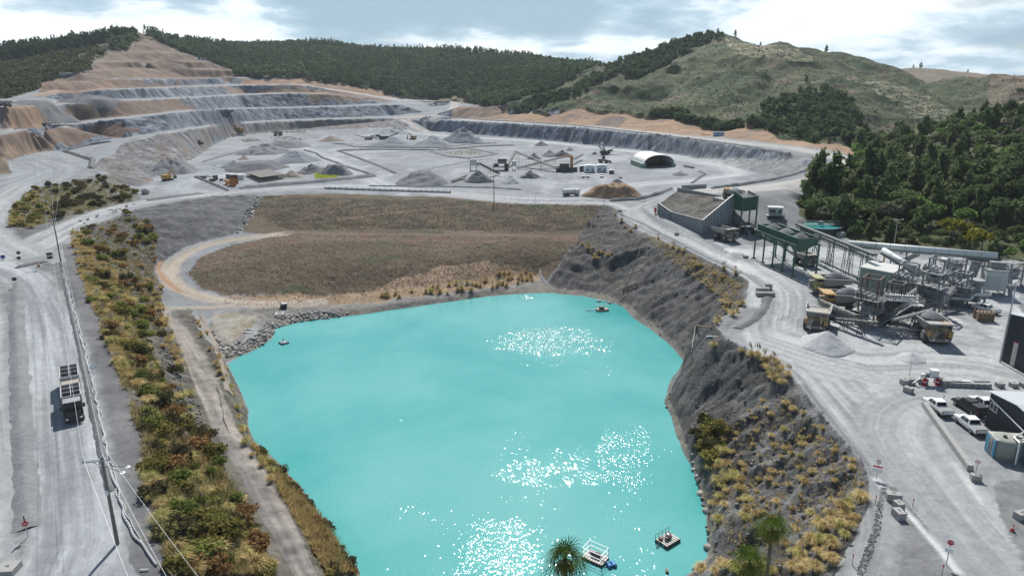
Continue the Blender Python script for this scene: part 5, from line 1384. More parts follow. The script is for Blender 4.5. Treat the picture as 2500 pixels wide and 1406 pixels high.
def berm(pts, w, h, mat, label=None, seed=0, name='earth_berm'):
 """windrow along the ground"""
 L = [np.array(hit(*p)[:2]) for p in pts]; Q = []
 for a, b in zip(L, L[1:]):
  n = max(1, int(np.linalg.norm(b - a) / max(.7, w * .35)))
  for k in range(n): Q.append(a + (b - a) * k / n)
 Q.append(L[-1]); Q = np.array(Q)
 vs = []; prof = [(-1, -.25), (-.7, .18), (-.4, .6), (-.1, .97), (.15, .95), (.45, .55), (.75, .15), (1, -.25)]
 for i, q in enumerate(Q):
  t = Q[min(i + 1, len(Q) - 1)] - Q[max(i - 1, 0)]; t = t / (np.linalg.norm(t) + 1e-9); nrm = np.array([-t[1], t[0]])
  k = 1.0 if 0 < i < len(Q) - 1 else .35
  j = 1 + .3 * fbm(np.array([q[0] / 3]), np.array([q[1] / 3]), seed, 3)[0]
  for s, z in prof:
   p = q + nrm * (s * w * .5 * (1 + .9 * (j - 1)) + .3 * w * .3 * fbm(np.array([q[0] / 1.1]), np.array([q[1] / 1.1]), seed + 7, 3)[0])
   g_ = ground(p[0], p[1])
   nz = .22 * h * fbm(np.array([p[0] / 1.3]), np.array([p[1] / 1.3]), seed + 2, 3)[0]
   vs.append((p[0], p[1], g_ + z * h * k * j + nz))
 m = len(prof); fs = [(i * m + k, i * m + k + 1, (i + 1) * m + k + 1, (i + 1) * m + k) for i in range(len(Q) - 1) for k in range(m - 1)]
 me = bpy.data.meshes.new(name); me.from_pydata(vs, [], [f[::-1] for f in fs]); me.polygons.foreach_set('use_smooth', [True] * len(fs)); me.materials.append(mat)
 bm = bmesh.new(); bm.from_mesh(me); bmesh.ops.recalc_face_normals(bm, faces=bm.faces)
 if sum(f.normal.z for f in bm.faces) < 0: bmesh.ops.reverse_faces(bm, faces=bm.faces)
 bm.to_mesh(me); bm.free()
 o = bpy.data.objects.new(name, me); COL.objects.link(o); o['kind'] = 'structure'
 return o
for i, (pts, w, h, mt) in enumerate([
 ([(496, 396), (540, 383), (599, 368)], 3.0, .8, G_DARK), ([(477, 433), (510, 446), (556, 466)], 2.6, 1.0, G_DARK), ([(478, 433), (500, 431), (516, 433)], 2, .6, G_DARK),
 ([(586, 461), (650, 456), (740, 449), (868, 436), (914, 431)], 6.0, 1.5, G_GREY), ([(743, 368), (772, 375), (789, 387), (830, 401), (842, 407), (916, 430)], 2.8, .9, G_DARK),
 ([(808, 352), (842, 353), (868, 360), (1000, 362), (1073, 362), (1140, 354), (1212, 350)], 3.2, .8, G_DARK), ([(825, 369), (870, 385), (928, 407), (964, 424)], 3.0, .9, G_DARK),
 ([(825, 369), (900, 366), (1000, 367), (1075, 367), (1150, 360), (1200, 357), (1256, 356)], 3.0, .9, G_DARK), ([(900, 455), (1000, 456), (1104, 457), (1200, 459), (1274, 464)], 1.8, .5, G_DARK),
 ([(362, 490), (430, 481), (494, 473)], 4.5, .9, G_GREY), ([(155, 370), (185, 379), (226, 391), (222, 412)], 4.0, 1.4, G_DARK), ([(167, 367), (220, 355), (272, 347)], 3.5, 1.2, G_DARK),
 ([(1974, 406), (1966, 418), (1890, 440), (1800, 454), (1738, 461)], 3.0, 1.1, G_GREY), ([(1490, 492), (1560, 488), (1610, 475), (1640, 462)], 3.2, 1.2, G_GREY),
 ([(1872, 725), (1868, 750), (1840, 782), (1800, 802)], 2.6, .5, G_DARK),
 ([(1050, 371), (1082, 363), (1150, 364), (1214, 377), (1150, 388), (1100, 384), (1050, 371)], 3.2, .9, G_GREY), ([(1000, 423), (1060, 410), (1140, 396), (1200, 388)], 5, .5, G_GREY),
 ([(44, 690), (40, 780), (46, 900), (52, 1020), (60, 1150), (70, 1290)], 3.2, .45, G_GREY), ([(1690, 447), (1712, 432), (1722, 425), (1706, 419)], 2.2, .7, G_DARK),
 ([(150, 640), (165, 720), (195, 850), (218, 960), (246, 1090), (268, 1200)], 1.3, .35, G_DARK), ([(40, 655), (85, 645), (118, 640)], 2.2, .7, G_DARK),
 ([(1960, 935), (2010, 1000), (2070, 1075), (2120, 1135)], .8, .16, G_GREY), ([(1510, 520), (1575, 549), (1650, 588), (1730, 630), (1810, 668)], 1.0, .25, G_GREY),
 ([(490, 770), (520, 830), (548, 900), (560, 960)], 1.6, .6, G_BROWN), ([(1120, 290), (1180, 294), (1240, 297), (1400, 306), (1600, 329), (1800, 355), (1930, 376)], 2.2, .8, G_DARK),
]):
 berm(pts, w, h, mt, seed=i)
def rock_mesh(seed, name='boulder'):
 r = np.random.RandomState(seed)
 bm = bmesh.new(); bmesh.ops.create_icosphere(bm, subdivisions=2, radius=1)
 pl = r.normal(size=(9, 3)); pl /= np.linalg.norm(pl, axis=1)[:, None]; of = .55 + .35 * r.rand(9)
 for v in bm.verts:
  c = np.array(v.co)
  for n_, d in zip(pl, of):
   k = c @ n_ - d
   if k > 0: c = c - n_ * k
  v.co = Vector(c * np.array([1, .85, .7]))
 me = bpy.data.meshes.new(name); bm.to_mesh(me); bm.free()
 return me
ROCKS = []
for i in range(4):
 me = rock_mesh(i); me.materials.append(ROCKM); me2 = me.copy(); me2.materials.clear(); me2.materials.append(ROCKDK)
 ROCKS.append((me, me2))
rr_ = random.Random(77)
def boulders(poly, n, sizes, label, group, seed, darkp=.3, gap=.9):
 for (x, y, z, a, b) in spread_on(poly, n, gap, seed, 14):
  s = rr_.uniform(*sizes); d = rr_.random() < darkp
  o = bpy.data.objects.new('boulder', ROCKS[rr_.randrange(4)][1 if d else 0]); COL.objects.link(o)
  o.location = (x, y, z + s * .08); o.rotation_euler = (rr_.uniform(-.4, .4), rr_.uniform(-.4, .4), rr_.uniform(0, 6.28)); o.scale = (s, s * rr_.uniform(.7, 1.1), s * rr_.uniform(.7, 1.1))
  tag(o, ('dark ' if d else 'pale ') + label, 'boulder', group)
boulders([(690, 772), (720, 765), (800, 760), (850, 765), (800, 778), (740, 784), (690, 796), (670, 800)], 85, (.3, .8), 'boulder of the riprap along the far shore', 'riprap boulders on the far shore', 51, .08, .75)
boulders([(516, 808), (535, 832), (565, 842), (600, 832), (640, 805), (652, 780), (666, 790), (670, 812), (640, 842), (590, 862), (555, 872), (530, 848)], 120, (.28, .75), 'boulder of the riprap spit around the gravel apron', 'riprap boulders on the spit', 52, .25, .7)
boulders([(575, 565), (592, 540), (608, 510), (622, 482), (632, 480), (625, 515), (605, 548), (585, 570)], 46, (.5, 1.1), 'boulder in the rocky strip beside the grass slope', 'boulders beside the grass slope', 53, .3, 1.1)
boulders([(185, 540), (230, 525), (300, 505), (340, 492), (330, 500), (240, 535), (190, 552)], 18, (.5, .9), 'boulder along the foot of the knoll', 'boulders at the foot of the knoll', 54, .2, 1.5)
boulders([(1690, 1100), (1715, 1190), (1735, 1250), (1740, 1340), (1728, 1340), (1716, 1230), (1690, 1150)], 16, (.3, .9), 'boulder at the water line of the right bank', 'boulders on the right shore', 55, .4, 1.2)
# shot rock on the quarry floor: countless
def rubble(polys, n, s0, s1, label, seed, mt=None):
 r = np.random.RandomState(seed); P3 = np.concatenate([hits(px_in(pl, n // len(polys), seed + i)) for i, pl in enumerate(polys)])
 me0 = ROCKS[0][0]; co = np.array([v.co[:] for v in me0.vertices]); fc = np.array([p.vertices[:] for p in me0.polygons])
 n = len(P3); a = r.rand(n) * 6.28; s = s0 + (s1 - s0) * r.rand(n) ** 2
 x = co[None, :, 0] * np.cos(a)[:, None] - co[None, :, 1] * np.sin(a)[:, None]; y = co[None, :, 0] * np.sin(a)[:, None] + co[None, :, 1] * np.cos(a)[:, None]
 v = np.stack([x * s[:, None] + P3[:, 0:1], y * s[:, None] + P3[:, 1:2], co[None, :, 2] * s[:, None] + P3[:, 2:3]], -1).reshape(-1, 3)
 f = (fc[None] + (np.arange(n) * len(co))[:, None, None]).reshape(-1, 3)
 me = make_mesh('rubble', v, f); me.materials.append(mt or ROCKM)
 o = bpy.data.objects.new('rubble', me); COL.objects.link(o); tag(o, label, None, None, 'stuff')
rubble([[(655, 338), (700, 334), (745, 340), (720, 346), (670, 346)], [(585, 341), (620, 338), (640, 344), (600, 347)], [(695, 322), (745, 318), (752, 323), (700, 326)], [(568, 325), (600, 324), (600, 334), (566, 333)]], 460, .5, 1.5, 'blasted rock spread on the far quarry floor', 61)
rubble([[(1105, 430), (1150, 425), (1330, 425), (1330, 440), (1200, 450), (1110, 440)]], 260, .15, .5, 'spilled stones around the mobile plant', 62)
rubble([[(2090, 1400), (2130, 1290), (2150, 1190), (2162, 1190), (2150, 1290), (2110, 1406)]], 620, .05, .16, 'crushed stone strip beside the right-hand road', 63, ROCKDK)
rubble([LB1, [(385, 760), (440, 880), (510, 1060), (470, 1050), (400, 900), (368, 800)], CLIFF], 1300, .10, .45, 'loose stones lying on the banks', 64, ROCKDK)
# ---------------------------------------------------------------- vehicles and mobile machines
M_YEL = pm('machine_yellow', (.33, .215, .075), .65, 0, .28, .42)
M_YELB = pm('machine_yellow_clean', (.43, .25, .04), .55, 0, .2, .25)
M_DUST = pm('dusty_steel', (.22, .20, .175), .75, 0, .25, .45)
M_BODY = pm('dump_body_steel', (.30, .285, .255), .7, 0, .25, .4)
M_TYRE = pm('tyre_rubber', (.035, .035, .036), .9, 0, .3, .38)
M_DARK = pm('dark_metal', (.05, .05, .052), .6, .2, .3, .2)
M_BLACK = pm('black_paint', (.018, .018, .02), .35, 0, .2, .06, spec=.5)
M_GLASS = pm('vehicle_glass', (.02, .026, .03), .12, 0, .1, 0, spec=.7)
M_WHITE = pm('white_paint', (.74, .75, .75), .35, 0, .06, .06, spec=.5)
M_DWHITE = pm('dusty_white', (.60, .60, .585), .6, 0, .12, .15)
M_GREY = pm('grey_paint', (.22, .23, .24), .55, 0, .15, .2)
M_LGREY = pm('galvanised_steel', (.40, .42, .43), .5, .3, .15, .2)
M_RED = pm('red_paint', (.46, .025, .02), .45, 0, .1, .05)
M_ORNG = pm('rusty_orange', (.40, .17, .05), .75, 0, .35, .1)
M_RUST = pm('rust', (.16, .085, .055), .85, 0, .4, .2)
M_GREENP = pm('machine_green', (.03, .12, .085), .55, 0, .25, .2)
M_LENS = pm('lamp_lens', (.75, .75, .7), .2, 0, .05, 0)
def wheel(name, c, r, w, parent, rim=M_DUST, tyre=M_TYRE, n=18):
 mb = MB(); x, y, z = c
 ch = w * .18
 mb.loft([[(x + r * k * math.cos(t * 2 * math.pi / n), y + o, z + r * k * math.sin(t * 2 * math.pi / n)) for t in range(n)] for o, k in ((-w / 2, .84), (-w / 2 + ch, 1), (w / 2 - ch, 1), (w / 2, .84))])
 wh = mb.build(name, tyre, parent, True)
 mb = MB(); mb.tube((x, y - w / 2 - .02, z), (x, y + w / 2 + .02, z), r * .5, 12); mb.tube((x, y - w / 2 - .06, z), (x, y + w / 2 + .06, z), r * .22, 8)
 mb.build('rim', rim, wh)
 return wh
def haul_truck(label, load=None, col=M_YEL, L=8.6):
 """rigid dump truck, nose towards +x, origin on the ground under the middle"""
 o = thing('haul_truck', label, 'dump truck', group='rigid haul trucks at the plant')
 mb = MB(); mb.box((0, 0, 1.0), (7.6, 1.5, .7)); mb.box((3.4, 0, .9), (1.0, 3.6, .45)); mb.box((3.95, 0, .75), (.35, 3.5, .55)); mb.tube((1.9, -1.9, 1.05), (1.9, 1.9, 1.05), .25, 8); mb.tube((-2.3, -1.9, 1.05), (-2.3, 1.9, 1.05), .3, 8)
 mb.build('chassis', M_DUST, o)
 mb = MB(); mb.box((3.25, -.1, 1.35), (1.5, 1.9, 1.35)); mb.box((2.9, 0, 2.55), (2.3, 4.1, .12)); mb.box((3.0, 1.65, 1.5), (1.6, .8, .9)); mb.box((3.0, -1.65, 1.5), (1.6, .8, .9)); mb.build('deck', col, o)
 mb = MB(); mb.box((4.02, -.1, 1.4), (.1, 1.5, 1.2)); mb.build('radiator_grille', M_DARK, o)
 mb = MB()
 for y in (-1.9, 1.9, -.9, .7): mb.beam((4.0, y, 2.65), (4.0, y, 3.5), .06)
 mb.beam((4.0, -1.9, 3.5), (4.0, .7, 3.5), .05); mb.beam((4.0, -1.9, 3.1), (4.0, .7, 3.1), .04); mb.beam((4.1, -1.3, .75), (4.1, -.6, 2.6), .1); mb.beam((4.1, -1.75, .75), (4.1, -1.05, 2.6), .1)
 for k in range(5): mb.beam((4.12, -1.7 + .14 * k, .95 + .36 * k), (4.12, -1.1 + .14 * k, .95 + .36 * k), .08)
 mb.build('handrail', M_LGREY, o)
 mb = MB(); mb.box((2.75, 1.1, 2.66), (1.7, 1.5, 1.45), top=(.92, .92)); mb.build('cab', col, o)
 mb = MB(); mb.box((2.85, 1.1, 3.12), (1.72, 1.2, .72), top=(.94, .95)); mb.box((2.75, 1.1, 3.12), (1.3, 1.56, .72), top=(.94, .95)); mb.build('cab_window', M_GLASS, o)
 for y in (-1.2, .95):
  mb = MB(); mb.tube((4.08, y, 1.15), (4.18, y, 1.15), .17, 10); mb.build('headlight', M_LENS, o)
 for x, y, nm in ((2.0, 2.0, 'wheel'), (2.0, -2.0, 'wheel')): wheel(nm, (x, y, 1.15), 1.15, .75, o)
 for y in (1.55, -1.55): wheel('wheel', (-2.3, y, 1.15), 1.15, 1.35, o)
 # V-shaped body with flared sides and a rock guard over the cab
 def sec(x, zb, zt, wb, wt):
  return [(x, -wb, zb), (x, -wt, zt), (x, wt, zt), (x, wb, zb)]
 t = .12; mb = MB()
 A, B = (1.75, 2.0, 3.9, 1.55, 2.25), (-4.3, 2.75, 3.75, 1.75, 2.35)
 fl = lambda s, d=0: [(s[0], -s[3] + d, s[1]), (s[0], s[3] - d, s[1])]
 mb.plate([fl(A)[0], fl(A)[1], fl(B)[1], fl(B)[0]], t)
 for sgn in (1, -1):
  q = [(A[0], sgn * A[3], A[1]), (A[0], sgn * A[4], A[2]), (B[0], sgn * B[4], B[2]), (B[0], sgn * B[3], B[1])]
  mb.plate(q if sgn > 0 else q[::-1], t); mb.beam(q[1], q[2], .22, .2)
  for k in range(1, 7):
   u = k / 7; lo = [q[0][i] + (q[3][i] - q[0][i]) * u for i in range(3)]; hi = [q[1][i] + (q[2][i] - q[1][i]) * u for i in range(3)]
   mb.beam((lo[0], lo[1] + sgn * .08, lo[2]), (hi[0], hi[1] + sgn * .08, hi[2]), .2, .14)
 mb.plate([(A[0], -A[3], A[1]), (A[0], -A[4], A[2]), (A[0], A[4], A[2]), (A[0], A[3], A[1])], t)
 mb.beam((B[0], -1.75, 2.75), (B[0], 1.75, 2.75), .2)
 mb.build('dump_body', M_BODY, o)
 mb = MB(); mb.plate([(1.65, -2.25, 3.95), (4.15, -2.2, 4.12), (4.15, 2.2, 4.12), (1.65, 2.25, 3.95)], .14); mb.beam((4.15, -2.2, 4.1), (4.15, 2.2, 4.1), .3, .3); mb.build('canopy', M_BODY if col is M_YEL else col, o)
 if load:
  mb = MB(); rings = []
  for k, (w, z) in enumerate(((1.0, 3.55), (.75, 4.15), (.45, 4.75), (.1, 5.15))):
   rings.append([(-1.2 + 2.75 * w * math.cos(a * 2 * math.pi / 16) * (1 + .06 * math.sin(a * 3)), 2.1 * w * math.sin(a * 2 * math.pi / 16), z) for a in range(16)])
  mb.loft(rings); mb.build('gravel_load', load, o, True)
 return o
def set_by_px(o, pa, pb, dz=0.0, back=0.5):
 """place between two ground pixels, nose at pb"""
 a = hit(*pa); b = hit(*pb); x = a[0] + (b[0] - a[0]) * back; y = a[1] + (b[1] - a[1]) * back
 to_ground(o, x, y, heading(a, b), dz)
def pitched(o, loc, rz): o.location = loc; o.rotation_euler = (0, 0, rz)
t1 = haul_truck('empty grey-bodied haul truck parked below the crusher wall', None, M_DUST); set_by_px(t1, (1748, 580), (1791, 592)); t1.scale = (.94, .94, .98)
t2 = haul_truck('empty yellow haul truck nearest the pale gravel cone'); h = hit(1993, 797); to_ground(t2, h[0], h[1], math.radians(-116))
t3 = haul_truck('haul truck heaped with grey gravel, behind the empty yellow one', G_GREY, M_ORNG if False else M_YELB); h = hit(2050, 757); to_ground(t3, h[0], h[1], math.radians(160)); t3.rotation_euler[2] = math.radians(172)
t4 = haul_truck('lime-edged haul truck heaped with fines, beside the bins', G_GREY, pm('lime_yellow', (.34, .33, .12), .6, 0, .25, .35)); h = hit(2022, 716); to_ground(t4, h[0], h[1], math.radians(176))
t5 = haul_truck('loaded haul truck driving out of the plant in front of the screens', G_GREY); h = hit(2272, 826); to_ground(t5, h[0], h[1], math.radians(-100))
t6 = haul_truck('yellow haul truck tipping rock into the crusher hopper', G_LIGHT, M_YELB); t6.scale = (.9, .9, .85)
t7 = haul_truck('dusty haul truck waiting under the green loading bins', None, M_DUST); h = hit(1963, 646); to_ground(t7, h[0], h[1], math.radians(-75)); t7.scale = (.8, .8, .8)
t8 = haul_truck('haul truck reversing on the far quarry floor by the blasted rock', G_DARK, M_DUST); h = hit(679, 332); to_ground(t8, h[0], h[1], math.radians(4)); t8.scale = (1.12, 1.12, 1.12)
t9 = haul_truck('haul truck at the top left corner of the upper bench', None, M_DUST); h = hit(12, 262); to_ground(t9, h[0], h[1], 2.9)
t9['group'] = t8['group'] = 'haul trucks in the pit'
def excavator(label, col, reach=1.0, fold=False):
 o = thing('excavator', label, 'excavator')
 for s in (-1, 1):
  mb = MB(); pr = [(-2.1, .35), (-1.7, 0), (1.7, 0), (2.1, .35), (1.8, .85), (-1.8, .85)]; mb.prism(pr, s * 1.35 - .3, s * 1.35 + .3); mb.build('track', M_DARK, o)
 mb = MB(); mb.box((0, 0, .6), (2.4, 2.2, .5)); mb.tube((0, 0, 1.0), (0, 0, 1.3), .8, 14); mb.box((-.8, 0, 1.25), (3.6, 2.8, .3)); mb.box((-1.5, 0, 1.5), (2.2, 2.8, 1.25), top=(.95, .95)); mb.box((.5, -.9, 1.5), (1.2, .9, .9)); mb.build('body', col, o)
 mb = MB(); mb.box((.4, .85, 1.5), (1.6, 1.1, 1.6), top=(.85, .95)); mb.build('cab', col, o)
 mb = MB(); mb.box((.45, .85, 2.1), (1.64, .9, .8), top=(.88, .95)); mb.box((.4, .85, 2.1), (1.2, 1.14, .8), top=(.88, .96)); mb.build('cab_window', M_GLASS, o)
 mb = MB(); e = (3.0 * reach, 0, 4.6); mb.beam((.9, 0, 1.7), (2.2 * reach, 0, 4.3), .42, .6); mb.beam((2.1 * reach, 0, 4.2), (4.4 * reach, 0, 3.9), .38, .55); mb.build('boom', col, o)
 mb = MB(); mb.beam((4.2 * reach, 0, 4.3), (5.3 * reach, 0, 1.5), .32, .42); mb.build('arm', col, o)
 mb = MB(); mb.prism([(5.3 * reach, 1.7), (5.9 * reach, 1.0), (5.4 * reach, .35), (4.6 * reach, .6), (4.8 * reach, 1.3)], -.55, .55); mb.build('bucket', M_DARK, o)
 return o
e1 = excavator('yellow excavator with its pale boom raised beside the left stockpile', pm('excavator_yellow', (.48, .30, .06), .55, 0, .2, .15)); h = hit(410, 441); to_ground(e1, h[0], h[1], math.radians(80)); e1.scale = (1.15,) * 3
e2 = excavator('bright yellow excavator digging at the foot of the far face', M_YELB); h = hit(586, 324); to_ground(e2, h[0], h[1], math.radians(200)); e2.scale = (1.7,) * 3
e3 = excavator('dusty yellow excavator behind the blue-grey cones', M_YEL); h = hit(1008, 341); to_ground(e3, h[0], h[1], 2.6); e3.scale = (1.25,) * 3
e4 = excavator('dusty excavator working beside the upper bench heap', M_DUST); h = hit(168, 249); to_ground(e4, h[0], h[1], .2); e4.scale = (1.1,) * 3
for px, py, a, lab in ((1112, 247, .3, 'yellow excavator at the tree line by the top of the ramp'), (1136, 249, 2.2, 'small yellow machine beside the excavator at the tree line')):
 e = dup(e3, (0, 0, 0), 0, lab); h = hit(px, py); to_ground(e, h[0], h[1], a); e.scale = (1.1,) * 3
def loader(label, col):
 o = thing('wheel_loader', label, 'loader')
 mb = MB(); mb.box((-1.5, 0, .9), (2.8, 1.9, 1.2), top=(.95, .95)); mb.box((.9, 0, .8), (1.8, 1.4, .9)); mb.build('body', col, o)
 mb = MB(); mb.box((-.2, 0, 1.9), (1.5, 1.5, 1.4), top=(.85, .9)); mb.build('cab', M_GLASS, o)
 mb = MB(); mb.beam((1.0, .5, 1.7), (3.0, .5, .7), .25, .4); mb.beam((1.0, -.5, 1.7), (3.0, -.5, .7), .25, .4); mb.build('lift_arm', col, o)
 mb = MB(); mb.prism([(2.9, .3), (4.0, .2), (3.5, .5), (3.2, 1.4), (2.8, 1.0)], -1.4, 1.4); mb.build('bucket', M_DARK, o)
 for x in (1.4, -1.6):
  for y in (-1.05, 1.05): wheel('wheel', (x, y, .75), .75, .6, o)
 return o
l1 = loader('dark wheel loader alone on the open left quarry floor', M_DARK); h = hit(487, 354); to_ground(l1, h[0], h[1], 2.8); l1.scale = (1.1,) * 3
l2 = loader('dusty wheel loader parked between the mobile screen and the white sheds', M_DUST); h = hit(1474, 398); to_ground(l2, h[0], h[1], .1); l2.scale = (1.25,) * 3
l3 = loader('dusty yellow loader at the conveyor foot near the white sheds', M_YEL); h = hit(1378, 418); to_ground(l3, h[0], h[1], 1.2)
def ute(label, col, bed='cover', L=5.3, cat='pickup truck'):
 """double-cab pickup, nose towards +x"""
 o = thing('pickup_truck', label, cat, group='pickups parked on the site')
 hw = .93
 st = [(-2.62, .55, .98, hw * .95), (-2.55, .5, 1.08, hw), (-1.0, .42, 1.1, hw), (.9, .42, 1.12, hw), (1.5, .42, 1.1, hw), (2.45, .45, .98, hw * .95), (2.66, .5, .78, hw * .82)]
 mb = MB(); rings = []
 for x, z0, z1, w in st: rings.append([(x, -w * .92, z0), (x, -w, (z0 + z1) / 2), (x, -w * .95, z1), (x, w * .95, z1), (x, w, (z0 + z1) / 2), (x, w * .92, z0)])
 mb.loft(rings); mb.build('body', col, o)
 mb = MB(); rings = []
 for x, z0, w0, z1, w1 in [(-.95, 1.08, .86, 1.1, .86), (-.72, 1.08, .86, 1.72, .70), (.35, 1.08, .86, 1.80, .72), (.62, 1.08, .86, 1.74, .70), (1.32, 1.08, .84, 1.13, .8)]:
  rings.append([(x, -w0, z0), (x, -w1, z1), (x, w1, z1), (x, w0, z0)])
 mb.loft(rings); cb = mb.build('cab', col, o)
 mb = MB()
 mb.plate([(1.27, -.72, 1.19), (1.27, .72, 1.19), (.68, .62, 1.71), (.68, -.62, 1.71)], .03); mb.build('windscreen', M_GLASS, o, loc=(.02, 0, .02))
 mb = MB(); mb.plate([(-.9, .66, 1.2), (-.9, -.66, 1.2), (-.75, -.6, 1.64), (-.75, .6, 1.64)], .03); mb.build('rear_window', M_GLASS, o, loc=(-.03, 0, 0))
 for s in (-1, 1):
  for x0, x1 in ((-.62, .12), (.2, 1.0)):
   mb = MB(); q = [(x0, s * .855, 1.2), (x1, s * .85, 1.2), (min(x1, .62), s * .735, 1.64), (x0 + .05, s * .735, 1.64)]
   mb.plate(q if s < 0 else q[::-1], .03); mb.build('side_window', M_GLASS, o, loc=(0, s * .015, 0))
 mb = MB()
 if bed == 'cover': mb.box((-1.78, 0, 1.09), (1.5, 1.62, .06)); mb.build('tray_cover', M_GREY, o)
 else:
  mb.box((-1.78, 0, 1.1), (1.52, 1.7, .55), top=(.96, .92)); mb.build('canopy', col, o)
 for x in (1.62, -1.6):
  for s in (-1, 1): wheel('wheel', (x, s * .82, .38), .38, .26, o, M_LGREY, pm('car_tyre', (.02, .02, .021), .85, 0, .2, .08), 14)
 for s in (-1, 1):
  mb = MB(); mb.box((2.58, s * .62, .78), (.16, .34, .16)); mb.build('headlight', M_LENS, o)
  mb = MB(); mb.box((-2.62, s * .8, .75), (.08, .14, .3)); mb.build('tail_light', M_RED, o)
 mb = MB(); mb.box((2.68, 0, .42), (.12, 1.6, .22)); mb.box((-2.68, 0, .42), (.12, 1.6, .2)); mb.build('bumper', M_DARK, o)
 return o
u1 = ute('white pickup parked against the block wall, dusty tray', M_WHITE, 'cover'); set_by_px(u1, (2303, 1014), (2272, 990))
u2 = ute('black pickup with a canopy and roof rack beside the dark shed', M_BLACK, 'canopy'); set_by_px(u2, (2384, 1013), (2346, 990))
u3 = ute('white pickup half hidden behind the corner of the dark shed', M_WHITE, 'cover'); set_by_px(u3, (2416, 1008), (2386, 988))
u4 = ute('clean white pickup parked in the open nearest the water tank', M_WHITE, 'cover'); set_by_px(u4, (2388, 1062), (2346, 1030))
for px, py, lab in ((1424, 433, 'white pickup left of the pair in front of the white sheds'), (1435, 433, 'white pickup right of the pair in front of the white sheds'), (1469, 433, 'white pickup with a dark bonnet in front of the right white shed'), (1515, 434, 'small white car at the end of the row by the white sheds')):
 c = dup(u4, (0, 0, 0), 0, lab); h = hit(px, py); to_ground(c, h[0], h[1], math.radians(-95)); c.scale = (.95,) * 3
for px, py, a, lab in ((2435, 757, 2.0, 'white van-like service truck deep in the plant behind the orange frame'),):
 c = dup(u4, (0, 0, 0), 0, lab); h = hit(px - 30, py + 4); to_ground(c, h[0], h[1], a)
def small_truck(name, label, col, tank=False):
 o = thing(name, label, 'truck')
 mb = MB(); mb.box((0, 0, .6), (7.4, 1.0, .3)); mb.build('chassis', M_DARK, o)
 mb = MB(); mb.box((2.9, 0, .7), (1.7, 2.3, 2.0), top=(.92, .95)); mb.build('cab', col, o)
 mb = MB(); mb.box((3.0, 0, 1.65), (1.72, 2.1, .75), top=(.95, .97)); mb.build('cab_window', M_GLASS, o)
 mb = MB()
 if tank:
  mb.loft([[(x, 1.15 * math.cos(t * math.pi / 8), 1.95 + 1.0 * math.sin(t * math.pi / 8)) for t in range(16)] for x in (-3.4, 1.8)]); mb.box((-3.6, 0, .8), (.3, 2.3, .4)); mb.build('water_tank', M_DWHITE, o)
 else:
  mb.box((-.9, 0, 1.0), (4.6, 2.4, 1.2), top=(1.02, 1.02)); mb.build('tray', M_GREY, o)
 for x in (2.7, -1.2, -2.5):
  for s in (-1, 1): wheel('wheel', (x, s * 1.0, .55), .55, .4, o)
 return o
w = small_truck('water_cart', 'cream water cart spraying the road beside the soil heap', M_DWHITE, True); h = hit(1393, 478); to_ground(w, h[0], h[1], math.radians(15)); w.scale = (1.05,) * 3
w = small_truck('tray_truck', 'grey-white tip truck driving along the left bench road', M_DWHITE); h = hit(111, 308); to_ground(w, h[0], h[1], math.radians(8)); w.scale = (1.05,) * 3
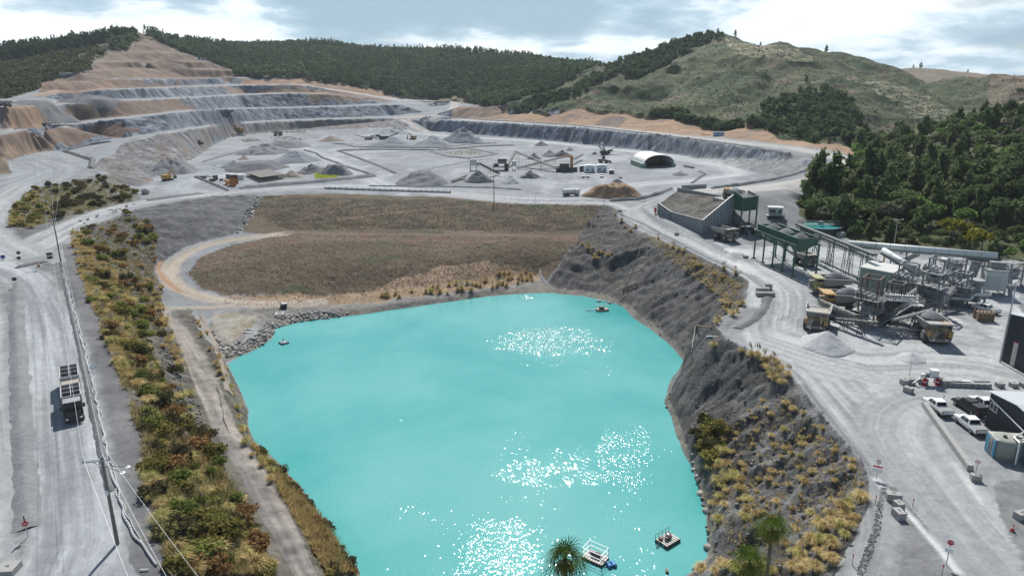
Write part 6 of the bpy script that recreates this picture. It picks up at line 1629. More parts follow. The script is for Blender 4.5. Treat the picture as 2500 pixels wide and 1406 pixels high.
# tipper and trailer on the left road
def tipper():
 o = thing('tipper_truck', 'black-cabbed tipper with a silver bin and matching trailer on the left haul road', 'truck')
 def bin_(name, x0, x1):
  mb = MB(); t = .08; w, z0, z1 = 1.2, 1.15, 3.0
  mb.plate([(x0, -w, z0), (x1, -w, z0), (x1, w, z0), (x0, w, z0)], t)
  for s in (-1, 1):
   mb.box(((x0 + x1) / 2, s * w, z0), (x1 - x0, t, z1 - z0)); mb.box(((x0 + x1) / 2, s * w, z1), (x1 - x0, .14, .1))
  for x in (x0, x1): mb.box((x, 0, z0), (t, 2 * w, z1 - z0)); mb.box((x, 0, z1), (.14, 2 * w + .14, .1))
  b = mb.build(name, M_LGREY, o)
  mb = MB()
  mb.plate([(x0 + .1, -w + .1, z0 + .12), (x1 - .1, -w + .1, z0 + .12), (x1 - .1, w - .1, z0 + .12), (x0 + .1, w - .1, z0 + .12)], .02)
  for s in (-1, 1): mb.box(((x0 + x1) / 2, s * (w - .07), z0 + .1), (x1 - x0 - .2, .03, z1 - z0 - .1))
  mb.build('bin_liner', pm('bin_liner', (.10, .075, .07), .8, 0, .3, .1), b)
  mb = MB()
  n = 3
  for k in range(1, n): mb.beam((x0 + (x1 - x0) * k / n, -w, z1 + .1), (x0 + (x1 - x0) * k / n, w, z1 + .1), .05)
  mb.beam((x0, 0, z1 + .12), (x1, 0, z1 + .12), .05); mb.build('cover_bow', M_WHITE, b)
 bin_('bin', -3.6, 1.5); bin_('trailer_bin', -12.4, -6.9)
 mb = MB(); mb.plate([(-6.7, -1.15, 2.6), (-4.0, -1.15, 2.6), (-4.0, 1.15, 2.6), (-6.7, 1.15, 2.6)], .05); mb.build('folded_tarp', pm('canvas', (.33, .30, .25), .9, 0, .2, .1), o)
 mb = MB(); mb.box((-.5, 0, .75), (8.6, .9, .35)); mb.box((-9.2, 0, .75), (7.2, .9, .35)); mb.beam((-5.6, 0, .8), (-4.4, 0, .8), .2); mb.build('chassis', M_DARK, o)
 mb = MB(); mb.box((2.75, 0, .7), (2.0, 2.4, 2.2), top=(.9, .95)); mb.box((4.1, 0, .7), (.9, 2.0, 1.1), top=(.85, .9)); mb.build('cab', M_BLACK, o)
 mb = MB(); mb.plate([(1.85, -1.05, 2.95), (3.5, -1.05, 2.92), (3.5, 1.05, 2.92), (1.85, 1.05, 2.95)], .06); mb.build('roof', pm('cab_roof', (.30, .30, .33), .4, 0, .1, .05), o)
 mb = MB(); mb.box((3.62, 0, 1.75), (.1, 2.1, .85)); mb.box((2.8, 0, 1.85), (1.4, 2.38, .7)); mb.build('cab_window', M_GLASS, o)
 mb = MB(); mb.box((4.6, 0, .45), (.2, 2.35, .5)); mb.build('bumper', M_BLACK, o)
 mb = MB()
 for s in (-1, 1): mb.box((3.3, s * 1.4, 1.8), (.2, .3, .6))
 mb.build('mirror', M_DARK, o)
 for s in (-1, 1):
  mb = MB(); mb.box((4.7, s * .85, .8), (.1, .35, .2)); mb.build('headlight', M_LENS, o)
 for x in (3.6, -1.6, -2.9, -7.8, -9.1, -11.0, -12.2):
  for s in (-1, 1): wheel('wheel', (x, s * 1.0, .52), .52, .42, o, M_LGREY)
 return o
tp = tipper(); a = hit(172, 905); b = hit(184, 1034); to_ground(tp, b[0], b[1], heading(a, b)); dl = Vector((math.cos(tp.rotation_euler[2]), math.sin(tp.rotation_euler[2]), 0)); tp.location -= dl * 4.6
# ---------------------------------------------------------------- crushing and screening plant, buildings
def unit(a, b):
 d = math.hypot(b[0] - a[0], b[1] - a[1]); return ((b[0] - a[0]) / d, (b[1] - a[1]) / d)
S_GREEN = pm('plant_green', (.035, .10, .065), .6, 0, .25, .22)
S_STEEL = pm('plant_steel', (.20, .215, .22), .6, .2, .25, .4)
S_DARK = pm('plant_dark_steel', (.07, .068, .066), .7, .2, .35, .25)
S_BROWN = pm('rusty_steel', (.13, .085, .06), .8, .1, .35, .15)
S_PALE = pm('pale_cladding', (.50, .52, .51), .6, 0, .10, .2)
S_BELT = pm('conveyor_belt', (.06, .06, .062), .85, 0, .3, .45)
S_CONC = pm('concrete', (.30, .30, .29), .9, 0, .18, .2)
S_WALL = pm('wall_panel', (.33, .36, .385), .7, 0, .22, .05)
S_SAGE = pm('sage_cladding', (.22, .27, .235), .6, 0, .08, .04)
S_TUBE = pm('white_tube', (.56, .60, .59), .5, 0, .10, .15)
S_NAVY = pm('dark_cladding', (.040, .050, .062), .45, .1, .10, .02, spec=.5)
S_ROOF = pm('roof_sheet', (.46, .49, .52), .45, .15, .08, .05)
def rail(mb, pts, z, h=1.0, step=1.6):
 for a, b in zip(pts, pts[1:]):
  A = (a[0], a[1], z + h); B = (b[0], b[1], z + h); mb.beam(A, B, .06); mb.beam((a[0], a[1], z + h * .5), (b[0], b[1], z + h * .5), .045)
  n = max(1, int(math.dist(a[:2], b[:2]) / step))
  for k in range(n + 1):
   t = k / n; p = (a[0] + (b[0] - a[0]) * t, a[1] + (b[1] - a[1]) * t); mb.beam((p[0], p[1], z), (p[0], p[1], z + h), .05)
# --- crusher wall
C0, L0, R0 = hit(1713, 571), hit(1606, 522), hit(1784, 548)
uu, vv = unit(C0, R0), unit(C0, L0)
zb = .3
zC, zL, zR = vert_z(1713, 538, C0), vert_z(1606, 496, L0), vert_z(1789, 476, R0)
zL2 = vert_z(1640, 517, (C0[0] + (L0[0] - C0[0]) * .68, C0[1] + (L0[1] - C0[1]) * .68))
o = thing('retaining_wall', 'grey ribbed retaining wall wrapping the stone slope of the crusher', 'wall', (C0[0], C0[1], 0))
loc = lambda p: (p[0] - C0[0], p[1] - C0[1])
def wall_panel(name, stations, th=.35):
 mb = MB()
 for (p, z), (q, w) in zip(stations, stations[1:]):
  p, q = loc(p), loc(q); d = unit(p, q); n = (-d[1] * th, d[0] * th)
  mb.add([(p[0], p[1], zb - 1.2), (q[0], q[1], zb - 1.2), (q[0], q[1], w), (p[0], p[1], z), (p[0] + n[0], p[1] + n[1], zb - 1.2), (q[0] + n[0], q[1] + n[1], zb - 1.2), (q[0] + n[0], q[1] + n[1], w), (p[0] + n[0], p[1] + n[1], z)], MB.BOXF)
 pn = mb.build(name, S_WALL, o)
 mb = MB()
 for (p, z), (q, w) in zip(stations, stations[1:]):
  p, q = loc(p), loc(q); d = unit(p, q); L = math.dist(p, q); n = max(2, int(L / 1.25)); f = (d[1] * .12, -d[0] * .12)
  for k in range(n + 1):
   t = k / n; x = p[0] + (q[0] - p[0]) * t + f[0]; y = p[1] + (q[1] - p[1]) * t + f[1]; mb.beam((x, y, zb - 1.0), (x, y, z + (w - z) * t + .05), .26, .2)
  for zz in (2.9, 3.2):
   mb.beam((p[0] + f[0] * 2, p[1] + f[1] * 2, min(zz, z - .2)), (q[0] + f[0] * 2, q[1] + f[1] * 2, min(zz, w - .2)), .07)
  mb.beam((p[0], p[1], z + .08), (q[0], q[1], w + .08), .45, .18)
 mb.build('rib', S_STEEL, pn)
M1 = (C0[0] + (L0[0] - C0[0]) * .68, C0[1] + (L0[1] - C0[1]) * .68)
wall_panel('front_panel', [(L0, zL), (M1, zL2 - .1), (C0, zC)])
wall_panel('side_panel', [(C0, zC), (R0, zR)])
A9, B9 = PZ(1655, 466, 8.8), PZ(1776, 489, 8.9)
sl = [(L0[0], L0[1], zL - .35), (M1[0], M1[1], zL2 - .5), (C0[0], C0[1], zC - .4), (R0[0], R0[1], zR - .4)]
N = 34; vs = []
def lerp(a, b, t): return tuple(a[i] + (b[i] - a[i]) * t for i in range(3))
low_l = [lerp(sl[0], sl[1], t / 9) for t in range(9)] + [lerp(sl[1], sl[2], t / 20) for t in range(21)]
top_l = [lerp(A9, B9, t / 29) for t in range(30)]
sidev = [lerp(sl[2], sl[3], t / N) for t in range(N + 1)]
for i in range(N + 1):
 row = [lerp(low_l[j], top_l[j], i / N) for j in range(30)]
 e = sidev[i]; row = [lerp(row[j], lerp(row[j], (e[0], e[1], e[2]), 1), (j / 29) ** 3) for j in range(30)]
 vs += [(p[0] - C0[0], p[1] - C0[1], p[2] + .16 * random.uniform(-1, 1)) for p in row]
fs = [(i * 30 + j, i * 30 + j + 1, (i + 1) * 30 + j + 1, (i + 1) * 30 + j) for i in range(N) for j in range(29)]
me = bpy.data.meshes.new('stone_slope'); me.from_pydata(vs, [], fs); me.materials.append(gravel_mat('stone_slope', (.045, .043, .040), (.20, .19, .172), 2.6))
q = bpy.data.objects.new('stone_slope', me); COL.objects.link(q); q.location = (C0[0], C0[1], 0); tag(q, 'dark sloping bed of coarse stones held inside the crusher wall', 'stone bed')
def barrier(name, label, pa, pb, z, h, mat=S_CONC, ribs=True, cat='barrier', th=.4):
 o = thing(name, label, cat, (pa[0], pa[1], 0)); d = unit(pa, pb); L = math.dist(pa[:2], pb[:2]); n = (-d[1], d[0])
 mb = MB(); mb.beam((0, 0, z + h / 2), (d[0] * L, d[1] * L, z + h / 2), th, h); mb.build('panel', mat, o)
 if ribs:
  mb = MB(); k = int(L / 1.3)
  for i in range(k + 1):
   t = i / k * L; mb.beam((d[0] * t - n[0] * th * .6, d[1] * t - n[1] * th * .6, z - .5), (d[0] * t - n[0] * th * .6, d[1] * t - n[1] * th * .6, z + h + .1), .22)
  mb.build('rib', S_STEEL, o)
 return o
barrier('concrete_barrier', 'long concrete barrier along the top of the stone slope', A9, B9, 8.2, 1.8)
barrier('concrete_barrier', 'short concrete barrier behind the stone slope on the tip-head', PZ(1664, 461, 9.2), PZ(1723, 456, 9.6), 8.6, 1.9)
# right wing
Wa, Wb = PZ(1862, 500, 4.2), PZ(1936, 496, 5.2)
barrier('retaining_wall', 'ribbed wing wall right of the green hopper', Wa, Wb, 3.0, vert_z(1862, 478, Wa) - 3.0, S_WALL, True, 'wall')
# --- primary hopper
P1 = (R0[0] + uu[0] * .4, R0[1] + uu[1] * .4); HW, HL = 5.8, 7.0
P2 = (P1[0] - vv[0] * HW, P1[1] - vv[1] * HW); P3 = (P2[0] + uu[0] * HL, P2[1] + uu[1] * HL); P4 = (P1[0] + uu[0] * HL, P1[1] + uu[1] * HL)
zt = vert_z(1823, 484, P2); zo = vert_z(1823, 516, P2)
o = thing('crusher_hopper', 'green ribbed rock hopper at the end of the crusher wall', 'hopper', (P2[0], P2[1], 0))
lc = lambda p, z: (p[0] - P2[0], p[1] - P2[1], z)
mb = MB()
tops = {1: zt + 1.9, 2: zt, 3: zt + .2, 4: zt + 1.2}
Pm = ((P1[0] + P2[0]) / 2 + (P1[0] - P2[0]) * .12, (P1[1] + P2[1]) / 2 + (P1[1] - P2[1]) * .12)
mb.plate([lc(P1, zo), lc(P2, zo), lc(P2, zt), lc(Pm, zt + 1.5), lc(P1, zt + 1.7)], .2); mb.plate([lc(P2, zo), lc(P3, zo), lc(P3, tops[3]), lc(P2, zt)], .2); mb.plate([lc(P3, zo), lc(P4, zo), lc(P4, tops[4]), lc(P3, tops[3])], .2)
mb.build('shell', S_GREEN, o)
mb = MB(); ctr = ((P1[0] + P3[0]) / 2, (P1[1] + P3[1]) / 2)
for a, b, za, zb_ in ((P1, P2, zt + 1.7, zt), (P2, P3, zt, tops[3]), (P3, P4, tops[3], tops[4])):
 a2 = tuple(a[i] + (ctr[i] - a[i]) * .72 for i in (0, 1)); b2 = tuple(b[i] + (ctr[i] - b[i]) * .72 for i in (0, 1))
 mb.plate([lc(a, za - .1), lc(b, zb_ - .1), lc(b2, zo + 1.0), lc(a2, zo + 1.0)], .08)
mb.build('hopper_lining', M_BODY, o)
mb = MB()
for a, b, za, zb_ in ((P1, P2, zt + 1.7, zt), (P2, P3, zt, tops[3])):
 d = unit(a, b); L = math.dist(a, b); n = (d[1] * .2, -d[0] * .2); k = int(L / .62)
 for i in range(k + 1):
  t = i / k; mb.beam(lc((a[0] + (b[0] - a[0]) * t + n[0], a[1] + (b[1] - a[1]) * t + n[1]), zo), lc((a[0] + (b[0] - a[0]) * t + n[0], a[1] + (b[1] - a[1]) * t + n[1]), min(zt + .2, za + (zb_ - za) * t)), .14, .14)
 mb.beam(lc((a[0] + n[0], a[1] + n[1]), za), lc((b[0] + n[0], b[1] + n[1]), zb_), .25); mb.beam(lc((a[0] + n[0], a[1] + n[1]), zo), lc((b[0] + n[0], b[1] + n[1]), zo), .25)
mb.build('rib', pm('green_rib', (.07, .16, .11), .6, 0, .2, .2), o)
mb = MB()
for t, s in ((.15, 0), (.9, 0), (.5, 1), (1.0, 1)):
 p = lerp((*P1, 0), (*P2, 0), t) if s == 0 else lerp((*P2, 0), (*P3, 0), t); mb.beam(lc(p, 0), lc(p, zo), .4)
mb.beam(lc(lerp((*P1, 0), (*P2, 0), .15), zo), lc(lerp((*P1, 0), (*P2, 0), .9), .5), .22); mb.build('support_frame', S_GREEN, o)
mb = MB()
q1 = (P2[0] - vv[0] * 1.2 + uu[0] * 1, P2[1] - vv[1] * 1.2 + uu[1] * 1)
for k, zz in enumerate((3.4, 1.9)):
 c = (q1[0] + uu[0] * (1.5 + k), q1[1] + uu[1] * (1.5 + k)); r = math.atan2(uu[1], uu[0]); mb.box(lc(c, zz), (6.5, 3.4, .15), r)
 e = [(c[0] + uu[0] * i * 3.2 - vv[0] * j * 1.7, c[1] + uu[1] * i * 3.2 - vv[1] * j * 1.7) for i, j in ((-1, -1), (-1, 1), (1, 1), (1, -1))]
 rail(mb, [lc(x, 0)[:2] for x in e + e[:1]], zz)
 for x in e: mb.beam(lc(x, 0), lc(x, zz), .18)
mb.beam(lc(q1, 3.4), lc((q1[0] - vv[0] * 4.2, q1[1] - vv[1] * 4.2), .2), .9, .12); mb.build('service_platform', S_STEEL, o)
mb = MB(); c = (P2[0] + vv[0] * 2 + uu[0] * 3, P2[1] + vv[1] * 2 + uu[1] * 3); mb.box(lc(c, .2), (4.6, 3.6, 3.6), math.atan2(uu[1], uu[0]), top=(.8, .8)); mb.box(lc((c[0] - vv[0] * 3, c[1] - vv[1] * 3), .8), (2.6, 2.2, 2.0), math.atan2(uu[1], uu[0])); mb.build('jaw_crusher', S_DARK, o)
tb = (P1[0] + vv[0] * 4.6 + uu[0] * 3.2, P1[1] + vv[1] * 4.6 + uu[1] * 3.2)
to_ground(t6, tb[0], tb[1], math.atan2(vv[1], vv[0])); t6.location.z = 10.3
pd = thing('tip_slab', 'concrete slab under the tipping truck beside the hopper', 'slab', (tb[0], tb[1], 0)); MB().box((0, 0, t6.location.z - 1.6), (12, 7.5, 1.58), math.atan2(vv[1], vv[0])).build('slab', S_CONC, pd)
# --- control cabin on stilts
kb = PZ(1889, 548, 1.5); o = thing('control_cabin', 'small pale control cabin on stilts right of the green hopper', 'cabin', (kb[0], kb[1], 1.0), math.radians(-14))
zc0 = vert_z(1889, 524, kb) - 1.0; zc1 = vert_z(1889, 506, kb) - 1.0
mb = MB(); mb.box((0, 0, zc0), (4.4, 3.2, zc1 - zc0)); mb.build('body', pm('cabin_green', (.42, .50, .44), .5, 0, .08, .05), o)
mb = MB(); mb.box((0, 0, zc1), (5.0, 3.8, .22)); mb.build('roof', S_PALE, o)
for x, w in ((-1.0, 2.0), (1.35, .9)):
 mb = MB(); mb.box((x, -1.62, zc0 + .9), (w, .08, 1.0)); mb.build('window', M_GLASS, o)
mb = MB(); mb.box((0, -.6, zc0 - .15), (5.6, 4.6, .15)); rail(mb, [(-2.8, -2.9), (2.8, -2.9), (2.8, 1.7)], zc0)
for x in (-1.9, 1.9):
 for y in (-1.3, 1.3): mb.beam((x, y, -1.0), (x, y, zc0), .22)
mb.beam((2.8, -2.2, zc0), (5.6, -2.4, 0), .8, .1); mb.build('platform', S_STEEL, o)
# --- conveyors
def conveyor(label, p, q, w=1.0, legs=(.35, .75), mat=S_STEEL, rollers=True, group=None, lat=True, gz0=None):
 p = Vector(p); q = Vector(q); o = thing('conveyor', label, 'conveyor', (p.x, p.y, 0), 0, group)
 b = Vector((p.x, p.y, 0)); P = p - b; Q = q - b; d = (Q - P); L = d.length; d.normalize(); s = d.cross(Vector((0, 0, 1))).normalized(); up = s.cross(d)
 mb = MB(); h = .75
 for sd in (-1, 1):
  a = P + s * sd * w / 2; e = Q + s * sd * w / 2
  mb.beam(a, e, .12, .16); mb.beam(a - up * h, e - up * h, .1, .12)
  n = max(2, int(L / 1.5))
  for k in range(n):
   t0 = a + (e - a) * (k / n); t1 = a + (e - a) * ((k + 1) / n); mb.beam(t0, t1 - up * h, .06); mb.beam(t0, t0 - up * h, .06)
 tr_ = mb
 mb = MB(); mb.plate([P - s * w * .36 + up * .2, P + s * w * .36 + up * .2, Q + s * w * .36 + up * .2, Q - s * w * .36 + up * .2], .06); mb.plate([P - s * w * .36 - up * .3, Q - s * w * .36 - up * .3, Q + s * w * .36 - up * .3, P + s * w * .36 - up * .3], .04)
 bl = mb.build('belt', S_BELT, o)
 mb = MB()
 for e in (P, Q): MB().tube(e - s * w * .42, e + s * w * .42, .26, 10).build('pulley', S_DARK, o)
 mb = tr_
 if rollers:
  n = max(2, int(L / 1.3))
  for k in range(n + 1):
   c = P + d * (L * k / n); mb.beam(c - s * w * .62 + up * .32, c - s * w * .3 + up * .08, .1); mb.beam(c + s * w * .62 + up * .32, c + s * w * .3 + up * .08, .1)
 mb.build('truss', mat, o)
 for t in legs:
  c = P + (Q - P) * t; g0 = ground(c.x + b.x, c.y + b.y) if gz0 is None else gz0
  mb = MB(); zt_ = c.z - h
  if zt_ - g0 < .5: continue
  if lat:
   for sd in (-1, 1):
    for k in (-1, 1): mb.beam((c.x + s.x * sd * w * .5 + d.x * k * .25, c.y + s.y * sd * w * .5 + d.y * k * .25, zt_), (c.x + s.x * sd * w * .5 + d.x * k * .7, c.y + s.y * sd * w * .5 + d.y * k * .7, g0 - .3), .11)
    n = max(2, int((zt_ - g0) / 1.1))
    for k in range(n):
     f0, f1 = k / n, (k + 1) / n; z0, z1 = zt_ + (g0 - zt_) * f0, zt_ + (g0 - zt_) * f1; r0, r1 = .25 + .45 * f0, .25 + .45 * f1; sg = 1 if k % 2 else -1
     mb.beam((c.x + s.x * sd * w * .5 + d.x * sg * r0, c.y + s.y * sd * w * .5 + d.y * sg * r0, z0), (c.x + s.x * sd * w * .5 - d.x * sg * r1, c.y + s.y * sd * w * .5 - d.y * sg * r1, z1), .06)
   mb.beam((c.x - s.x * w * .5, c.y - s.y * w * .5, (zt_ + g0) / 2), (c.x + s.x * w * .5, c.y + s.y * w * .5, (zt_ + g0) / 2), .08)
  else:
   for sd in (-1, 1): mb.beam((c.x + s.x * sd * w * .5, c.y + s.y * sd * w * .5, zt_), (c.x + s.x * sd * w * .7, c.y + s.y * sd * w * .7, g0 - .3), .14)
  mb.build('leg', mat, o)
 return o
def tube_line(label, p, q, r, legs=(), mat=S_TUBE, name='covered_conveyor'):
 p = Vector(p); q = Vector(q); o = thing(name, label, 'conveyor', (p.x, p.y, 0)); b = Vector((p.x, p.y, 0)); P = p - b; Q = q - b
 mb = MB(); mb.tube(P, Q, r, 18); n = int((Q - P).length / 3.0); ob = mb.build('cover', mat, o, True)
 for f in ob.data.polygons: f.use_smooth = len(f.vertices) == 4
 mb = MB(); s = (Q - P).cross(Vector((0, 0, 1))).normalized()
 for k in range(1, n):
  c = P + (Q - P) * (k / n); mb.tube(c - (Q - P).normalized() * .05, c + (Q - P).normalized() * .05, r * 1.03, 18)
 for sd in (-1, 1): mb.beam(P + s * sd * r * .8 - Vector((0, 0, r * .9)), Q + s * sd * r * .8 - Vector((0, 0, r * .9)), .18, .5)
 mb.build('frame', S_STEEL, o)
 for t in legs:
  c = P + (Q - P) * t; g0 = ground(c.x + b.x, c.y + b.y); mb = MB()
  for sd in (-1, 1): mb.beam((c.x + s.x * sd * .8, c.y + s.y * sd * .8, c.z - r), (c.x + s.x * sd * 1.3, c.y + s.y * sd * 1.3, g0 - .3), .22)
  for k in range(3):
   z0 = c.z - r + (g0 - c.z + r) * k / 3; z1 = c.z - r + (g0 - c.z + r) * (k + 1) / 3; mb.beam((c.x - s.x, c.y - s.y, z0), (c.x + s.x, c.y + s.y, z1), .1)
  mb.build('leg', S_STEEL, o)
 return o
conveyor('long green-grey inclined conveyor from the tank down over the yard', PZ(1948, 548, 8.6), PZ(2136, 622, 8.4), 1.3, (.12, .3, .5, .7, .9), S_GREEN)
conveyor('grey conveyor running beside the inclined green one', PZ(1990, 572, 6.8), PZ(2150, 640, 6.2), .9, (.3, .6, .85), S_STEEL)
tube_line('long white covered conveyor tube spanning behind the whole plant', PZ(2072, 594, 8.0), PZ(2436, 625, 8.8), .78, (.42, .62, .82, .93))
tube_line('white covered conveyor tube sloping down from the long one to the towers', PZ(2156, 611, 7.6), PZ(2250, 668, 4.6), .75, (.3, .8))
tube_line('short grey covered tube sloping up to the long white one', PZ(2203, 634, 4.2), PZ(2242, 617, 7.2), .6, (.3,))
tube_line('short white covered tube in front of the pale machine house', PZ(2316, 694, 3.0), PZ(2386, 684, 3.8), .62, (.4,))
tube_line('low white duct crossing between the screen towers', PZ(2206, 669, 4.0), PZ(2258, 667, 4.0), .42, ())
tube_line('white duct behind the rear tower', PZ(2300, 632, 4.5), PZ(2332, 640, 4.5), .5, ())
conveyor('flat discharge conveyor reaching out from the brown tower towards the trucks', PZ(2002, 733, 2.6), PZ(2092, 771, 2.9), .9, (.25, .7), S_STEEL)
conveyor('low discharge conveyor in front of the brown tower', PZ(2030, 777, 1.6), PZ(2140, 788, 3.4), .8, (.3, .7), S_DARK)
conveyor('inclined conveyor rising right from the brown tower', PZ(2176, 782, 2.6), PZ(2276, 756, 5.0), .9, (.2, .6), S_STEEL)
conveyor('short pale belt at the foot of the brown tower', PZ(2168, 797, 2.0), PZ(2244, 805, 1.4), .8, (.3, .8), M_LGREY)
conveyor('steep conveyor feeding the rear machine house', PZ(2352, 706, 1.5), PZ(2380, 640, 7.2), 1.0, (.4, .75))
conveyor('second steep conveyor beside the machine house', PZ(2362, 708, 1.5), PZ(2390, 642, 7.2), .8, (.5,))
conveyor('conveyor sloping down from the rear tower to the right', PZ(2312, 648, 5.6), PZ(2384, 686, 3.2), .9, (.4, .8))
conveyor('dark conveyor on the near right side of the towers', PZ(2300, 742, 2.2), PZ(2330, 700, 5.0), .9, (.4,))
conveyor('short dark conveyor rising from the crusher to the bins', PZ(1838, 566, 1.6), PZ(1908, 552, 6.4), 1.2, (.35, .75), S_DARK)
conveyor('dark cross conveyor at the back end of the green bins', PZ(1868, 548, 4.5), PZ(1948, 566, 7.4), 1.0, (.3, .7), S_DARK)
# --- green loading bins
B0, B1 = PZ(1840, 629, .5), PZ(1934, 675, .3); bu = unit(B0, B1); BL = math.dist(B0[:2], B1[:2]); bn = (-bu[1], bu[0])
if bn[0] < 0: bn = (-bn[0], -bn[1])
zd = vert_z(1843, 562, B0); BWd = 6.4
o = thing('loading_bins', 'row of green overhead loading bins on tall columns', 'bins', (B0[0], B0[1], 0))
bl_ = lambda a, b, z: (bu[0] * a + bn[0] * b, bu[1] * a + bn[1] * b, z)
nb = 5
for k in range(nb):
 for b in (0, BWd):
  mb = MB(); t = BL * k / (nb - 1); mb.beam(bl_(t, b, -.4), bl_(t, b, zd), .34); mb.box(bl_(t, b, -.1), (.9, .9, .7)); mb.build('column', S_GREEN, o)
mb = MB()
for b in (0, BWd):
 mb.beam(bl_(-.3, b, zd), bl_(BL + .3, b, zd), .35, .4)
 for k in range(nb - 1):
  t0, t1 = BL * k / (nb - 1), BL * (k + 1) / (nb - 1); mb.beam(bl_(t0, b, zd - 2.0), bl_((t0 + t1) / 2, b, zd - .1), .16); mb.beam(bl_(t1, b, zd - 2.0), bl_((t0 + t1) / 2, b, zd - .1), .16)
for k in range(nb): mb.beam(bl_(BL * k / (nb - 1), 0, zd), bl_(BL * k / (nb - 1), BWd, zd), .3, .35)
mb.build('brace_frame', S_GREEN, o)
mb = MB(); hb = 1.7
for b in (.5, BWd - .5): mb.beam(bl_(0, b, zd + hb / 2), bl_(BL, b, zd + hb / 2), .15, hb)
for a in (0, BL * .33, BL * .66, BL): mb.beam(bl_(a, .5, zd + hb / 2), bl_(a, BWd - .5, zd + hb / 2), .15, hb)
mb.build('bin_wall', S_GREEN, o)
mb = MB()
for b in (.4, BWd - .4):
 for k in range(int(BL / .55)): mb.beam(bl_(k * .55, b - .06, zd + .1), bl_(k * .55, b - .06, zd + hb), .12)
 mb.beam(bl_(0, b, zd + hb + .1), bl_(BL, b, zd + hb + .1), .3, .16)
mb.build('rib', pm('green_rib', (.07, .16, .11), .6, 0, .2, .2), o)
for k, (a0, a1) in enumerate(((0, .33), (.33, .66), (.66, 1.0))):
 mb = MB(); c = BL * (a0 + a1) / 2; w = BL * .15
 r0 = [bl_(c - w, .6, zd), bl_(c + w, .6, zd), bl_(c + w, BWd - .6, zd), bl_(c - w, BWd - .6, zd)]; r1 = [bl_(c - .7, BWd * .4, zd - 2.4), bl_(c + .7, BWd * .4, zd - 2.4), bl_(c + .7, BWd * .6, zd - 2.4), bl_(c - .7, BWd * .6, zd - 2.4)]
 mb.loft([r0, r1]); mb.build('hopper_cone', S_GREEN, o)
 mb = MB(); rings = []
 for q_, z in ((1.0, zd + .7), (.6, zd + 1.6), (.15, zd + 2.4)): rings.append([bl_(c + w * 1.05 * q_ * math.cos(x * math.pi / 8), BWd / 2 + (BWd * .42) * q_ * math.sin(x * math.pi / 8), z) for x in range(16)])
 mb.loft(rings); mb.build('gravel_load', (G_DARK, G_GREY, G_DARK)[k], o, True)
mb = MB()
for b in (-1.5, BWd + 1.0):
 mb.beam(bl_(-4, b, .25), bl_(BL + 8, b, .15), .12); mb.beam(bl_(-4, b, .8), bl_(BL + 8, b, .7), .08)
 for k in range(12): mb.beam(bl_(-4 + k * (BL + 12) / 11, b, -.2), bl_(-4 + k * (BL + 12) / 11, b, .9), .1)
mb.build('guard_rail', S_DARK, o)
# --- thickener tank
tc = PZ(2001, 566, 2.6); o = thing('thickener_tank', 'round dark thickener tank brimming with turquoise water', 'tank', (tc[0], tc[1], 0)); zt_ = vert_z(2001, 553, tc); R = 6.0
mb = MB(); mb.loft([[(R * k * math.cos(t * math.pi / 24), R * k * math.sin(t * math.pi / 24), z) for t in range(48)] for z, k in ((-.5, .97), (zt_ - .5, .97), (zt_ - .5, 1.03), (zt_ + .35, 1.03), (zt_ + .35, .98), (zt_ + .05, .98))], cap=False); mb.build('wall', pm('tank_steel', (.045, .055, .065), .5, .1, .2, .05), o, False)
mb = MB(); mb.loft([[(R * .985 * math.cos(t * math.pi / 24), R * .985 * math.sin(t * math.pi / 24), z) for t in range(48)] for z in (zt_ - .2, zt_ + .12)]); mb.build('water', pm('tank_water', (.08, .42, .42), .08, 0, .06, 0, spec=.5), o)
mb = MB(); mb.beam((-R, 0, zt_ + .6), (R, 0, zt_ + .6), 1.0, .2); rail(mb, [(-R, .5), (R, .5)], zt_ + .7); rail(mb, [(-R, -.5), (R, -.5)], zt_ + .7); mb.box((0, 0, zt_ + .7), (1.2, 1.2, 1.0)); mb.build('bridge', S_STEEL, o)
mb = MB(); ring = [(R * 1.12 * math.cos(t * math.pi / 12), R * 1.12 * math.sin(t * math.pi / 12)) for t in range(25)]; rail(mb, ring, zt_ - .1, .9)
for p in ring[::2]: mb.beam((p[0], p[1], -.3), (p[0], p[1], zt_ + .8), .1)
mb.build('walkway', S_DARK, o)
h = PZ(2048, 585, 1.0); o = thing('switch_room', 'small white switch room against the thickener tank', 'hut', (h[0], h[1], .4), .4); MB().box((0, 0, 0), (2.8, 2.4, 2.9)).build('body', M_DWHITE, o); MB().box((0, 0, 2.9), (3.1, 2.7, .15)).build('roof', S_PALE, o)
# --- sage shed
sa, sf, sr_ = PZ(2101, 653, 6.0), PZ(2181, 668, 6.0), PZ(2206, 652, 6.0); sb = (sa[0] + sr_[0] - sf[0], sa[1] + sr_[1] - sf[1], 6.0)
o = thing('plant_shed', 'flat-roofed sage green shed behind the brown tower', 'shed', (sf[0], sf[1], 0)); lo = lambda p, z: (p[0] - sf[0], p[1] - sf[1], z)
mb = MB(); mb.loft([[lo(p, z) for p in (sa, sf, sr_, sb)] for z in (-.5, 6.0)]); mb.build('wall', S_SAGE, o)
mb = MB(); cc = lo(((sa[0] + sr_[0]) / 2, (sa[1] + sr_[1]) / 2), 0); mb.loft([[(cc[0] + (lo(p, z)[0] - cc[0]) * 1.04, cc[1] + (lo(p, z)[1] - cc[1]) * 1.04, z) for p in (sa, sf, sr_, sb)] for z in (6.003, 6.2)]); mb.build('roof', pm('shed_roof', (.50, .51, .49), .5, .1, .06, .1), o)
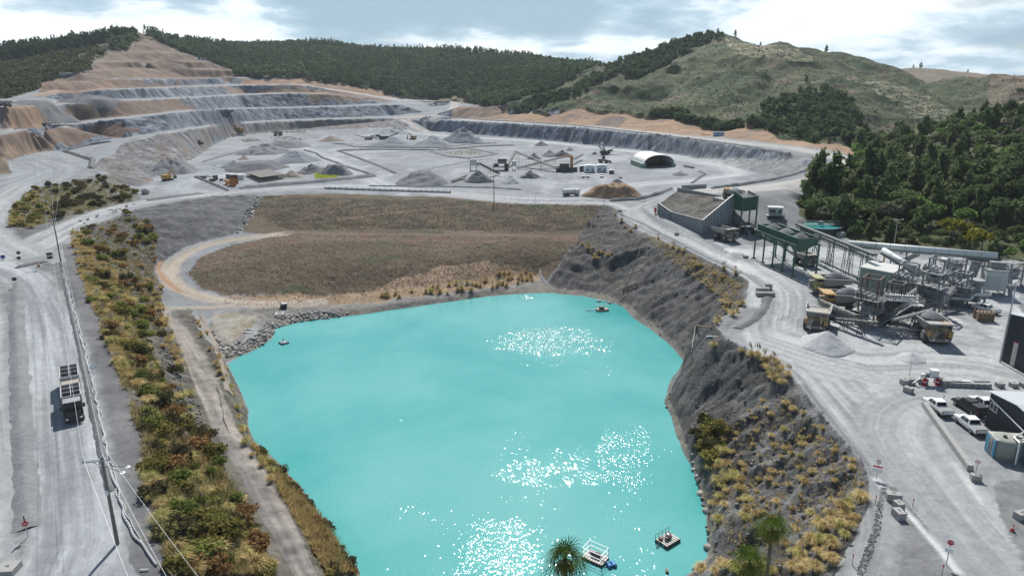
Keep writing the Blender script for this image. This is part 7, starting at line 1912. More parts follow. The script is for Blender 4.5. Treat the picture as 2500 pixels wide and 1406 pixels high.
# --- screening towers
def tower(label, tops, ztop, mat, levels, screen=True, zs=5.0, seed=0, extra=0):
 r = random.Random(seed); T = [PZ(x, y, ztop) for x, y in tops]; b = T[0]
 o = thing('screening_tower', label, 'tower', (b[0], b[1], 0)); L = [(p[0] - b[0], p[1] - b[1]) for p in T]
 g0 = ground(b[0], b[1]) - .3
 for p in L:
  mb = MB(); mb.beam((p[0], p[1], g0), (p[0], p[1], ztop), .26); mb.build('leg', mat, o)
 mb = MB()
 for i in range(4):
  a, c = L[i], L[(i + 1) % 4]
  mb.beam((*a, ztop), (*c, ztop), .24, .24)
  zz = [0.2] + list(levels) + [ztop]
  for z0, z1 in zip(zz, zz[1:]):
   if r.random() < .75: mb.beam((*a, z0), (*c, z1), .1)
   if r.random() < .55: mb.beam((*c, z0), (*a, z1), .1)
   mb.beam((*a, z1 if z1 < ztop else z0 + .1), (*c, z1 if z1 < ztop else z0 + .1), .2)
 mb.build('bracing', mat, o)
 cx = sum(p[0] for p in L) / 4; cy = sum(p[1] for p in L) / 4; e1 = unit(L[0], L[3]); w = math.dist(L[0], L[3]); e2 = unit(L[0], L[1]); dd = math.dist(L[0], L[1]); ang = math.atan2(e1[1], e1[0])
 for z in levels:
  mb = MB(); mb.box((cx, cy, z), (w * 1.5, dd * 1.35, .12), ang)
  c4 = [(cx + e1[0] * i * w * .75 + e2[0] * j * dd * .67, cy + e1[1] * i * w * .75 + e2[1] * j * dd * .67) for i, j in ((-1, -1), (1, -1), (1, 1), (-1, 1), (-1, -1))]
  rail(mb, c4, z + .1, 1.05, 1.2); mb.build('platform', M_LGREY if r.random() < .5 else S_STEEL, o)
 if screen:
  mb = MB(); P = Vector((cx - e1[0] * w * .8, cy - e1[1] * w * .8, zs + .9)); Q = Vector((cx + e1[0] * w * .9, cy + e1[1] * w * .9, zs - .3)); mb.beam(P, Q, dd * .8, 1.3); mb.build('screen_box', S_DARK if mat is S_BROWN else S_STEEL, o)
  mb = MB()
  for k in range(7):
   c = P + (Q - P) * (k / 6); s = Vector((e2[0], e2[1], 0)) * dd * .42; mb.beam(c - s + Vector((0, 0, .8)), c + s + Vector((0, 0, .8)), .12); mb.beam(c - s - Vector((0, 0, .7)), c - s + Vector((0, 0, .8)), .12)
  mb.build('screen_ribs', M_LGREY, o)
  mb = MB(); mb.box((cx + e1[0] * w * .2, cy + e1[1] * w * .2, zs - 2.6), (w * .9, dd * .8, 1.9), ang, top=(1.2, 1.2)); mb.box((cx - e1[0] * w * .3, cy - e1[1] * w * .3, .3), (w * .5, dd * .5, zs - 3.0), ang); mb.build('chute', S_STEEL, o)
 mb = MB(); st = (cx - e1[0] * w * .9 - e2[0] * dd * .8, cy - e1[1] * w * .9 - e2[1] * dd * .8); en = (cx + e1[0] * w * .6 - e2[0] * dd * .8, cy + e1[1] * w * .6 - e2[1] * dd * .8)
 mb.beam((*st, .2), (*en, levels[0]), .8, .1); nst = 10
 for k in range(nst): mb.beam((st[0] + (en[0] - st[0]) * k / nst, st[1] + (en[1] - st[1]) * k / nst, .3 + (levels[0] - .2) * k / nst), (st[0] + (en[0] - st[0]) * k / nst, st[1] + (en[1] - st[1]) * k / nst, 1.3 + (levels[0] - .2) * k / nst), .05)
 mb.beam((*st, 1.3), (*en, levels[0] + 1.1), .06); mb.build('stair', M_LGREY, o)
 return o
tower('tall rusty brown lattice tower nearest the pale gravel cone', [(2106, 677), (2121, 669), (2160, 676), (2147, 685)], 9.9, S_BROWN, (3.0, 5.6), True, 5.2, 1)
tower('grey lattice tower just right of the sage green shed', [(2197, 644), (2208, 638), (2246, 644), (2233, 650)], 8.7, S_STEEL, (2.8, 5.0), True, 4.8, 2)
tower('grey lattice tower at the back under the long white tube', [(2271, 629), (2282, 622.5), (2319, 629), (2308, 636)], 8.9, S_STEEL, (3.2, 5.6), True, 5.4, 3)
tower('grey lattice tower in the middle behind the loaded truck', [(2256, 664), (2269, 659), (2309, 668), (2297, 674)], 9.0, S_STEEL, (2.4, 4.4, 6.2), True, 4.6, 4)
tower('low grey lattice tower between the sage green shed and the brown tower', [(2168, 690), (2180, 685), (2214, 691), (2203, 697)], 8.0, S_DARK, (2.6, 4.8), True, 4.4, 5)
tower('grey lattice tower at the right end of the towers below the machine house', [(2330, 664), (2342, 659), (2376, 665), (2365, 671)], 7.6, S_STEEL, (2.4, 4.6), True, 4.2, 6)
conveyor('grey conveyor linking the middle tower to the cone crusher', PZ(2262, 716, 4.6), PZ(2350, 716, 3.0), .9, (.4, .8))
conveyor('grey conveyor rising behind the brown tower', PZ(2196, 735, 3.0), PZ(2262, 690, 6.4), .9, (.5,))
# main screen deck right of the brown tower
db = PZ(2185, 790, .2); o = thing('screen_deck', 'long dark screen deck with a row of springs right of the brown tower', 'screen', (db[0], db[1], 0), math.radians(-14))
mb = MB(); mb.box((0, 0, 2.6), (8.0, 3.6, .2)); rail(mb, [(-4, -1.8), (4, -1.8), (4, 1.8)], 2.8); mb.box((0, .6, 5.0), (7.0, 3.0, .15)); rail(mb, [(-3.5, -.9), (3.5, -.9), (3.5, 2.1), (-3.5, 2.1)], 5.15); mb.build('platform', S_STEEL, o)
for x in (-3.6, 0, 3.6):
 for y in (-1.5, 1.9): MB().beam((x, y, -.3), (x, y, 5.0), .26).build('leg', S_DARK, o)
mb = MB(); mb.beam((-3.4, .4, 4.4), (3.4, .4, 3.2), 2.6, 1.4); mb.box((-1.5, .4, .2), (3.0, 2.4, 2.2), 0, (1.3, 1.3)); mb.build('screen_box', S_DARK, o)
mb = MB()
for k in range(12): mb.tube((-2.8 + k * .45, -1.3, 5.2), (-2.8 + k * .45, -1.3, 6.3), .1, 6); mb.tube((-2.8 + k * .45, -1.3, 6.3), (-2.8 + k * .45, -.6, 6.5), .07, 5)
mb.beam((-3.0, -1.3, 6.4), (2.6, -1.3, 6.4), .22); mb.tube((2.5, -1.3, 6.4), (2.5, -1.3, 4.0), .12, 6); mb.build('spray_manifold', M_LGREY, o)
mb = MB(); mb.beam((-3.8, -2.6, .3), (1.6, -2.6, 5.1), 1.0, .12)
for sd in (-.5, .5): mb.beam((-3.8, -2.6 + sd, 1.3), (1.6, -2.6 + sd, 6.1), .07)
for k in range(16): mb.beam((-3.8 + k * .34, -2.6 - .5, .35 + k * .3), (-3.8 + k * .34, -2.6 + .5, .35 + k * .3), .12, .05)
mb.box((2.6, -2.4, 5.0), (2.2, 1.6, .12)); rail(mb, [(1.5, -3.2), (3.7, -3.2), (3.7, -1.6)], 5.1); mb.build('stair', M_LGREY, o)
# cone crusher block and pale machine house
cb = PZ(2300, 735, 1.0); o = thing('cone_crusher', 'grey crusher block with railings in front of the pale machine house', 'crusher', (cb[0], cb[1], 0), math.radians(-12))
mb = MB(); mb.box((3, 1, 3.0), (10, 5.5, .2)); rail(mb, [(-2, -1.7), (8, -1.7), (8, 3.7)], 3.2); mb.build('platform', M_LGREY, o)
for x in (-1.6, 3, 7.6):
 for y in (-1.4, 3.4): MB().beam((x, y, -.3), (x, y, 3.0), .3).build('leg', S_STEEL, o)
mb = MB(); mb.tube((6.5, 1, 1.2), (6.5, 1, 5.4), 1.3, 18, 1.0); mb.tube((6.5, 1, 5.4), (6.5, 1, 6.0), 1.5, 18); mb.box((1.5, 1.6, 3.2), (3.2, 2.4, 1.6), 0, (1.15, 1.15)); mb.build('crusher_body', S_STEEL, o)
mb = MB(); mb.pipe([(-1.5, -1.9, 2.4), (4.6, -1.9, 2.2), (5.2, -1.9, 3.4), (8.4, -1.9, 3.6)], .34, 10); mb.build('duct', S_TUBE, o)
hb_ = PZ(2418, 715, .6); o = thing('machine_house', 'tall pale machine house under the right end of the long white tube', 'building', (hb_[0], hb_[1], 0), math.radians(-20))
mb = MB(); mb.box((0, 0, 1.8), (4.4, 4.8, 4.4), 0, (.95, .95)); mb.build('wall', S_PALE, o)
mb = MB(); mb.box((-.4, -2.42, 2.4), (2.6, .12, 2.4)); mb.build('door', pm('door_panel', (.44, .46, .45), .5, 0, .08, .1), o)
mb = MB(); mb.box((0, 0, 6.2), (4.4, 4.8, .2)); mb.box((.4, .8, 6.3), (3.0, 2.4, 1.6)); rail(mb, [(-2.2, -2.4), (2.2, -2.4), (2.2, 2.4), (-2.2, 2.4), (-2.2, -2.4)], 6.4); mb.build('roof_deck', S_STEEL, o)
mb = MB()
for x in (-2, 2):
 for y in (-2.2, 2.2): mb.beam((x, y, -.4), (x, y, 1.8), .3)
mb.beam((3.2, -2.6, .2), (3.6, 2.6, 6.0), .9, .12); rail(mb, [(3, -2.6), (3.4, 2.6)], 3); mb.build('support_frame', S_STEEL, o)
for px, py, s, lab in ((2462, 690, 1.0, 'steel gantry at the right edge behind the machine house'), (2332, 668, .8, 'small steel gantry under the long white tube')):
 g_ = PZ(px, py, 1.0); o = thing('steel_gantry', lab, 'gantry', (g_[0], g_[1], 0), .3); o.scale = (s, s, s)
 mb = MB()
 for x in (-2, 2):
  for y in (-1.5, 1.5): mb.beam((x, y, -.5), (x, y, 6.0), .24)
 for z in (2.2, 4.2, 6.0):
  mb.box((0, 0, z), (4.4, 3.4, .15)); rail(mb, [(-2.2, -1.7), (2.2, -1.7), (2.2, 1.7), (-2.2, 1.7), (-2.2, -1.7)], z + .1)
 for z0, z1 in ((0, 2.2), (2.2, 4.2), (4.2, 6)): mb.beam((-2, -1.5, z0), (2, -1.5, z1), .12); mb.beam((2, 1.5, z0), (-2, 1.5, z1), .12)
 mb.build('frame', S_STEEL, o); MB().box((0, 0, 2.4), (2.4, 2.0, 1.5), 0, (1.2, 1.2)).build('chute', S_PALE, o)
ob = PZ(2400, 782, .2); o = thing('site_crate', 'orange-brown timber crate frame at the back edge of the yard', 'crate', (ob[0], ob[1], 0), -.25)
mb = MB()
for k in range(5): mb.beam((-1.4 + k * .7, -1.1, 0), (-1.4 + k * .7, -1.1, 2.4), .2); mb.beam((-1.4 + k * .7, 1.1, 0), (-1.4 + k * .7, 1.1, 2.4), .2)
for z in (.3, 1.2, 2.3): mb.beam((-1.5, -1.1, z), (1.5, -1.1, z), .2); mb.beam((1.45, -1.1, z), (1.45, 1.1, z), .2)
mb.build('frame', pm('raw_timber', (.30, .22, .15), .8, 0, .2, .1), o); MB().box((0, 0, .2), (2.6, 2.0, 1.8)).build('panel', pm('ply_panel', (.22, .16, .11), .8, 0, .25, .1), o)
# --- dark sheds on the right
def shed(name, label, base, gdir, width, length, h0, rise, roofm, over=.35):
 o = thing(name, label, 'shed', (base[0], base[1], 0)); g = gdir; e = (g[1], -g[0])
 if e[0] < 0: e = (-e[0], -e[1])
 pt = lambda a, b, z: (g[0] * a + e[0] * b, g[1] * a + e[1] * b, z)
 prof = [(0, -.4), (width, -.4), (width, h0), (width / 2, h0 + rise), (0, h0)]
 mb = MB(); mb.loft([[pt(a, b, z) for a, z in prof] for b in (0, length)]); mb.build('wall', S_NAVY, o)
 mb = MB(); k = int(width / .28)
 for i in range(k + 1):
  a = width * i / k; zt2 = h0 + rise * (1 - abs(a / width * 2 - 1)); mb.beam(pt(a, -.02, -.2), pt(a, -.02, zt2 - .05), .07, .05)
 mb.build('cladding_rib', S_NAVY, o)
 mb = MB()
 for a0, a1, z0, z1 in ((-over, width / 2, h0 - over * rise / width * 2, h0 + rise), (width / 2, width + over, h0 + rise, h0 - over * rise / width * 2)):
  mb.plate([pt(a0, -over, z0 + .12), pt(a0, length + over, z0 + .12), pt(a1, length + over, z1 + .12), pt(a1, -over, z1 + .12)], .1)
 mb.build('roof', roofm, o)
 return o, pt
a2, b2 = hit(2404, 1039), hit(2499, 1114); g2 = unit(a2, b2)
hs = vert_z(2413, 957, a2)
s2, pt2 = shed('workshop_shed', 'dark ribbed workshop shed with a pale roof beside the pickups', a2, g2, 11.5, 14, hs, .7, S_ROOF)
mb = MB(); mb.beam(pt2(.6, -.12, hs - 1.6), pt2(1.9, -.12, hs - 1.6), .1, .95); mb.build('window_glass', M_GLASS, s2)
mb = MB(); mb.beam(pt2(.5, -.14, hs - 1.1), pt2(2.0, -.14, hs - 1.1), .08); mb.beam(pt2(.5, -.14, hs - 2.1), pt2(2.0, -.14, hs - 2.1), .08)
for a in (.5, 1.2, 2.0): mb.beam(pt2(a, -.14, hs - 2.1), pt2(a, -.14, hs - 1.1), .07)
mb.build('window_frame', M_WHITE, s2)
mb = MB(); mb.pipe([pt2(.1, -.2, hs - .6), pt2(9.2, -.2, hs - 2.0), pt2(8.2, -2.6, hs - 2.3)], .09, 6); mb.build('downpipe', M_WHITE, s2)
a1 = hit(2444, 879); hs1 = vert_z(2463, 767, a1)
s1, pt1 = shed('workshop_shed', 'tall dark shed at the right edge behind the concrete blocks', a1, unit(a1, hit(2540, 930)), 14, 14, hs1, 1.0, S_ROOF)
mb = MB(); mb.beam(pt1(-.05, -.05, 0), pt1(-.05, -.05, hs1), .3); mb.build('corner_trim', S_PALE, s1)
q = PZ(2486, 886, 0); o = thing('silo', 'cream cylinder with a red rim against the tall dark shed', 'silo', (q[0] - 1.2, q[1] - 1.2, 0)); MB().tube((0, 0, -.3), (0, 0, 4.2), 1.0, 20).build('shell', pm('cream_steel', (.50, .46, .41), .6, 0, .15, .1), o); MB().tube((0, 0, 4.2), (0, 0, 4.35), 1.04, 20).build('rim', M_RED, o)
# water tank, blue container
q = hit(2450, 1112); o = thing('water_tank', 'grey-green round water tank in front of the dark shed', 'tank', (q[0], q[1], ground(q[0], q[1]))); R = 1.78
mb = MB(); mb.loft([[(R * k * math.cos(t * math.pi / 16), R * k * math.sin(t * math.pi / 16), z) for t in range(32)] for z, k in ((-.2, 1), (2.35, 1), (2.55, .96), (2.72, .7), (2.8, .2))]); mb.build('shell', pm('tank_concrete', (.25, .265, .235), .8, 0, .2, .12), o, True)
mb = MB(); mb.tube((-.5, -.2, 2.7), (-.5, -.2, 3.05), .22, 10); mb.build('inlet', M_DARK, o)
mb = MB(); mb.pipe([(3.2, 1.0, 3.0), (.3, -.6, 3.0), (.1, -1.95, 2.9), (.0, -2.1, 0)], .11, 8); mb.build('downpipe', M_WHITE, o)
ca, cb_ = hit(2403, 1096), hit(2424, 1118); gd = unit(ca, cb_); o = thing('shipping_container', 'sky-blue container beside the water tank', 'container', (ca[0], ca[1], ground(*ca[:2])), math.atan2(gd[1], gd[0]))
mb = MB(); mb.box((1.2, 2.6, 0), (2.4, 5.2, 2.5)); mb.build('shell', pm('container_side', (.10, .16, .19), .6, 0, .2, .1), o); mb = MB(); mb.box((1.2, -.04, .1), (2.3, .08, 2.3)); mb.build('door', pm('sky_blue', (.10, .40, .60), .5, 0, .12, .05), o)
mb = MB(); mb.box((1.2, 2.6, 2.5), (2.5, 5.3, .12)); mb.build('roof', pm('container_roof', (.42, .41, .38), .7, 0, .15, .2), o)
mb = MB()
for x in (.3, .9, 1.5, 2.1): mb.beam((x, -.11, .15), (x, -.11, 2.35), .06)
mb.build('lock_bar', M_LGREY, o)
# --- sheds and shelter on the quarry floor
Bq, Cq, Aq = hit(1573, 411), hit(1645, 407), hit(1513, 400); o = thing('fabric_shelter', 'white barrel-roofed fabric shelter on green container walls', 'shelter', (Bq[0], Bq[1], ground(*Bq[:2]))); w_ = unit(Bq, Cq); Wd = math.dist(Bq[:2], Cq[:2]); l_ = (-w_[1], w_[0]); Ln = 26
pt = lambda a, b, z: (w_[0] * a + l_[0] * b, w_[1] * a + l_[1] * b, z)
for a in (0, Wd):
 mb = MB(); mb.beam(pt(a, 0, 1.3), pt(a, Ln, 1.3), 2.4, 2.6); mb.build('container_wall', pm('container_green', (.17, .26, .20), .6, 0, .3, .35), o)
mb = MB(); K = 16; arc = lambda t, r: (Wd / 2 - math.cos(t * math.pi) * (Wd / 2), 2.6 + math.sin(t * math.pi) ** .85 * 5.0 * r)
mb.add([pt(arc(k / K, 1)[0], b, arc(k / K, 1)[1]) for b in (-.3, Ln) for k in range(K + 1)], [(k, k + 1, K + 2 + k, K + 1 + k) for k in range(K)]); rf = mb.build('roof', pm('white_fabric', (.78, .79, .78), .6, 0, .03, 0), o, True)
mb = MB()
for b in (0, Ln / 3, Ln * 2 / 3, Ln - .2):
 for k in range(K): a0, a1_ = arc(k / K, .985), arc((k + 1) / K, .985); mb.beam(pt(a0[0], b, a0[1] - .06), pt(a1_[0], b, a1_[1] - .06), .14)
mb.build('hoop', M_LGREY, o)
mb = MB(); mb.add([pt(arc(k / K, .98)[0], Ln - .1, arc(k / K, .98)[1]) for k in range(K + 1)] + [pt(Wd, Ln - .1, 0), pt(0, Ln - .1, 0)], [tuple(range(K + 3))]); mb.build('end_curtain', pm('grey_fabric', (.42, .42, .41), .8, 0, .1, 0), o)
def portable(label, px0, px1, pyb, h, mat, depth=4.5, name='site_office'):
 a, b = hit(px0, pyb), hit(px1, pyb); o = thing(name, label, 'shed', (a[0], a[1], ground(*a[:2]))); d = unit(a, b); L = math.dist(a[:2], b[:2]); rz = math.atan2(d[1], d[0]); o.rotation_euler = (0, 0, rz)
 MB().box((L / 2, depth / 2, .25), (L, depth, h)).build('wall', mat, o)
 mb = MB(); mb.prism([(-.15, h + .25), (L + .15, h + .25), (L + .15, h + .35), (L * .5, h + .8), (-.15, h + .35)], -.2, depth + .2); mb.build('roof', M_WHITE, o)
 mb = MB(); mb.box((L * .8, -.03, .3), (.9, .06, 2.0)); mb.build('door', M_GREY, o)
 mb = MB(); mb.box((L * .3, -.03, 1.2), (1.2, .06, .9)); mb.build('window', M_GLASS, o)
 mb = MB(); [mb.box((x, depth / 2, -.2), (.5, depth * .8, .45)) for x in (.5, L - .5)]; mb.build('skid', M_DARK, o)
 return o
portable('left one of two white-blue portable sheds', 1427, 1452, 422, 3.6, pm('pale_blue_panel', (.55, .63, .66), .5, 0, .06, .05)); portable('right one of two white-blue portable sheds', 1457, 1481, 421, 3.6, pm('pale_blue_panel', (.55, .63, .66), .5, 0, .06, .05))
portable('small black storage box left of the white portable sheds', 1415, 1426, 419, 2.6, M_BLACK, 3, 'storage_box'); portable('small dark storage box right of the white portable sheds', 1487, 1499, 425, 1.6, M_DARK, 3, 'storage_box')
def box_thing(name, label, cat, px, py, size, rz, mat, roof=None, door=None, dz=0):
 q = hit(px, py); o = thing(name, label, cat, (q[0], q[1], ground(*q[:2]) + dz), rz); w, d, h = size
 MB().box((0, 0, 0), size).build('shell', mat, o)
 mb = MB()
 for k in range(int(w / .5)): mb.box((-w / 2 + .25 + k * .5, -d / 2 - .02, .1), (.12, .06, h - .2))
 mb.build('rib', mat, o)
 if roof: MB().box((0, 0, h), (w + .1, d + .1, .1)).build('roof', roof, o)
 mb = MB(); mb.box((w / 2 + .03, 0, .1), (.06, d * .9, h - .2)); mb.build('door', door or mat, o)
 return o
box_thing('shipping_container', 'pale blue container on the bench road above the right wall', 'container', 1754, 332, (7.0, 2.6, 2.7), math.radians(-8), pm('pale_blue', (.30, .42, .52), .6, 0, .12, .1), S_PALE)
box_thing('shipping_container', 'rust-red container behind the rack of frames', 'container', 577, 438, (6, 2.4, 2.5), .1, pm('rust_red', (.20, .07, .05), .7, 0, .2, .2), S_PALE)
box_thing('shipping_container', 'white container between the red one and the rack of frames', 'container', 589, 439, (2.6, 2.4, 2.5), .1, M_DWHITE, S_PALE)
box_thing('shipping_container', 'grey container left of the red one', 'container', 562, 436, (4, 2.4, 2.4), .5, M_GREY, S_PALE)
# --- mobile plant in the middle of the quarry
def mconv(label, a, za, b, zb_, w=1.6, legs=(.3, .6), mat=S_DARK):
 A = hit(*a); Bp = hit(*b); return conveyor(label, (A[0], A[1], ground(*A[:2]) + za), (Bp[0], Bp[1], ground(*Bp[:2]) + zb_), w, legs, mat, True, 'conveyors of the mobile crushing plant', False)
mconv('long dark conveyor climbing left from the orange crusher frame', (1363, 421), 2.2, (1259, 402), 8.2, 1.7, (.35, .7, .95))
mconv('conveyor climbing right towards the orange crusher frame', (1263, 414), 1.0, (1376, 408), 6.4, 1.6, (.5, .8))
mconv('short steep conveyor at the head of the long dark one', (1236, 412), 1.0, (1256, 399), 6.5, 1.4, (.6,))
mconv('stacker conveyor over the steep dark cone', (1218, 428), 1.0, (1171, 436), 8.0, 1.5, (.5,))
mconv('ground conveyor at the toe of the long rough heap', (1104, 446), .9, (1138, 435), 1.6, 1.4, ())
mconv('belt sticking out right of the orange crusher frame', (1398, 402), 3.4, (1421, 390), 3.4, 1.3, (.5,))
def machine(label, px, py, parts, rz=0, name='crushing_machine', cat='machine'):
 q = hit(px, py); o = thing(name, label, cat, (q[0], q[1], ground(*q[:2])), rz)
 for nm, mat, boxes in parts:
  mb = MB()
  for b in boxes:
   if nm == 'belt_arm': mb = MB()
   if len(b) == 2: mb.box(b[0], b[1])
   else: mb.beam(b[0], b[1], b[2])
   if nm == 'belt_arm': mb.build(nm, mat, o)
  if nm != 'belt_arm': mb.build(nm, mat, o)
 return o
LEGS4 = lambda w, d, h: [((x, y, -.3), (x, y, h), .25) for x in (-w, w) for y in (-d, d)]
machine('pale twin silo block on legs at the left of the mobile plant', 1156, 416, [('silo', S_PALE, [((0, 0, 3), (3.6, 3, 3.4)), ((2.4, 0, 2.4), (1.6, 2.6, 2.6))]), ('leg', S_STEEL, LEGS4(1.6, 1.3, 3)), ('ladder', M_LGREY, [((-1.9, -1.4, 0), (-1.9, -1.4, 6.4), .15)])])
machine('tangle of screens and walkways in the middle of the mobile plant', 1222, 416, [('frame', S_STEEL, LEGS4(4, 2.5, 4) + [((-4, -2.5, 0), (4, -2.5, 4), .2), ((4, 2.5, 0), (-4, 2.5, 4), .2)]), ('deck', S_STEEL, [((0, 0, 4), (9, 6, .25)), ((0, 0, 2), (9, 6, .2))]), ('screen_box', S_DARK, [((1, 0, 4.2), (5, 3, 2.4)), ((-2.6, 0, 2.2), (2.4, 3, 2.2)), ((3.4, -.5, .2), (2.2, 2.4, 3.4))]), ('handrail', M_LGREY, [((-4.5, -3, 5.2), (4.5, -3, 5.2), .12), ((-4.5, -3, 4.7), (4.5, -3, 4.7), .1), ((-4.5, 3, 5.2), (4.5, 3, 5.2), .12)])], .15)
machine('small grey hopper tower right of the screens of the mobile plant', 1255, 415, [('hopper', S_PALE, [((0, 0, 2.4), (2.4, 2.4, 2.8))]), ('leg', S_STEEL, LEGS4(1, 1, 2.4))])
machine('orange crusher frame rising above the mobile plant', 1384, 419, [('tower', M_ORNG, [((2.6, 0, 0), (1.4, 1.4, 8.6)), ((0, 0, 8.0), (6.5, 1.2, .7))]), ('crusher_body', S_DARK, [((-1.5, 0, 0), (5, 4, 4.6)), ((-4.5, .5, .2), (3, 3, 3.0)), ((3, -1.5, 0), (5, 2.6, 2.6))]), ('walkway', M_LGREY, [((-4, -2.2, 4.8), (3, -2.2, 4.8), .2), ((-4, -2.2, 5.6), (3, -2.2, 5.6), .12), ((-4, 2.2, 5.6), (3, 2.2, 5.6), .12)])], .1)
m_ = machine('dark tracked screen with raised belts near the foot of the right wall', 1477, 378, [('body', S_DARK, [((0, 0, .8), (7, 2.6, 2.0)), ((0, 0, 0), (5, 2.8, .8))]), ('belt_arm', M_LGREY, [((-1, 0, 2.6), (-5.5, -1, 6.6), .9), ((0, 0, 2.8), (-3.0, -2, 8.0), .9), ((2, 0, 2.6), (7, 2, 5.4), .8)]), ('hopper', S_DARK, [((3.6, 0, 2.4), (3, 3.4, 1.2))])], .1)
machine('green tracked crusher at the foot of the far ramp', 936, 341, [('body', M_GREENP, [((0, 0, 1), (9, 3, 2.4)), ((-5.0, 0, 2.6), (4, 4, 2.2))]), ('track', M_DARK, [((0, -1.4, 0), (7, .8, 1)), ((0, 1.4, 0), (7, .8, 1))]), ('belt_arm', S_DARK, [((4, 0, 2.2), (14, 0, 5.6), .9), ((-6, 0, 1.6), (-20, 2, 2.6), .9)])], .05)
machine('dark conveyor rig left of the green tracked crusher', 900, 342, [('body', S_DARK, [((0, 0, .3), (7, 2.4, 1.6))]), ('belt_arm', S_STEEL, [((-2, 0, 1.8), (-12, 1, 4.4), .9)])], -.1)
machine('mobile crusher half buried in the dark upper-bench heap', 236, 246, [('body', S_DARK, [((0, 0, .5), (8, 3, 3.0)), ((-3, 0, 3.4), (3, 3, 1.6))]), ('belt_arm', M_LGREY, [((3, 0, 2.6), (11, 0, 6.2), .9), ((-4, 0, 2), (-14, -1, 5.6), .9), ((0, 1, 3), (5, 6, 7), .8)])], .1)
# rack of frames, rusty buckets, skids
ra, rb, rd = hit(636, 446), hit(696, 437), hit(594, 428); o = thing('frame_rack', 'dark rack of long steel conveyor frames stacked flat in the stockyard', 'rack', (ra[0], ra[1], ground(*ra[:2]))); e1, e2 = unit(ra, rb), unit(ra, rd); l1, l2 = math.dist(ra[:2], rb[:2]), min(30, math.dist(ra[:2], rd[:2]))
q_ = lambda a, b, z: (e1[0] * a + e2[0] * b, e1[1] * a + e2[1] * b, z)
for k in range(9):
 mb = MB(); b = l2 * k / 8
 for z in (.5, 2.3): mb.beam(q_(0, b, z), q_(l1, b, z), .25)
 for j in range(12): mb.beam(q_(l1 * j / 11, b, 0), q_(l1 * j / 11, b, 2.4), .16)
 mb.build('frame', S_DARK, o)
mb = MB()
for j in range(16): mb.beam(q_(l1 * (j + .5) / 16, 0, 2.55), q_(l1 * (j + .5) / 16, l2, 2.55), l1 / 16 * .62, .12)
mb.build('screen_panel', pm('weathered_panel', (.17, .155, .145), .8, 0, .3, .2), o)
for i, (px, py) in enumerate([(553, 452), (561, 455), (570, 456), (576, 450), (566, 448)]):
 q = hit(px, py); o = thing('digger_bucket', 'rust-orange digger bucket in the cluster at the stockyard entrance', 'bucket', (q[0], q[1], ground(*q[:2])), i * .5, 'rusty buckets at the stockyard entrance')
 mb = MB(); mb.prism([(-.9, 0), (.7, .2), (1.1, 1.2), (.6, 2.4), (-.2, 2.8), (-.5, 2.0), (.3, 1.2), (-.2, .5)], -1.0, 1.0); mb.build('shell', M_ORNG, o); mb = MB()
 for y in (-.8, -.3, .3, .8): mb.box((-1.0, y, .05), (.5, .22, .2))
 mb.build('teeth', M_RUST, o)
for i, (px, py) in enumerate([(497, 436), (518, 443), (526, 440), (541, 441)]):
 machine(('low', 'twin', 'upright', 'flat')[i] + ' dark pump skid inside the left stockyard berm', px, py, [('engine', S_DARK, [((0, 0, .3), (2.6, 1.4, (1.0, 1.2, 2.2, .7)[i]))]), ('skid', M_RUST, [((0, 0, 0), (3.4, 1.8, .3))])], i * .7, 'pump_skid', 'pump skid')
# ---------------------------------------------------------------- poles, wires, signs, blocks, pontoons
WOOD = pm('pole_wood', (.16, .15, .14), .9, 0, .3, .2)
def power_pole(label, base, top, arms=True, lamps=False, arm_dir=None):
 b = hit(*base); z0 = b[2]; zt = vert_z(*top, b); o = thing('power_pole', label, 'power pole', (b[0], b[1], z0)); H = zt - z0
 MB().tube((0, 0, -.3), (0, 0, H), .20, 10, .13).build('pole', WOOD, o)
 tips = []
 if arms:
  d = arm_dir or (1, 0)
  for k, off in enumerate((.13, -.13)):
   n = (-d[1] * off, d[0] * off)
   MB().beam((-d[0] * 1.75 + n[0], -d[1] * 1.75 + n[1], H - .35), (d[0] * .75 + n[0], d[1] * .75 + n[1], H - .35), .11, .15).build('crossarm', M_LGREY, o)
  for t in (-1.65, .15, .68):
   mb = MB(); mb.tube((d[0] * t, d[1] * t, H - .28), (d[0] * t, d[1] * t, H + .12), .07, 8); mb.tube((d[0] * t, d[1] * t, H - .1), (d[0] * t, d[1] * t, H - .02), .12, 8); mb.build('insulator', M_LGREY, o)
   tips.append((b[0] + d[0] * t, b[1] + d[1] * t, zt + .12))
  mb = MB(); mb.beam((-d[0] * .9, -d[1] * .9, H - .42), (0, 0, H - 1.2), .07); mb.build('brace', M_LGREY, o)
 if lamps:
  for k, (a, l) in enumerate(((.15, 1.5), (-.35, 1.6))):
   mb = MB(); e = (.9 + l * .9, a * 2.2, H - 1.3); mb.beam((0, 0, H - 1.0), e, .06); mb.build('lamp_arm', M_DARK, o)
   mb = MB(); mb.tube((e[0], e[1], e[2]), (e[0], e[1], e[2] - .16), .26, 14, .2); mb.build('lamp_shade', M_WHITE, o)
  mb = MB(); mb.box((0, -.22, H - 4.2), (.3, .12, .5)); mb.build('sign_plate', M_WHITE, o)
 return o, tips
pA, tA = power_pole('grey power pole with a double crossarm and two round lamps on the left road shelf', (287, 1327), (258, 1112), True, True, (.975, .22))
pB, tB = power_pole('tall power pole beside the double signboard at the left junction', (149, 640), (131, 534), True, False, (.99, .1))
pC, tC = power_pole('thin power pole at the top of the grass slope', (1206, 499), (1208, 428), False)
pc_top = (pC.location.x, pC.location.y, vert_z(1208, 430, pC.location))
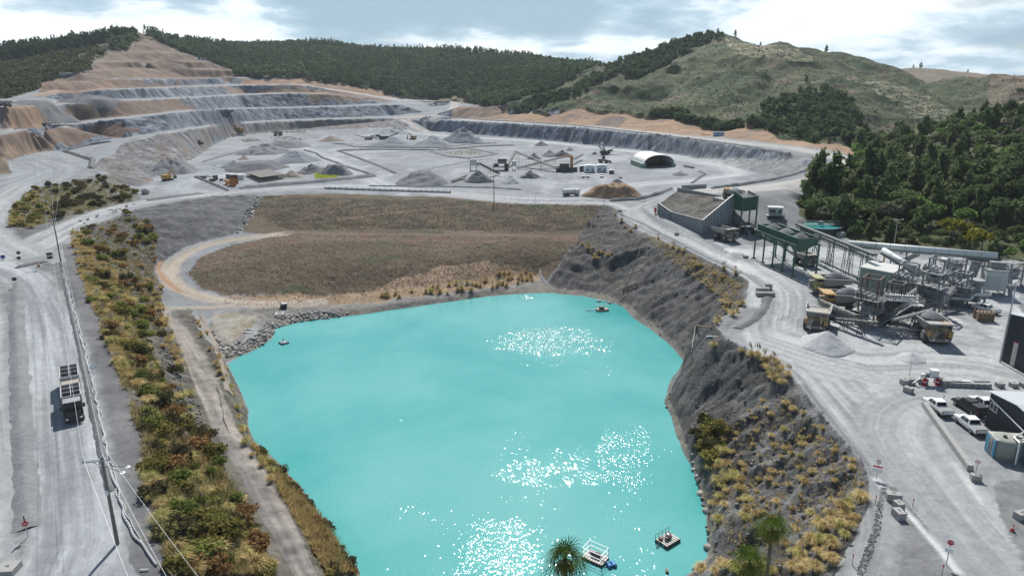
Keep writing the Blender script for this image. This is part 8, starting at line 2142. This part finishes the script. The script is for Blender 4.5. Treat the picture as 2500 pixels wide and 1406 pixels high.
def wire(label, a, b, sag, r=.018, name='power_line', mat=None):
 mb = MB(); pts = []; n = 26
 for k in range(n + 1):
  t = k / n; pts.append(tuple(a[i] + (b[i] - a[i]) * t - (sag * 4 * t * (1 - t) if i == 2 else 0) for i in range(3)))
 mb.pipe(pts, r, 5); o = mb.build(name, mat or pm('wire', (.52, .54, .55), .5, .2, .05, 0), None); return tag(o, label, 'wire', 'overhead power lines')
dirn = unit(tB[0], tA[0])
for i in range(3):
 wire(('outer', 'middle', 'inner')[i] + ' overhead wire between the two crossarm poles on the left', tB[i], tA[i], 1.6, .014)
 e = PZ((395, 560 - 130, 500)[0] + (-70, 30, 115)[i], 1440, 7.2); wire(('outer', 'middle', 'inner')[i] + ' overhead wire running from the lamp pole towards the viewer', tA[i], (e[0], e[1], e[2]), .3, .014)
 e = hit(60 + 40 * i, 470); wire(('outer', 'middle', 'inner')[i] + ' overhead wire leaving the junction pole away from the viewer', tB[i], (e[0] - 20, e[1] + 40, 20), 1.0, .016)
wire('long overhead wire crossing the gully to the pole on the grass slope', tB[1], pc_top, 2.5, .03)
# pipes lying along the berm
def ground_pipe(label, pix, r, mat, wob=.3, seed=0, cat='pipe', name='hose'):
 L = [hit(*p) for p in pix]; R_ = random.Random(seed); pts = []
 for a, b in zip(L, L[1:]):
  n = max(2, int(math.dist(a[:2], b[:2]) / 1.6))
  for k in range(n): t = k / n; pts.append((a[0] + (b[0] - a[0]) * t + R_.uniform(-wob, wob), a[1] + (b[1] - a[1]) * t + R_.uniform(-wob, wob)))
 pts.append(L[-1][:2]); pts = [(x, y, ground(x, y) + r * 1.2) for x, y in pts]
 sm = []
 for k in range(len(pts) - 1):
  p0, p1, p2, p3 = pts[max(0, k - 1)], pts[k], pts[k + 1], pts[min(len(pts) - 1, k + 2)]
  for j in range(4):
   t = j / 4; sm.append(tuple(.5 * (2 * p1[i] + (p2[i] - p0[i]) * t + (2 * p0[i] - 5 * p1[i] + 4 * p2[i] - p3[i]) * t * t + (3 * p1[i] - p0[i] - 3 * p2[i] + p3[i]) * t ** 3) for i in range(3)))
 mb = MB(); mb.pipe(sm, r, 7); o = mb.build(name, mat, None, True); return tag(o, label, cat)
PIPE = pm('grey_pipe', (.34, .36, .38), .5, 0, .15, .1)
ground_pipe('thick grey hose twisting along the berm by the left road', [(153, 668), (168, 722), (180, 765), (196, 820), (215, 890), (232, 960), (246, 1030), (258, 1090), (270, 1150), (290, 1200), (305, 1260), (330, 1310), (360, 1350), (385, 1385)], .13, PIPE, .22, 3)
ground_pipe('thinner pale hose beside the thick one along the berm', [(158, 670), (172, 726), (187, 775), (203, 835), (220, 900), (238, 975), (250, 1040), (266, 1120), (280, 1185), (298, 1240), (322, 1290), (352, 1335)], .07, M_LGREY, .3, 4)
ground_pipe('black pipe running down the cliff face to the water', [(1572, 597), (1560, 620), (1545, 655), (1530, 690), (1516, 725), (1514, 735)], .14, M_DARK, .1, 5)
ground_pipe('pale hose coming down to the far corner of the lake', [(1318, 660), (1326, 680), (1340, 698), (1356, 712)], .10, M_LGREY, .2, 6)
ground_pipe('thin dark pipe laid across the brown grass', [(1300, 650), (1340, 640), (1375, 628)], .07, M_DARK, .2, 7)
ground_pipe('grey pipe lying over the left bank near the top track', [(385, 815), (402, 850), (420, 880), (434, 900)], .10, S_DARK, .1, 8)
ground_pipe('dark pipe up the slope from the fallen beam', [(320, 740), (340, 775), (352, 795)], .09, M_DARK, .05, 9)
ground_pipe('dark hose winding down from the lower left track', [(530, 945), (540, 985), (548, 1030), (562, 1058)], .07, M_DARK, .12, 10)
ground_pipe('long pale pipe sections laid in the yard below the forest', [(2070, 560), (2110, 580), (2150, 590)], .12, M_LGREY, .05, 12)
# barrier units along the top of the grass slope
sa_, sb_ = hit(793, 461), hit(1100, 471.5); nseg = 22; dx = unit(sa_, sb_); LL = math.dist(sa_[:2], sb_[:2])
for i in range(nseg):
 x, y = sa_[0] + dx[0] * LL * (i + .5) / nseg, sa_[1] + dx[1] * LL * (i + .5) / nseg
 o = thing('pipe_section', 'white-topped concrete pipe section in the long row along the grass slope', 'pipe section', (x, y, ground(x, y)), math.atan2(dx[1], dx[0]), 'row of pipe sections above the grass slope'); l = LL / nseg
 MB().tube((-l * .46, 0, .55), (l * .42, 0, .55), .55, 14).build('pipe', pm('white_concrete', (.62, .62, .60), .8, 0, .1, .05), o); MB().tube((l * .40, 0, .55), (l * .5, 0, .55), .64, 14).build('collar', S_CONC, o)
# signs
def text_obj(name, s, size, mat, parent, loc, rot):
 cu = bpy.data.curves.new(name, 'FONT'); cu.body = s; cu.size = size; cu.align_x = 'CENTER'; cu.align_y = 'CENTER'; cu.extrude = .004
 o = bpy.data.objects.new(name, cu); COL.objects.link(o); dg = bpy.context.evaluated_depsgraph_get(); me = bpy.data.meshes.new_from_object(o.evaluated_get(dg)); bpy.data.objects.remove(o)
 me.materials.clear(); me.materials.append(mat); o = bpy.data.objects.new(name, me); COL.objects.link(o); o.parent = parent; o.location = loc; o.rotation_euler = rot
 return o
RP = pm('sign_red', (.50, .015, .025), .4, 0, .05, 0); WP = pm('sign_white', (.80, .80, .80), .4, 0, .03, 0)
def face_cam(x, y): return math.atan2(-y, -x) + math.pi / 2
def disc(mb, r, y0, y1, z, n=24, a0=0.0, m=None):
 m = m or n; mb.loft([[(r * math.cos(a0 + t * 2 * math.pi / m), y, z + r * math.sin(a0 + t * 2 * math.pi / m)) for t in range(m)] for y in (y0, y1)])
def sign(label, px, py, h, kind, rz=None, rscale=1.0):
 q = hit(px, py); o = thing('road_sign', label, 'sign', (q[0], q[1], q[2]), face_cam(q[0], q[1]) if rz is None else rz)
 MB().tube((0, .06, -.2), (0, .06, h), .045, 8).build('post', M_LGREY, o); r = .42 * rscale
 if kind == 'stop':
  mb = MB(); disc(mb, r, -.04, 0.0, h, 8, math.pi / 8, 8); mb.build('border', WP, o); mb = MB(); disc(mb, r * .93, -.048, -.035, h, 8, math.pi / 8, 8); mb.build('face', RP, o)
  text_obj('lettering', 'STOP', r * .72, WP, o, (0, -.056, h), (math.pi / 2, 0, 0)); MB().box((0, -.02, h - 1.15), (.7, .04, .5)).build('plate', WP, o)
 elif kind in ('ring', 'ringbar'):
  mb = MB(); disc(mb, r, -.03, 0, h); mb.build('rim', RP, o); mb = MB(); disc(mb, r * .74, -.045, -.025, h); mb.build('face', WP, o)
  text_obj('lettering', '15', r * .85, M_BLACK, o, (0, -.05, h), (math.pi / 2, 0, 0))
  if kind == 'ringbar': MB().box((0, -.02, h - .78), (1.0, .04, .2)).build('red_plate', RP, o); MB().box((0, -.02, h - 1.45), (1.1, .04, .6)).build('plate', WP, o)
 elif kind == 'noentry':
  mb = MB(); disc(mb, r, -.03, 0, h); mb.build('face', RP, o); MB().box((0, -.04, h - r * .14), (r * 1.3, .03, r * .28)).build('bar', WP, o); MB().beam((0, .08, h), (0, .08, h + .9), .12).build('post_top', M_DARK, o)
 elif kind == 'boards':
  MB().box((0, -.04, h - .75), (1.5, .06, .75)).build('board', M_DARK, o); MB().box((0, -.04, h - 1.75), (1.5, .06, .75)).build('board', M_DARK, o); MB().box((0, -.05, h - .9), (1.3, .05, .12)).build('stripe', M_DWHITE, o)
 elif kind == 'board':
  MB().box((0, -.04, h - .7), (.9, .06, .8)).build('board', M_DARK, o)
 elif kind == 'white':
  MB().box((0, -.04, h - .5), (.9, .06, .6)).build('board', WP, o)
 elif kind == 'post':
  MB().tube((0, .06, h - .25), (0, .06, h), .06, 8).build('cap', RP, o)
 return o
sign('red STOP sign with a white plate under it at the lower right junction', 2310, 1378, 2.6, 'stop', None, .78)
sign('round red-ringed sign above a red bar and white plate by the right road edge', 2139, 1168, 2.3, 'ringbar', None, .62)
sign('round red-ringed sign standing on the last block of the low wall', 2380, 1163, 2.0, 'ring', None, .65)
sign('red no-entry sign on a dark post between the left roads', 69, 1312, 1.7, 'noentry', None, .68)
sign('double dark signboard beside the power pole at the left junction', 125, 642, 2.9, 'boards'); sign('dark square sign at the start of the left divider berm', 39, 702, 2.4, 'board')
sign('small dark sign on the far side of the junction berm', 47, 628, 1.6, 'board'); sign('small dark sign on the near side of the junction berm', 48, 641, 1.6, 'board')
sign('small lime-and-white sign at the end of the arc berm', 1474, 499, 1.5, 'white')
for px, py, h_, lab in ((2136, 1232, 1.2, 'white marker post left of the crushed stone strip'), (2080, 1378, 1.2, 'white marker post at the near end of the crushed stone strip'), (2228, 1236, 1.0, 'white marker post at the edge of the right road by the grey blocks'), (2299, 1404, 1.2, 'white marker post near the STOP sign'), (2302, 983, 1.2, 'marker post behind the dusty white pickup'), (1668, 562, 1.6, 'thin marker post before the crusher wall'), (10, 590, 1.4, 'white marker post on the far left bank')):
 sign(lab, px, py, h_, 'post')
# concrete blocks
def block(label, px, py, rz, size=(1.7, .85, .8), group=None, name='concrete_block'):
 q = hit(px, py); o = thing(name, label, 'concrete block', (q[0], q[1], ground(*q[:2])), rz, group)
 mb = MB(); mb.box((0, 0, -.05), size, 0, (.985, .97)); mb.build('body', S_CONC, o); mb = MB(); mb.beam((-.2, 0, size[2]), (.2, 0, size[2] + .06), .05); mb.build('lifting_eye', M_DARK, o); return o
block('lone grey concrete block nearest the round sign by the right road', 2180, 1219, -.2, (1.6, .85, .9)); block('upper block of the pair beside the right road', 2193, 1240, -1.4, (1.0, .9, .85)); block('lower block of the pair beside the right road', 2193, 1262, -1.5, (1.3, .95, .9))
block('grey block cut by the right edge of the picture', 2493, 1264, .3, (1.5, .9, .8))
block('left block of the trio on the gravel island', 2207, 938, .2, (1.0, 1.0, .9)); block('right block of the trio on the gravel island', 2221, 936, -.1, (1.3, 1.0, .95)); block('near block of the trio on the gravel island', 2217, 957, -1.0, (1.3, .9, .9))
wa, wb = hit(2256, 992), hit(2368, 1150); dw = unit(wa, wb); LW = math.dist(wa[:2], wb[:2]); nw = 12
for i in range(nw):
 t = (i + .5) / nw * LW; x, y = wa[0] + dw[0] * t, wa[1] + dw[1] * t
 o = thing('concrete_block', 'grey block in the low wall along the pickup yard', 'concrete block', (x, y, ground(x, y)), math.atan2(dw[1], dw[0]), 'blocks of the low wall along the pickup yard'); MB().box((0, 0, -.05), (LW / nw * .985, .72, .85), 0, (.99, .95)).build('body', S_CONC, o)
block('end block of the low wall, turned across it under the ring sign', 2381, 1172, -.3, (1.1, .8, .85))
wa, wb = hit(2298, 941), hit(2416, 946)
for i in range(8):
 t = (i + .5) / 8; x, y = wa[0] + (wb[0] - wa[0]) * t, wa[1] + (wb[1] - wa[1]) * t
 o = thing('concrete_block', 'block of the spaced row with planks on top across the yard', 'concrete block', (x, y, ground(x, y)), .05, 'spaced row of blocks across the yard'); MB().box((0, 0, -.05), (1.0, .8, .75)).build('body', S_CONC, o)
for px in (2440, 2474, 2499): block('single block at the right end of the spaced row across the yard', px, 944, .05, (1.1, .9, .75), 'single blocks right of the planked row')
for i, (p0, p1) in enumerate(((2296, 2322), (2324, 2350), (2346, 2366), (2374, 2414))):
 a, b = hit(p0, 941), hit(p1, 942); g_ = ground(*a[:2]); o = thing('timber_plank', ('first', 'second', 'white third', 'long fourth')[i] + ' plank from the left on the spaced row of blocks', 'plank', (a[0], a[1], g_ + .72)); d = unit(a, b); L = math.dist(a[:2], b[:2]); MB().beam((0, 0, .08), (d[0] * L, d[1] * L, .08), .45, .14).build('board', M_WHITE if i == 2 else M_GREY, o)
# kiosk on the island
q = hit(2273, 938); o = thing('weigh_kiosk', 'small white kiosk on a steel table between two red barrels', 'kiosk', (q[0], q[1], ground(*q[:2])), -.1)
mb = MB(); mb.box((0, 0, 1.35), (2.8, 1.2, .12)); [mb.beam((x, y, 0), (x, y, 1.35), .1) for x in (-1.2, 1.2) for y in (-.5, .5)]; mb.build('table', S_STEEL, o); MB().box((.15, 0, 1.47), (1.1, 1.0, 1.0), 0, (.95, .95)).build('body', M_WHITE, o); MB().box((.15, 0, 2.47), (1.3, 1.2, .08)).build('roof', M_DWHITE, o); MB().box((-.9, -.1, 1.5), (.6, .6, .5)).build('control_box', M_GREY, o)
for px, lab in ((2256, 'red barrel left of the white kiosk'), (2287, 'red barrel right of the white kiosk')):
 q = hit(px, 940); o = thing('barrel', lab, 'barrel', (q[0], q[1], ground(*q[:2]))); MB().tube((0, 0, 0), (0, 0, 1.1), .3, 14).build('drum', RP, o); MB().tube((0, 0, .55), (0, 0, .72), .315, 14).build('band', WP, o)
for px, lab in ((2252, 'dark block left of the white kiosk'), (2292, 'dark block right of the white kiosk')): block(lab, px, 936, 0, (1.3, .9, .9))
q = hit(2240, 940); o = thing('barrier_arm', 'slanted boom barrier with a white counterweight left of the kiosk', 'barrier', (q[0], q[1], ground(*q[:2])), .2); MB().beam((-1.2, 0, .3), (.9, 0, 1.6), .12).build('arm', M_WHITE, o); MB().box((.8, 0, 1.4), (.9, .3, .5)).build('counterweight', WP, o); MB().beam((.3, 0, 0), (.3, 0, 1.2), .15).build('post', S_STEEL, o)
q = hit(2218, 928); o = thing('lamp_post', 'thin lamp post on the block trio of the gravel island', 'lamp post', (q[0], q[1], ground(*q[:2]))); MB().tube((0, 0, 0), (0, 0, 3.2), .05, 8).build('post', M_LGREY, o); MB().box((0, 0, 3.2), (.5, .2, .15)).build('lamp_head', M_LGREY, o)
block('long low concrete block at the inside bend of the right road', 1868, 722, -.05, (4.2, 1.0, .9)); block('concrete block stacked behind the long low one at the bend', 1862, 712, -.05, (3.0, 1.0, 1.0)); block('square concrete block at the far end of the bend barrier', 1876, 706, -.05, (1.4, 1.0, 1.4))
o = block('dark block with a lamp frame before the crusher wall', 1652, 574, .2, (1.3, 1.0, .9)); MB().beam((0, 0, .9), (0, 0, 2.0), .08).build('lamp_frame', M_LGREY, o)
block('small block left of the green loading bins', 1820, 630, .2, (1.2, 1.0, .8)); block('dark block at the top of the cliff beside the haul road', 1514, 517, .1, (1.3, .9, .8)); block('white boulder-like block cut by the lower left corner', 22, 1395, .1, (1.7, 1.7, .7))
q = hit(2471, 1296); o = thing('traffic_cone', 'red and white traffic cone at the right edge of the road', 'traffic cone', (q[0], q[1], ground(*q[:2]))); MB().tube((0, 0, .04), (0, 0, .8), .2, 12, .04).build('cone', RP, o); MB().tube((0, 0, .4), (0, 0, .55), .135, 12, .10).build('band', WP, o); MB().box((0, 0, 0), (.45, .45, .05)).build('base', M_DARK, o)
# light masts
def mast(label, base, top, r=.12):
 b = hit(*base); H = vert_z(*top, b) - b[2]; o = thing('light_mast', label, 'light mast', b); MB().tube((0, 0, -.3), (0, 0, H), r, 10, r * .6).build('pole', M_LGREY, o); MB().beam((-1.3, 0, H), (1.3, 0, H), .12).build('crossbar', M_LGREY, o)
 for x in (-1.2, -.7, .8, 1.2): MB().box((x, -.15, H - .05), (.35, .3, .35)).build('floodlight', M_DARK if x == .8 else M_LGREY, o)
 return o
mast('tall floodlight mast at the forest edge above the white tube', (2178, 628), (2190, 537)); m2 = mast('tall braced floodlight mast at the corner of the tall dark shed', (2441, 884), (2466, 696), .16)
mast('thin light mast at the foot of the right wall near the ramp', (1031, 333), (1031, 298), .1); mast('short light mast at the head of the grass slope', (1307, 497), (1307, 472), .07); mast('thin lamp post behind the stockyard berm', (525, 424), (525, 405), .07); mast('thin lamp post at the left end of the pipe row', (792, 457), (792, 441), .07)
for px, top, lab in ((2186, 618, 'thin lamp pole left of the middle tower'), (2215, 606, 'thin lamp pole beside the short grey tube')): mast(lab, (px - 3, top + 50), (px, top), .06)
q = hit(2155, 655); o = thing('jib_post', 'orange post standing by the sloping white tube', 'post', (q[0], q[1], ground(*q[:2]))); MB().beam((0, 0, 0), (0, 0, 6.0), .3).build('post', pm('buff_paint', (.42, .28, .14), .6, 0, .1, .1), o)
# pontoons on the lake
def at_lake(px, py): p = PZ(px, py, ZL); return p
ALU = pm('weathered_aluminium', (.40, .38, .36), .6, .1, .3, .1); FLOAT = pm('float_black', (.03, .03, .03), .6, 0, .2, .1); BLUEB = pm('blue_drum', (.05, .22, .50), .4, 0, .1, .05)
q = at_lake(1453, 1364); o = thing('pump_pontoon', 'caged white-framed pump pontoon beside the lone palm', 'pontoon', q, math.radians(-36))
mb = MB(); [mb.tube((-1.5, y, .05), (1.5, y, .05), .26, 10) for y in (-.8, .8)]; mb.build('float', FLOAT, o); mb = MB(); [mb.box((-1.3 + k * .38, 0, .3), (.3, 2.0, .08)) for k in range(8)]; mb.build('deck', ALU, o)
mb = MB(); H = 1.7
for x in (-1.4, 1.4):
 for y in (-.95, .95): mb.beam((x, y, .35), (x, y, H), .07)
for z in (H, 1.0):
 for y in (-.95, .95): mb.beam((-1.4, y, z), (1.4, y, z), .06)
 for x in (-1.4, 1.4): mb.beam((x, -.95, z), (x, .95, z), .06)
mb.build('cage', M_WHITE, o); mb = MB(); mb.tube((-.6, 0, .75), (.6, 0, .75), .28, 12); mb.box((.2, .4, .36), (.5, .4, .5)); mb.build('pump', M_DARK, o); mb = MB(); mb.pipe([(1.2, -.3, .6), (2.2, -.2, .35), (3.1, 0, .2)], .08, 6); mb.build('outlet_hose', M_DARK, o)
q = at_lake(1492, 1380); o = thing('barrel_float', 'float of two blue drums tied to the caged pontoon', 'float', q, .3); [MB().tube((x, -.45, .2), (x, .45, .2), .3, 12).build('drum', BLUEB, o) for x in (-.33, .33)]; MB().box((0, 0, .02), (1.3, .9, .1)).build('base', FLOAT, o)
q = at_lake(1630, 1322); o = thing('pump_pontoon', 'dark twin-hulled pump pontoon on the near right of the lake', 'pontoon', q, math.radians(38))
for y in (-.75, .75): mb = MB(); mb.box((0, y, -.15), (2.9, .6, .55), 0, (.98, .9)); mb.build('hull', FLOAT, o)
mb = MB(); [mb.box((-1.2 + k * .4, 0, .42), (.25, 2.0, .06)) for k in range(7)]; mb.build('deck', ALU, o); mb = MB(); mb.tube((-.6, -.1, .75), (.5, -.1, .75), .22, 10); mb.box((.6, .4, .48), (.5, .5, .45)); mb.box((-.9, .5, .48), (.4, .4, .3)); mb.build('pump', M_RUST, o); MB().box((.1, .1, .95), (.28, .3, .22)).build('motor_cover', M_WHITE, o)
mb = MB(); [mb.beam((-1.4 + k * .7, 1.0, .4), (-1.4 + k * .7, 1.0, 1.2), .05) for k in range(5)]; mb.beam((-1.4, 1.0, 1.2), (1.4, 1.0, 1.2), .05); mb.build('handrail', M_DARK, o); mb = MB(); mb.pipe([(-1.4, .3, .5), (-2.0, .1, .2), (-2.6, -.2, -.15)], .07, 6); mb.build('suction_hose', M_DARK, o)
q = at_lake(1470, 758); o = thing('pump_pontoon', 'buff pump pontoon under the far right cliff', 'pontoon', q, .15)
mb = MB(); mb.loft([[(x * 1.8, y * .8, z) for x, y in ((-1, -.7), (-.8, -1), (.8, -1), (1, -.7), (1, .7), (.8, 1), (-.8, 1), (-1, .7))] for z in (-.2, .55)]); mb.build('hull', pm('buff_hull', (.36, .31, .22), .7, 0, .2, .1), o); mb = MB(); mb.box((-.2, 0, .55), (1.4, .8, .6)); mb.build('pump', S_DARK, o)
mb = MB(); [mb.beam((x, y, .5), (x, y, 1.7), .06) for x in (-1.6, 1.6) for y in (-.7, .7)]; [mb.beam((-1.6, y, 1.7), (1.6, y, 1.7), .06) for y in (-.7, .7)]; [mb.beam((x, -.7, 1.7), (x, .7, 1.7), .06) for x in (-1.6, 1.6)]; mb.build('cage', M_WHITE, o); mb = MB(); mb.pipe([(-1.8, 0, .5), (-4.6, .3, .15)], .12, 6); mb.build('outlet_hose', M_LGREY, o)
for px, py, lab in ((1462, 737, 'small grey float left of the pair behind the buff pontoon'), (1487, 741, 'small grey float right of the pair behind the buff pontoon')):
 q = at_lake(px, py); o = thing('barrel_float', lab, 'float', q, .2); MB().tube((-.5, 0, .15), (.5, 0, .15), .35, 12).build('drum', PIPE, o); MB().pipe([(.5, 0, .2), (2.6, -.6, .1)], .08, 6).build('hose', M_LGREY, o)
q = at_lake(693, 838); o = thing('sampling_float', 'small dark square float near the riprap spit', 'float', q, .75); mb = MB(); [mb.tube((x, -.9, .1), (x, .9, .1), .24, 10) for x in (-.75, .75)]; [mb.tube((-.9, y, .1), (.9, y, .1), .24, 10) for y in (-.75, .75)]; mb.build('ring', pm('navy_float', (.03, .05, .09), .5, 0, .1, .1), o); MB().box((0, 0, .3), (1.2, 1.2, .08)).build('deck', PIPE, o); mb = MB(); mb.beam((0, .2, .35), (0, .2, 1.3), .1); mb.beam((-.4, -.2, .35), (.1, .1, 1.0), .08); mb.build('sensor_post', M_DARK, o)
# odds and ends
q = hit(683, 768); o = thing('steel_frame', 'white rectangular steel frame lying at the top of the far riprap', 'frame', (q[0], q[1], ground(*q[:2]) + .2), .12); mb = MB(); [mb.beam((x, -1.3, .15), (x, 1.3, .15), .22) for x in (-.9, .9)]; [mb.beam((-.9, y, .15), (.9, y, .15), .22) for y in (-1.2, 0, 1.2)]; mb.build('bar', M_WHITE, o); mb = MB(); [mb.beam((x, y, -.4), (x, y, .1), .12) for x in (-.9, .9) for y in (-1.2, 1.2)]; mb.build('foot', M_DARK, o)  # plain white steel frame lying on the rocks, not a mooring part
machine('small white-and-dark pump unit behind the white steel frame', 693, 751, [('engine', M_DARK, [((0, 0, .2), (1.8, 1.1, .8))]), ('cover', M_DWHITE, [((.2, 0, 1.0), (1.3, 1.0, .3)), ((-.7, 0, .9), (.2, .2, .9))])], .3, 'pump_unit', 'pump')
for i, (px, py, rz, l) in enumerate(((604, 813, .05, 2.6), (612, 806, .2, 1.6), (600, 806, .6, 1.2))):
 q = hit(px, py); o = thing('timber_plank', ('long white plank on the riprap spit', 'short white plank above the long one on the riprap spit', 'grey board leaning left of the short plank on the spit')[i], 'plank', (q[0], q[1], ground(*q[:2]) + .25), rz); MB().box((0, 0, 0), (l, .35, .12)).build('board', M_DWHITE if i < 2 else M_GREY, o)
def log(label, pa, pb, r, mat, lift=.5, name='timber_pole'):
 a, b = hit(*pa), hit(*pb); mb = MB(); mb.tube((a[0], a[1], a[2] + lift), (b[0], b[1], b[2] + lift), r, 10, r * .8); return tag(mb.build(name, mat, None), label, 'pole')
log('brown timber pole lying across the near left bank', (478, 1278), (522, 1256), .17, pm('timber_brown', (.19, .12, .075), .85, 0, .3, 0), 1.1); log('rusty beam lying in the bushes of the left bank', (275, 735), (307, 733), .15, M_RUST, 1.0)
log('rusty beam lying on the cliff spur', (1699, 797), (1736, 803), .16, M_RUST, .3, 'steel_beam'); log('white pipe lying below the cliff spur crest', (1724, 824), (1752, 825), .12, M_WHITE, .3, 'steel_pipe'); log('thin grey pipe hanging down the cliff spur', (1697, 800), (1688, 860), .05, M_LGREY, .3, 'steel_pipe')
log('grey fallen log on the shelf near the viewer', (225, 1392), (262, 1350), .16, WOOD, .25, 'fallen_log') if False else None
log('rusty pipe end poking up from the near lake bank', (1628, 1412), (1622, 1390), .22, M_RUST, .9, 'steel_pipe'); log('short white pipe lying on the near left shelf', (343, 1393), (364, 1392), .07, M_WHITE, .15, 'steel_pipe'); log('thin rusty pole lying on the bench road above the right wall', (1712, 330), (1734, 332), .25, M_RUST, .5, 'steel_pipe')
for px, py, rz, lab in ((229, 908, -.1, 'tilted grey solar panel on the left shelf, nearer one'), (178, 722, -.1, 'pale box on the left shelf, farther one')):
 q = hit(px, py); o = thing('solar_panel', lab, 'panel', (q[0], q[1], ground(*q[:2])), rz); MB().plate([(-.45, -.5, .7), (.45, -.5, .7), (.45, .5, 1.3), (-.45, .5, 1.3)], .06).build('panel', pm('panel_glass', (.30, .34, .38), .25, 0, .05, .05), o); [MB().beam((x, .2, 0), (x, .2, 1.1), .06).build('leg', M_LGREY, o) for x in (-.35, .35)]
q = hit(95, 652); o = thing('bollard', 'small orange and white bollard on the junction berm', 'bollard', (q[0], q[1], ground(*q[:2]))); MB().tube((0, 0, 0), (0, 0, 1.3), .28, 12).build('post', M_ORNG, o); MB().tube((0, 0, .7), (0, 0, 1.0), .29, 12).build('band', WP, o)
q = hit(8, 634); o = thing('site_marker', 'small blue marker board at the far left of the junction', 'marker', (q[0], q[1], ground(*q[:2])), .8); MB().box((0, 0, .3), (1.0, .1, 1.0)).build('board', pm('marker_blue', (.03, .06, .25), .5, 0, .1, .1), o); MB().beam((0, .1, 0), (0, .1, .4), .1).build('post', M_DARK, o)
q = hit(355, 474); me = rock_mesh(9); me.materials.append(ROCKM); o = bpy.data.objects.new('boulder', me); COL.objects.link(o); o.location = (q[0], q[1], ground(*q[:2]) + 1.0); o.scale = (2.0, 1.6, 2.3); tag(o, 'house-sized grey boulder at the foot of the knoll by the haul road', 'boulder')
for i in range(5):
 q = hit(1672 + i * 5, 407 + i * 1.0); block('black block in the short row on the bent berm corner', 1672 + i * 5, 407.5 + i * 1.0, .1, (1.4, .9, 1.0), 'black blocks on the bent berm')
q = hit(1603, 519); o = thing('fire_cabinet', 'small red cabinet at the left end of the crusher wall', 'cabinet', (q[0] - .6, q[1] - .6, ground(*q[:2]))); MB().box((0, 0, 0), (.7, .5, 1.9)).build('body', RP, o)
# ---------------------------------------------------------------- air
hz = bpy.data.materials.new('haze'); hz.use_nodes = True
T = NT(hz.node_tree)
pv = T.n('ShaderNodeVolumePrincipled', {'Color': (.80, .88, .95), 'Density': .00008})
T.n('ShaderNodeOutputMaterial', {'Volume': pv.outputs[0]})
mb = MB(); mb.box((0, 0, -30), (5600, 5600, 30 + max(215.0, float(ZG.max()) + 30)))
tag(mb.build('haze', hz, None), None, None, None, 'stuff')
SC.cycles.volume_step_rate = 4.0
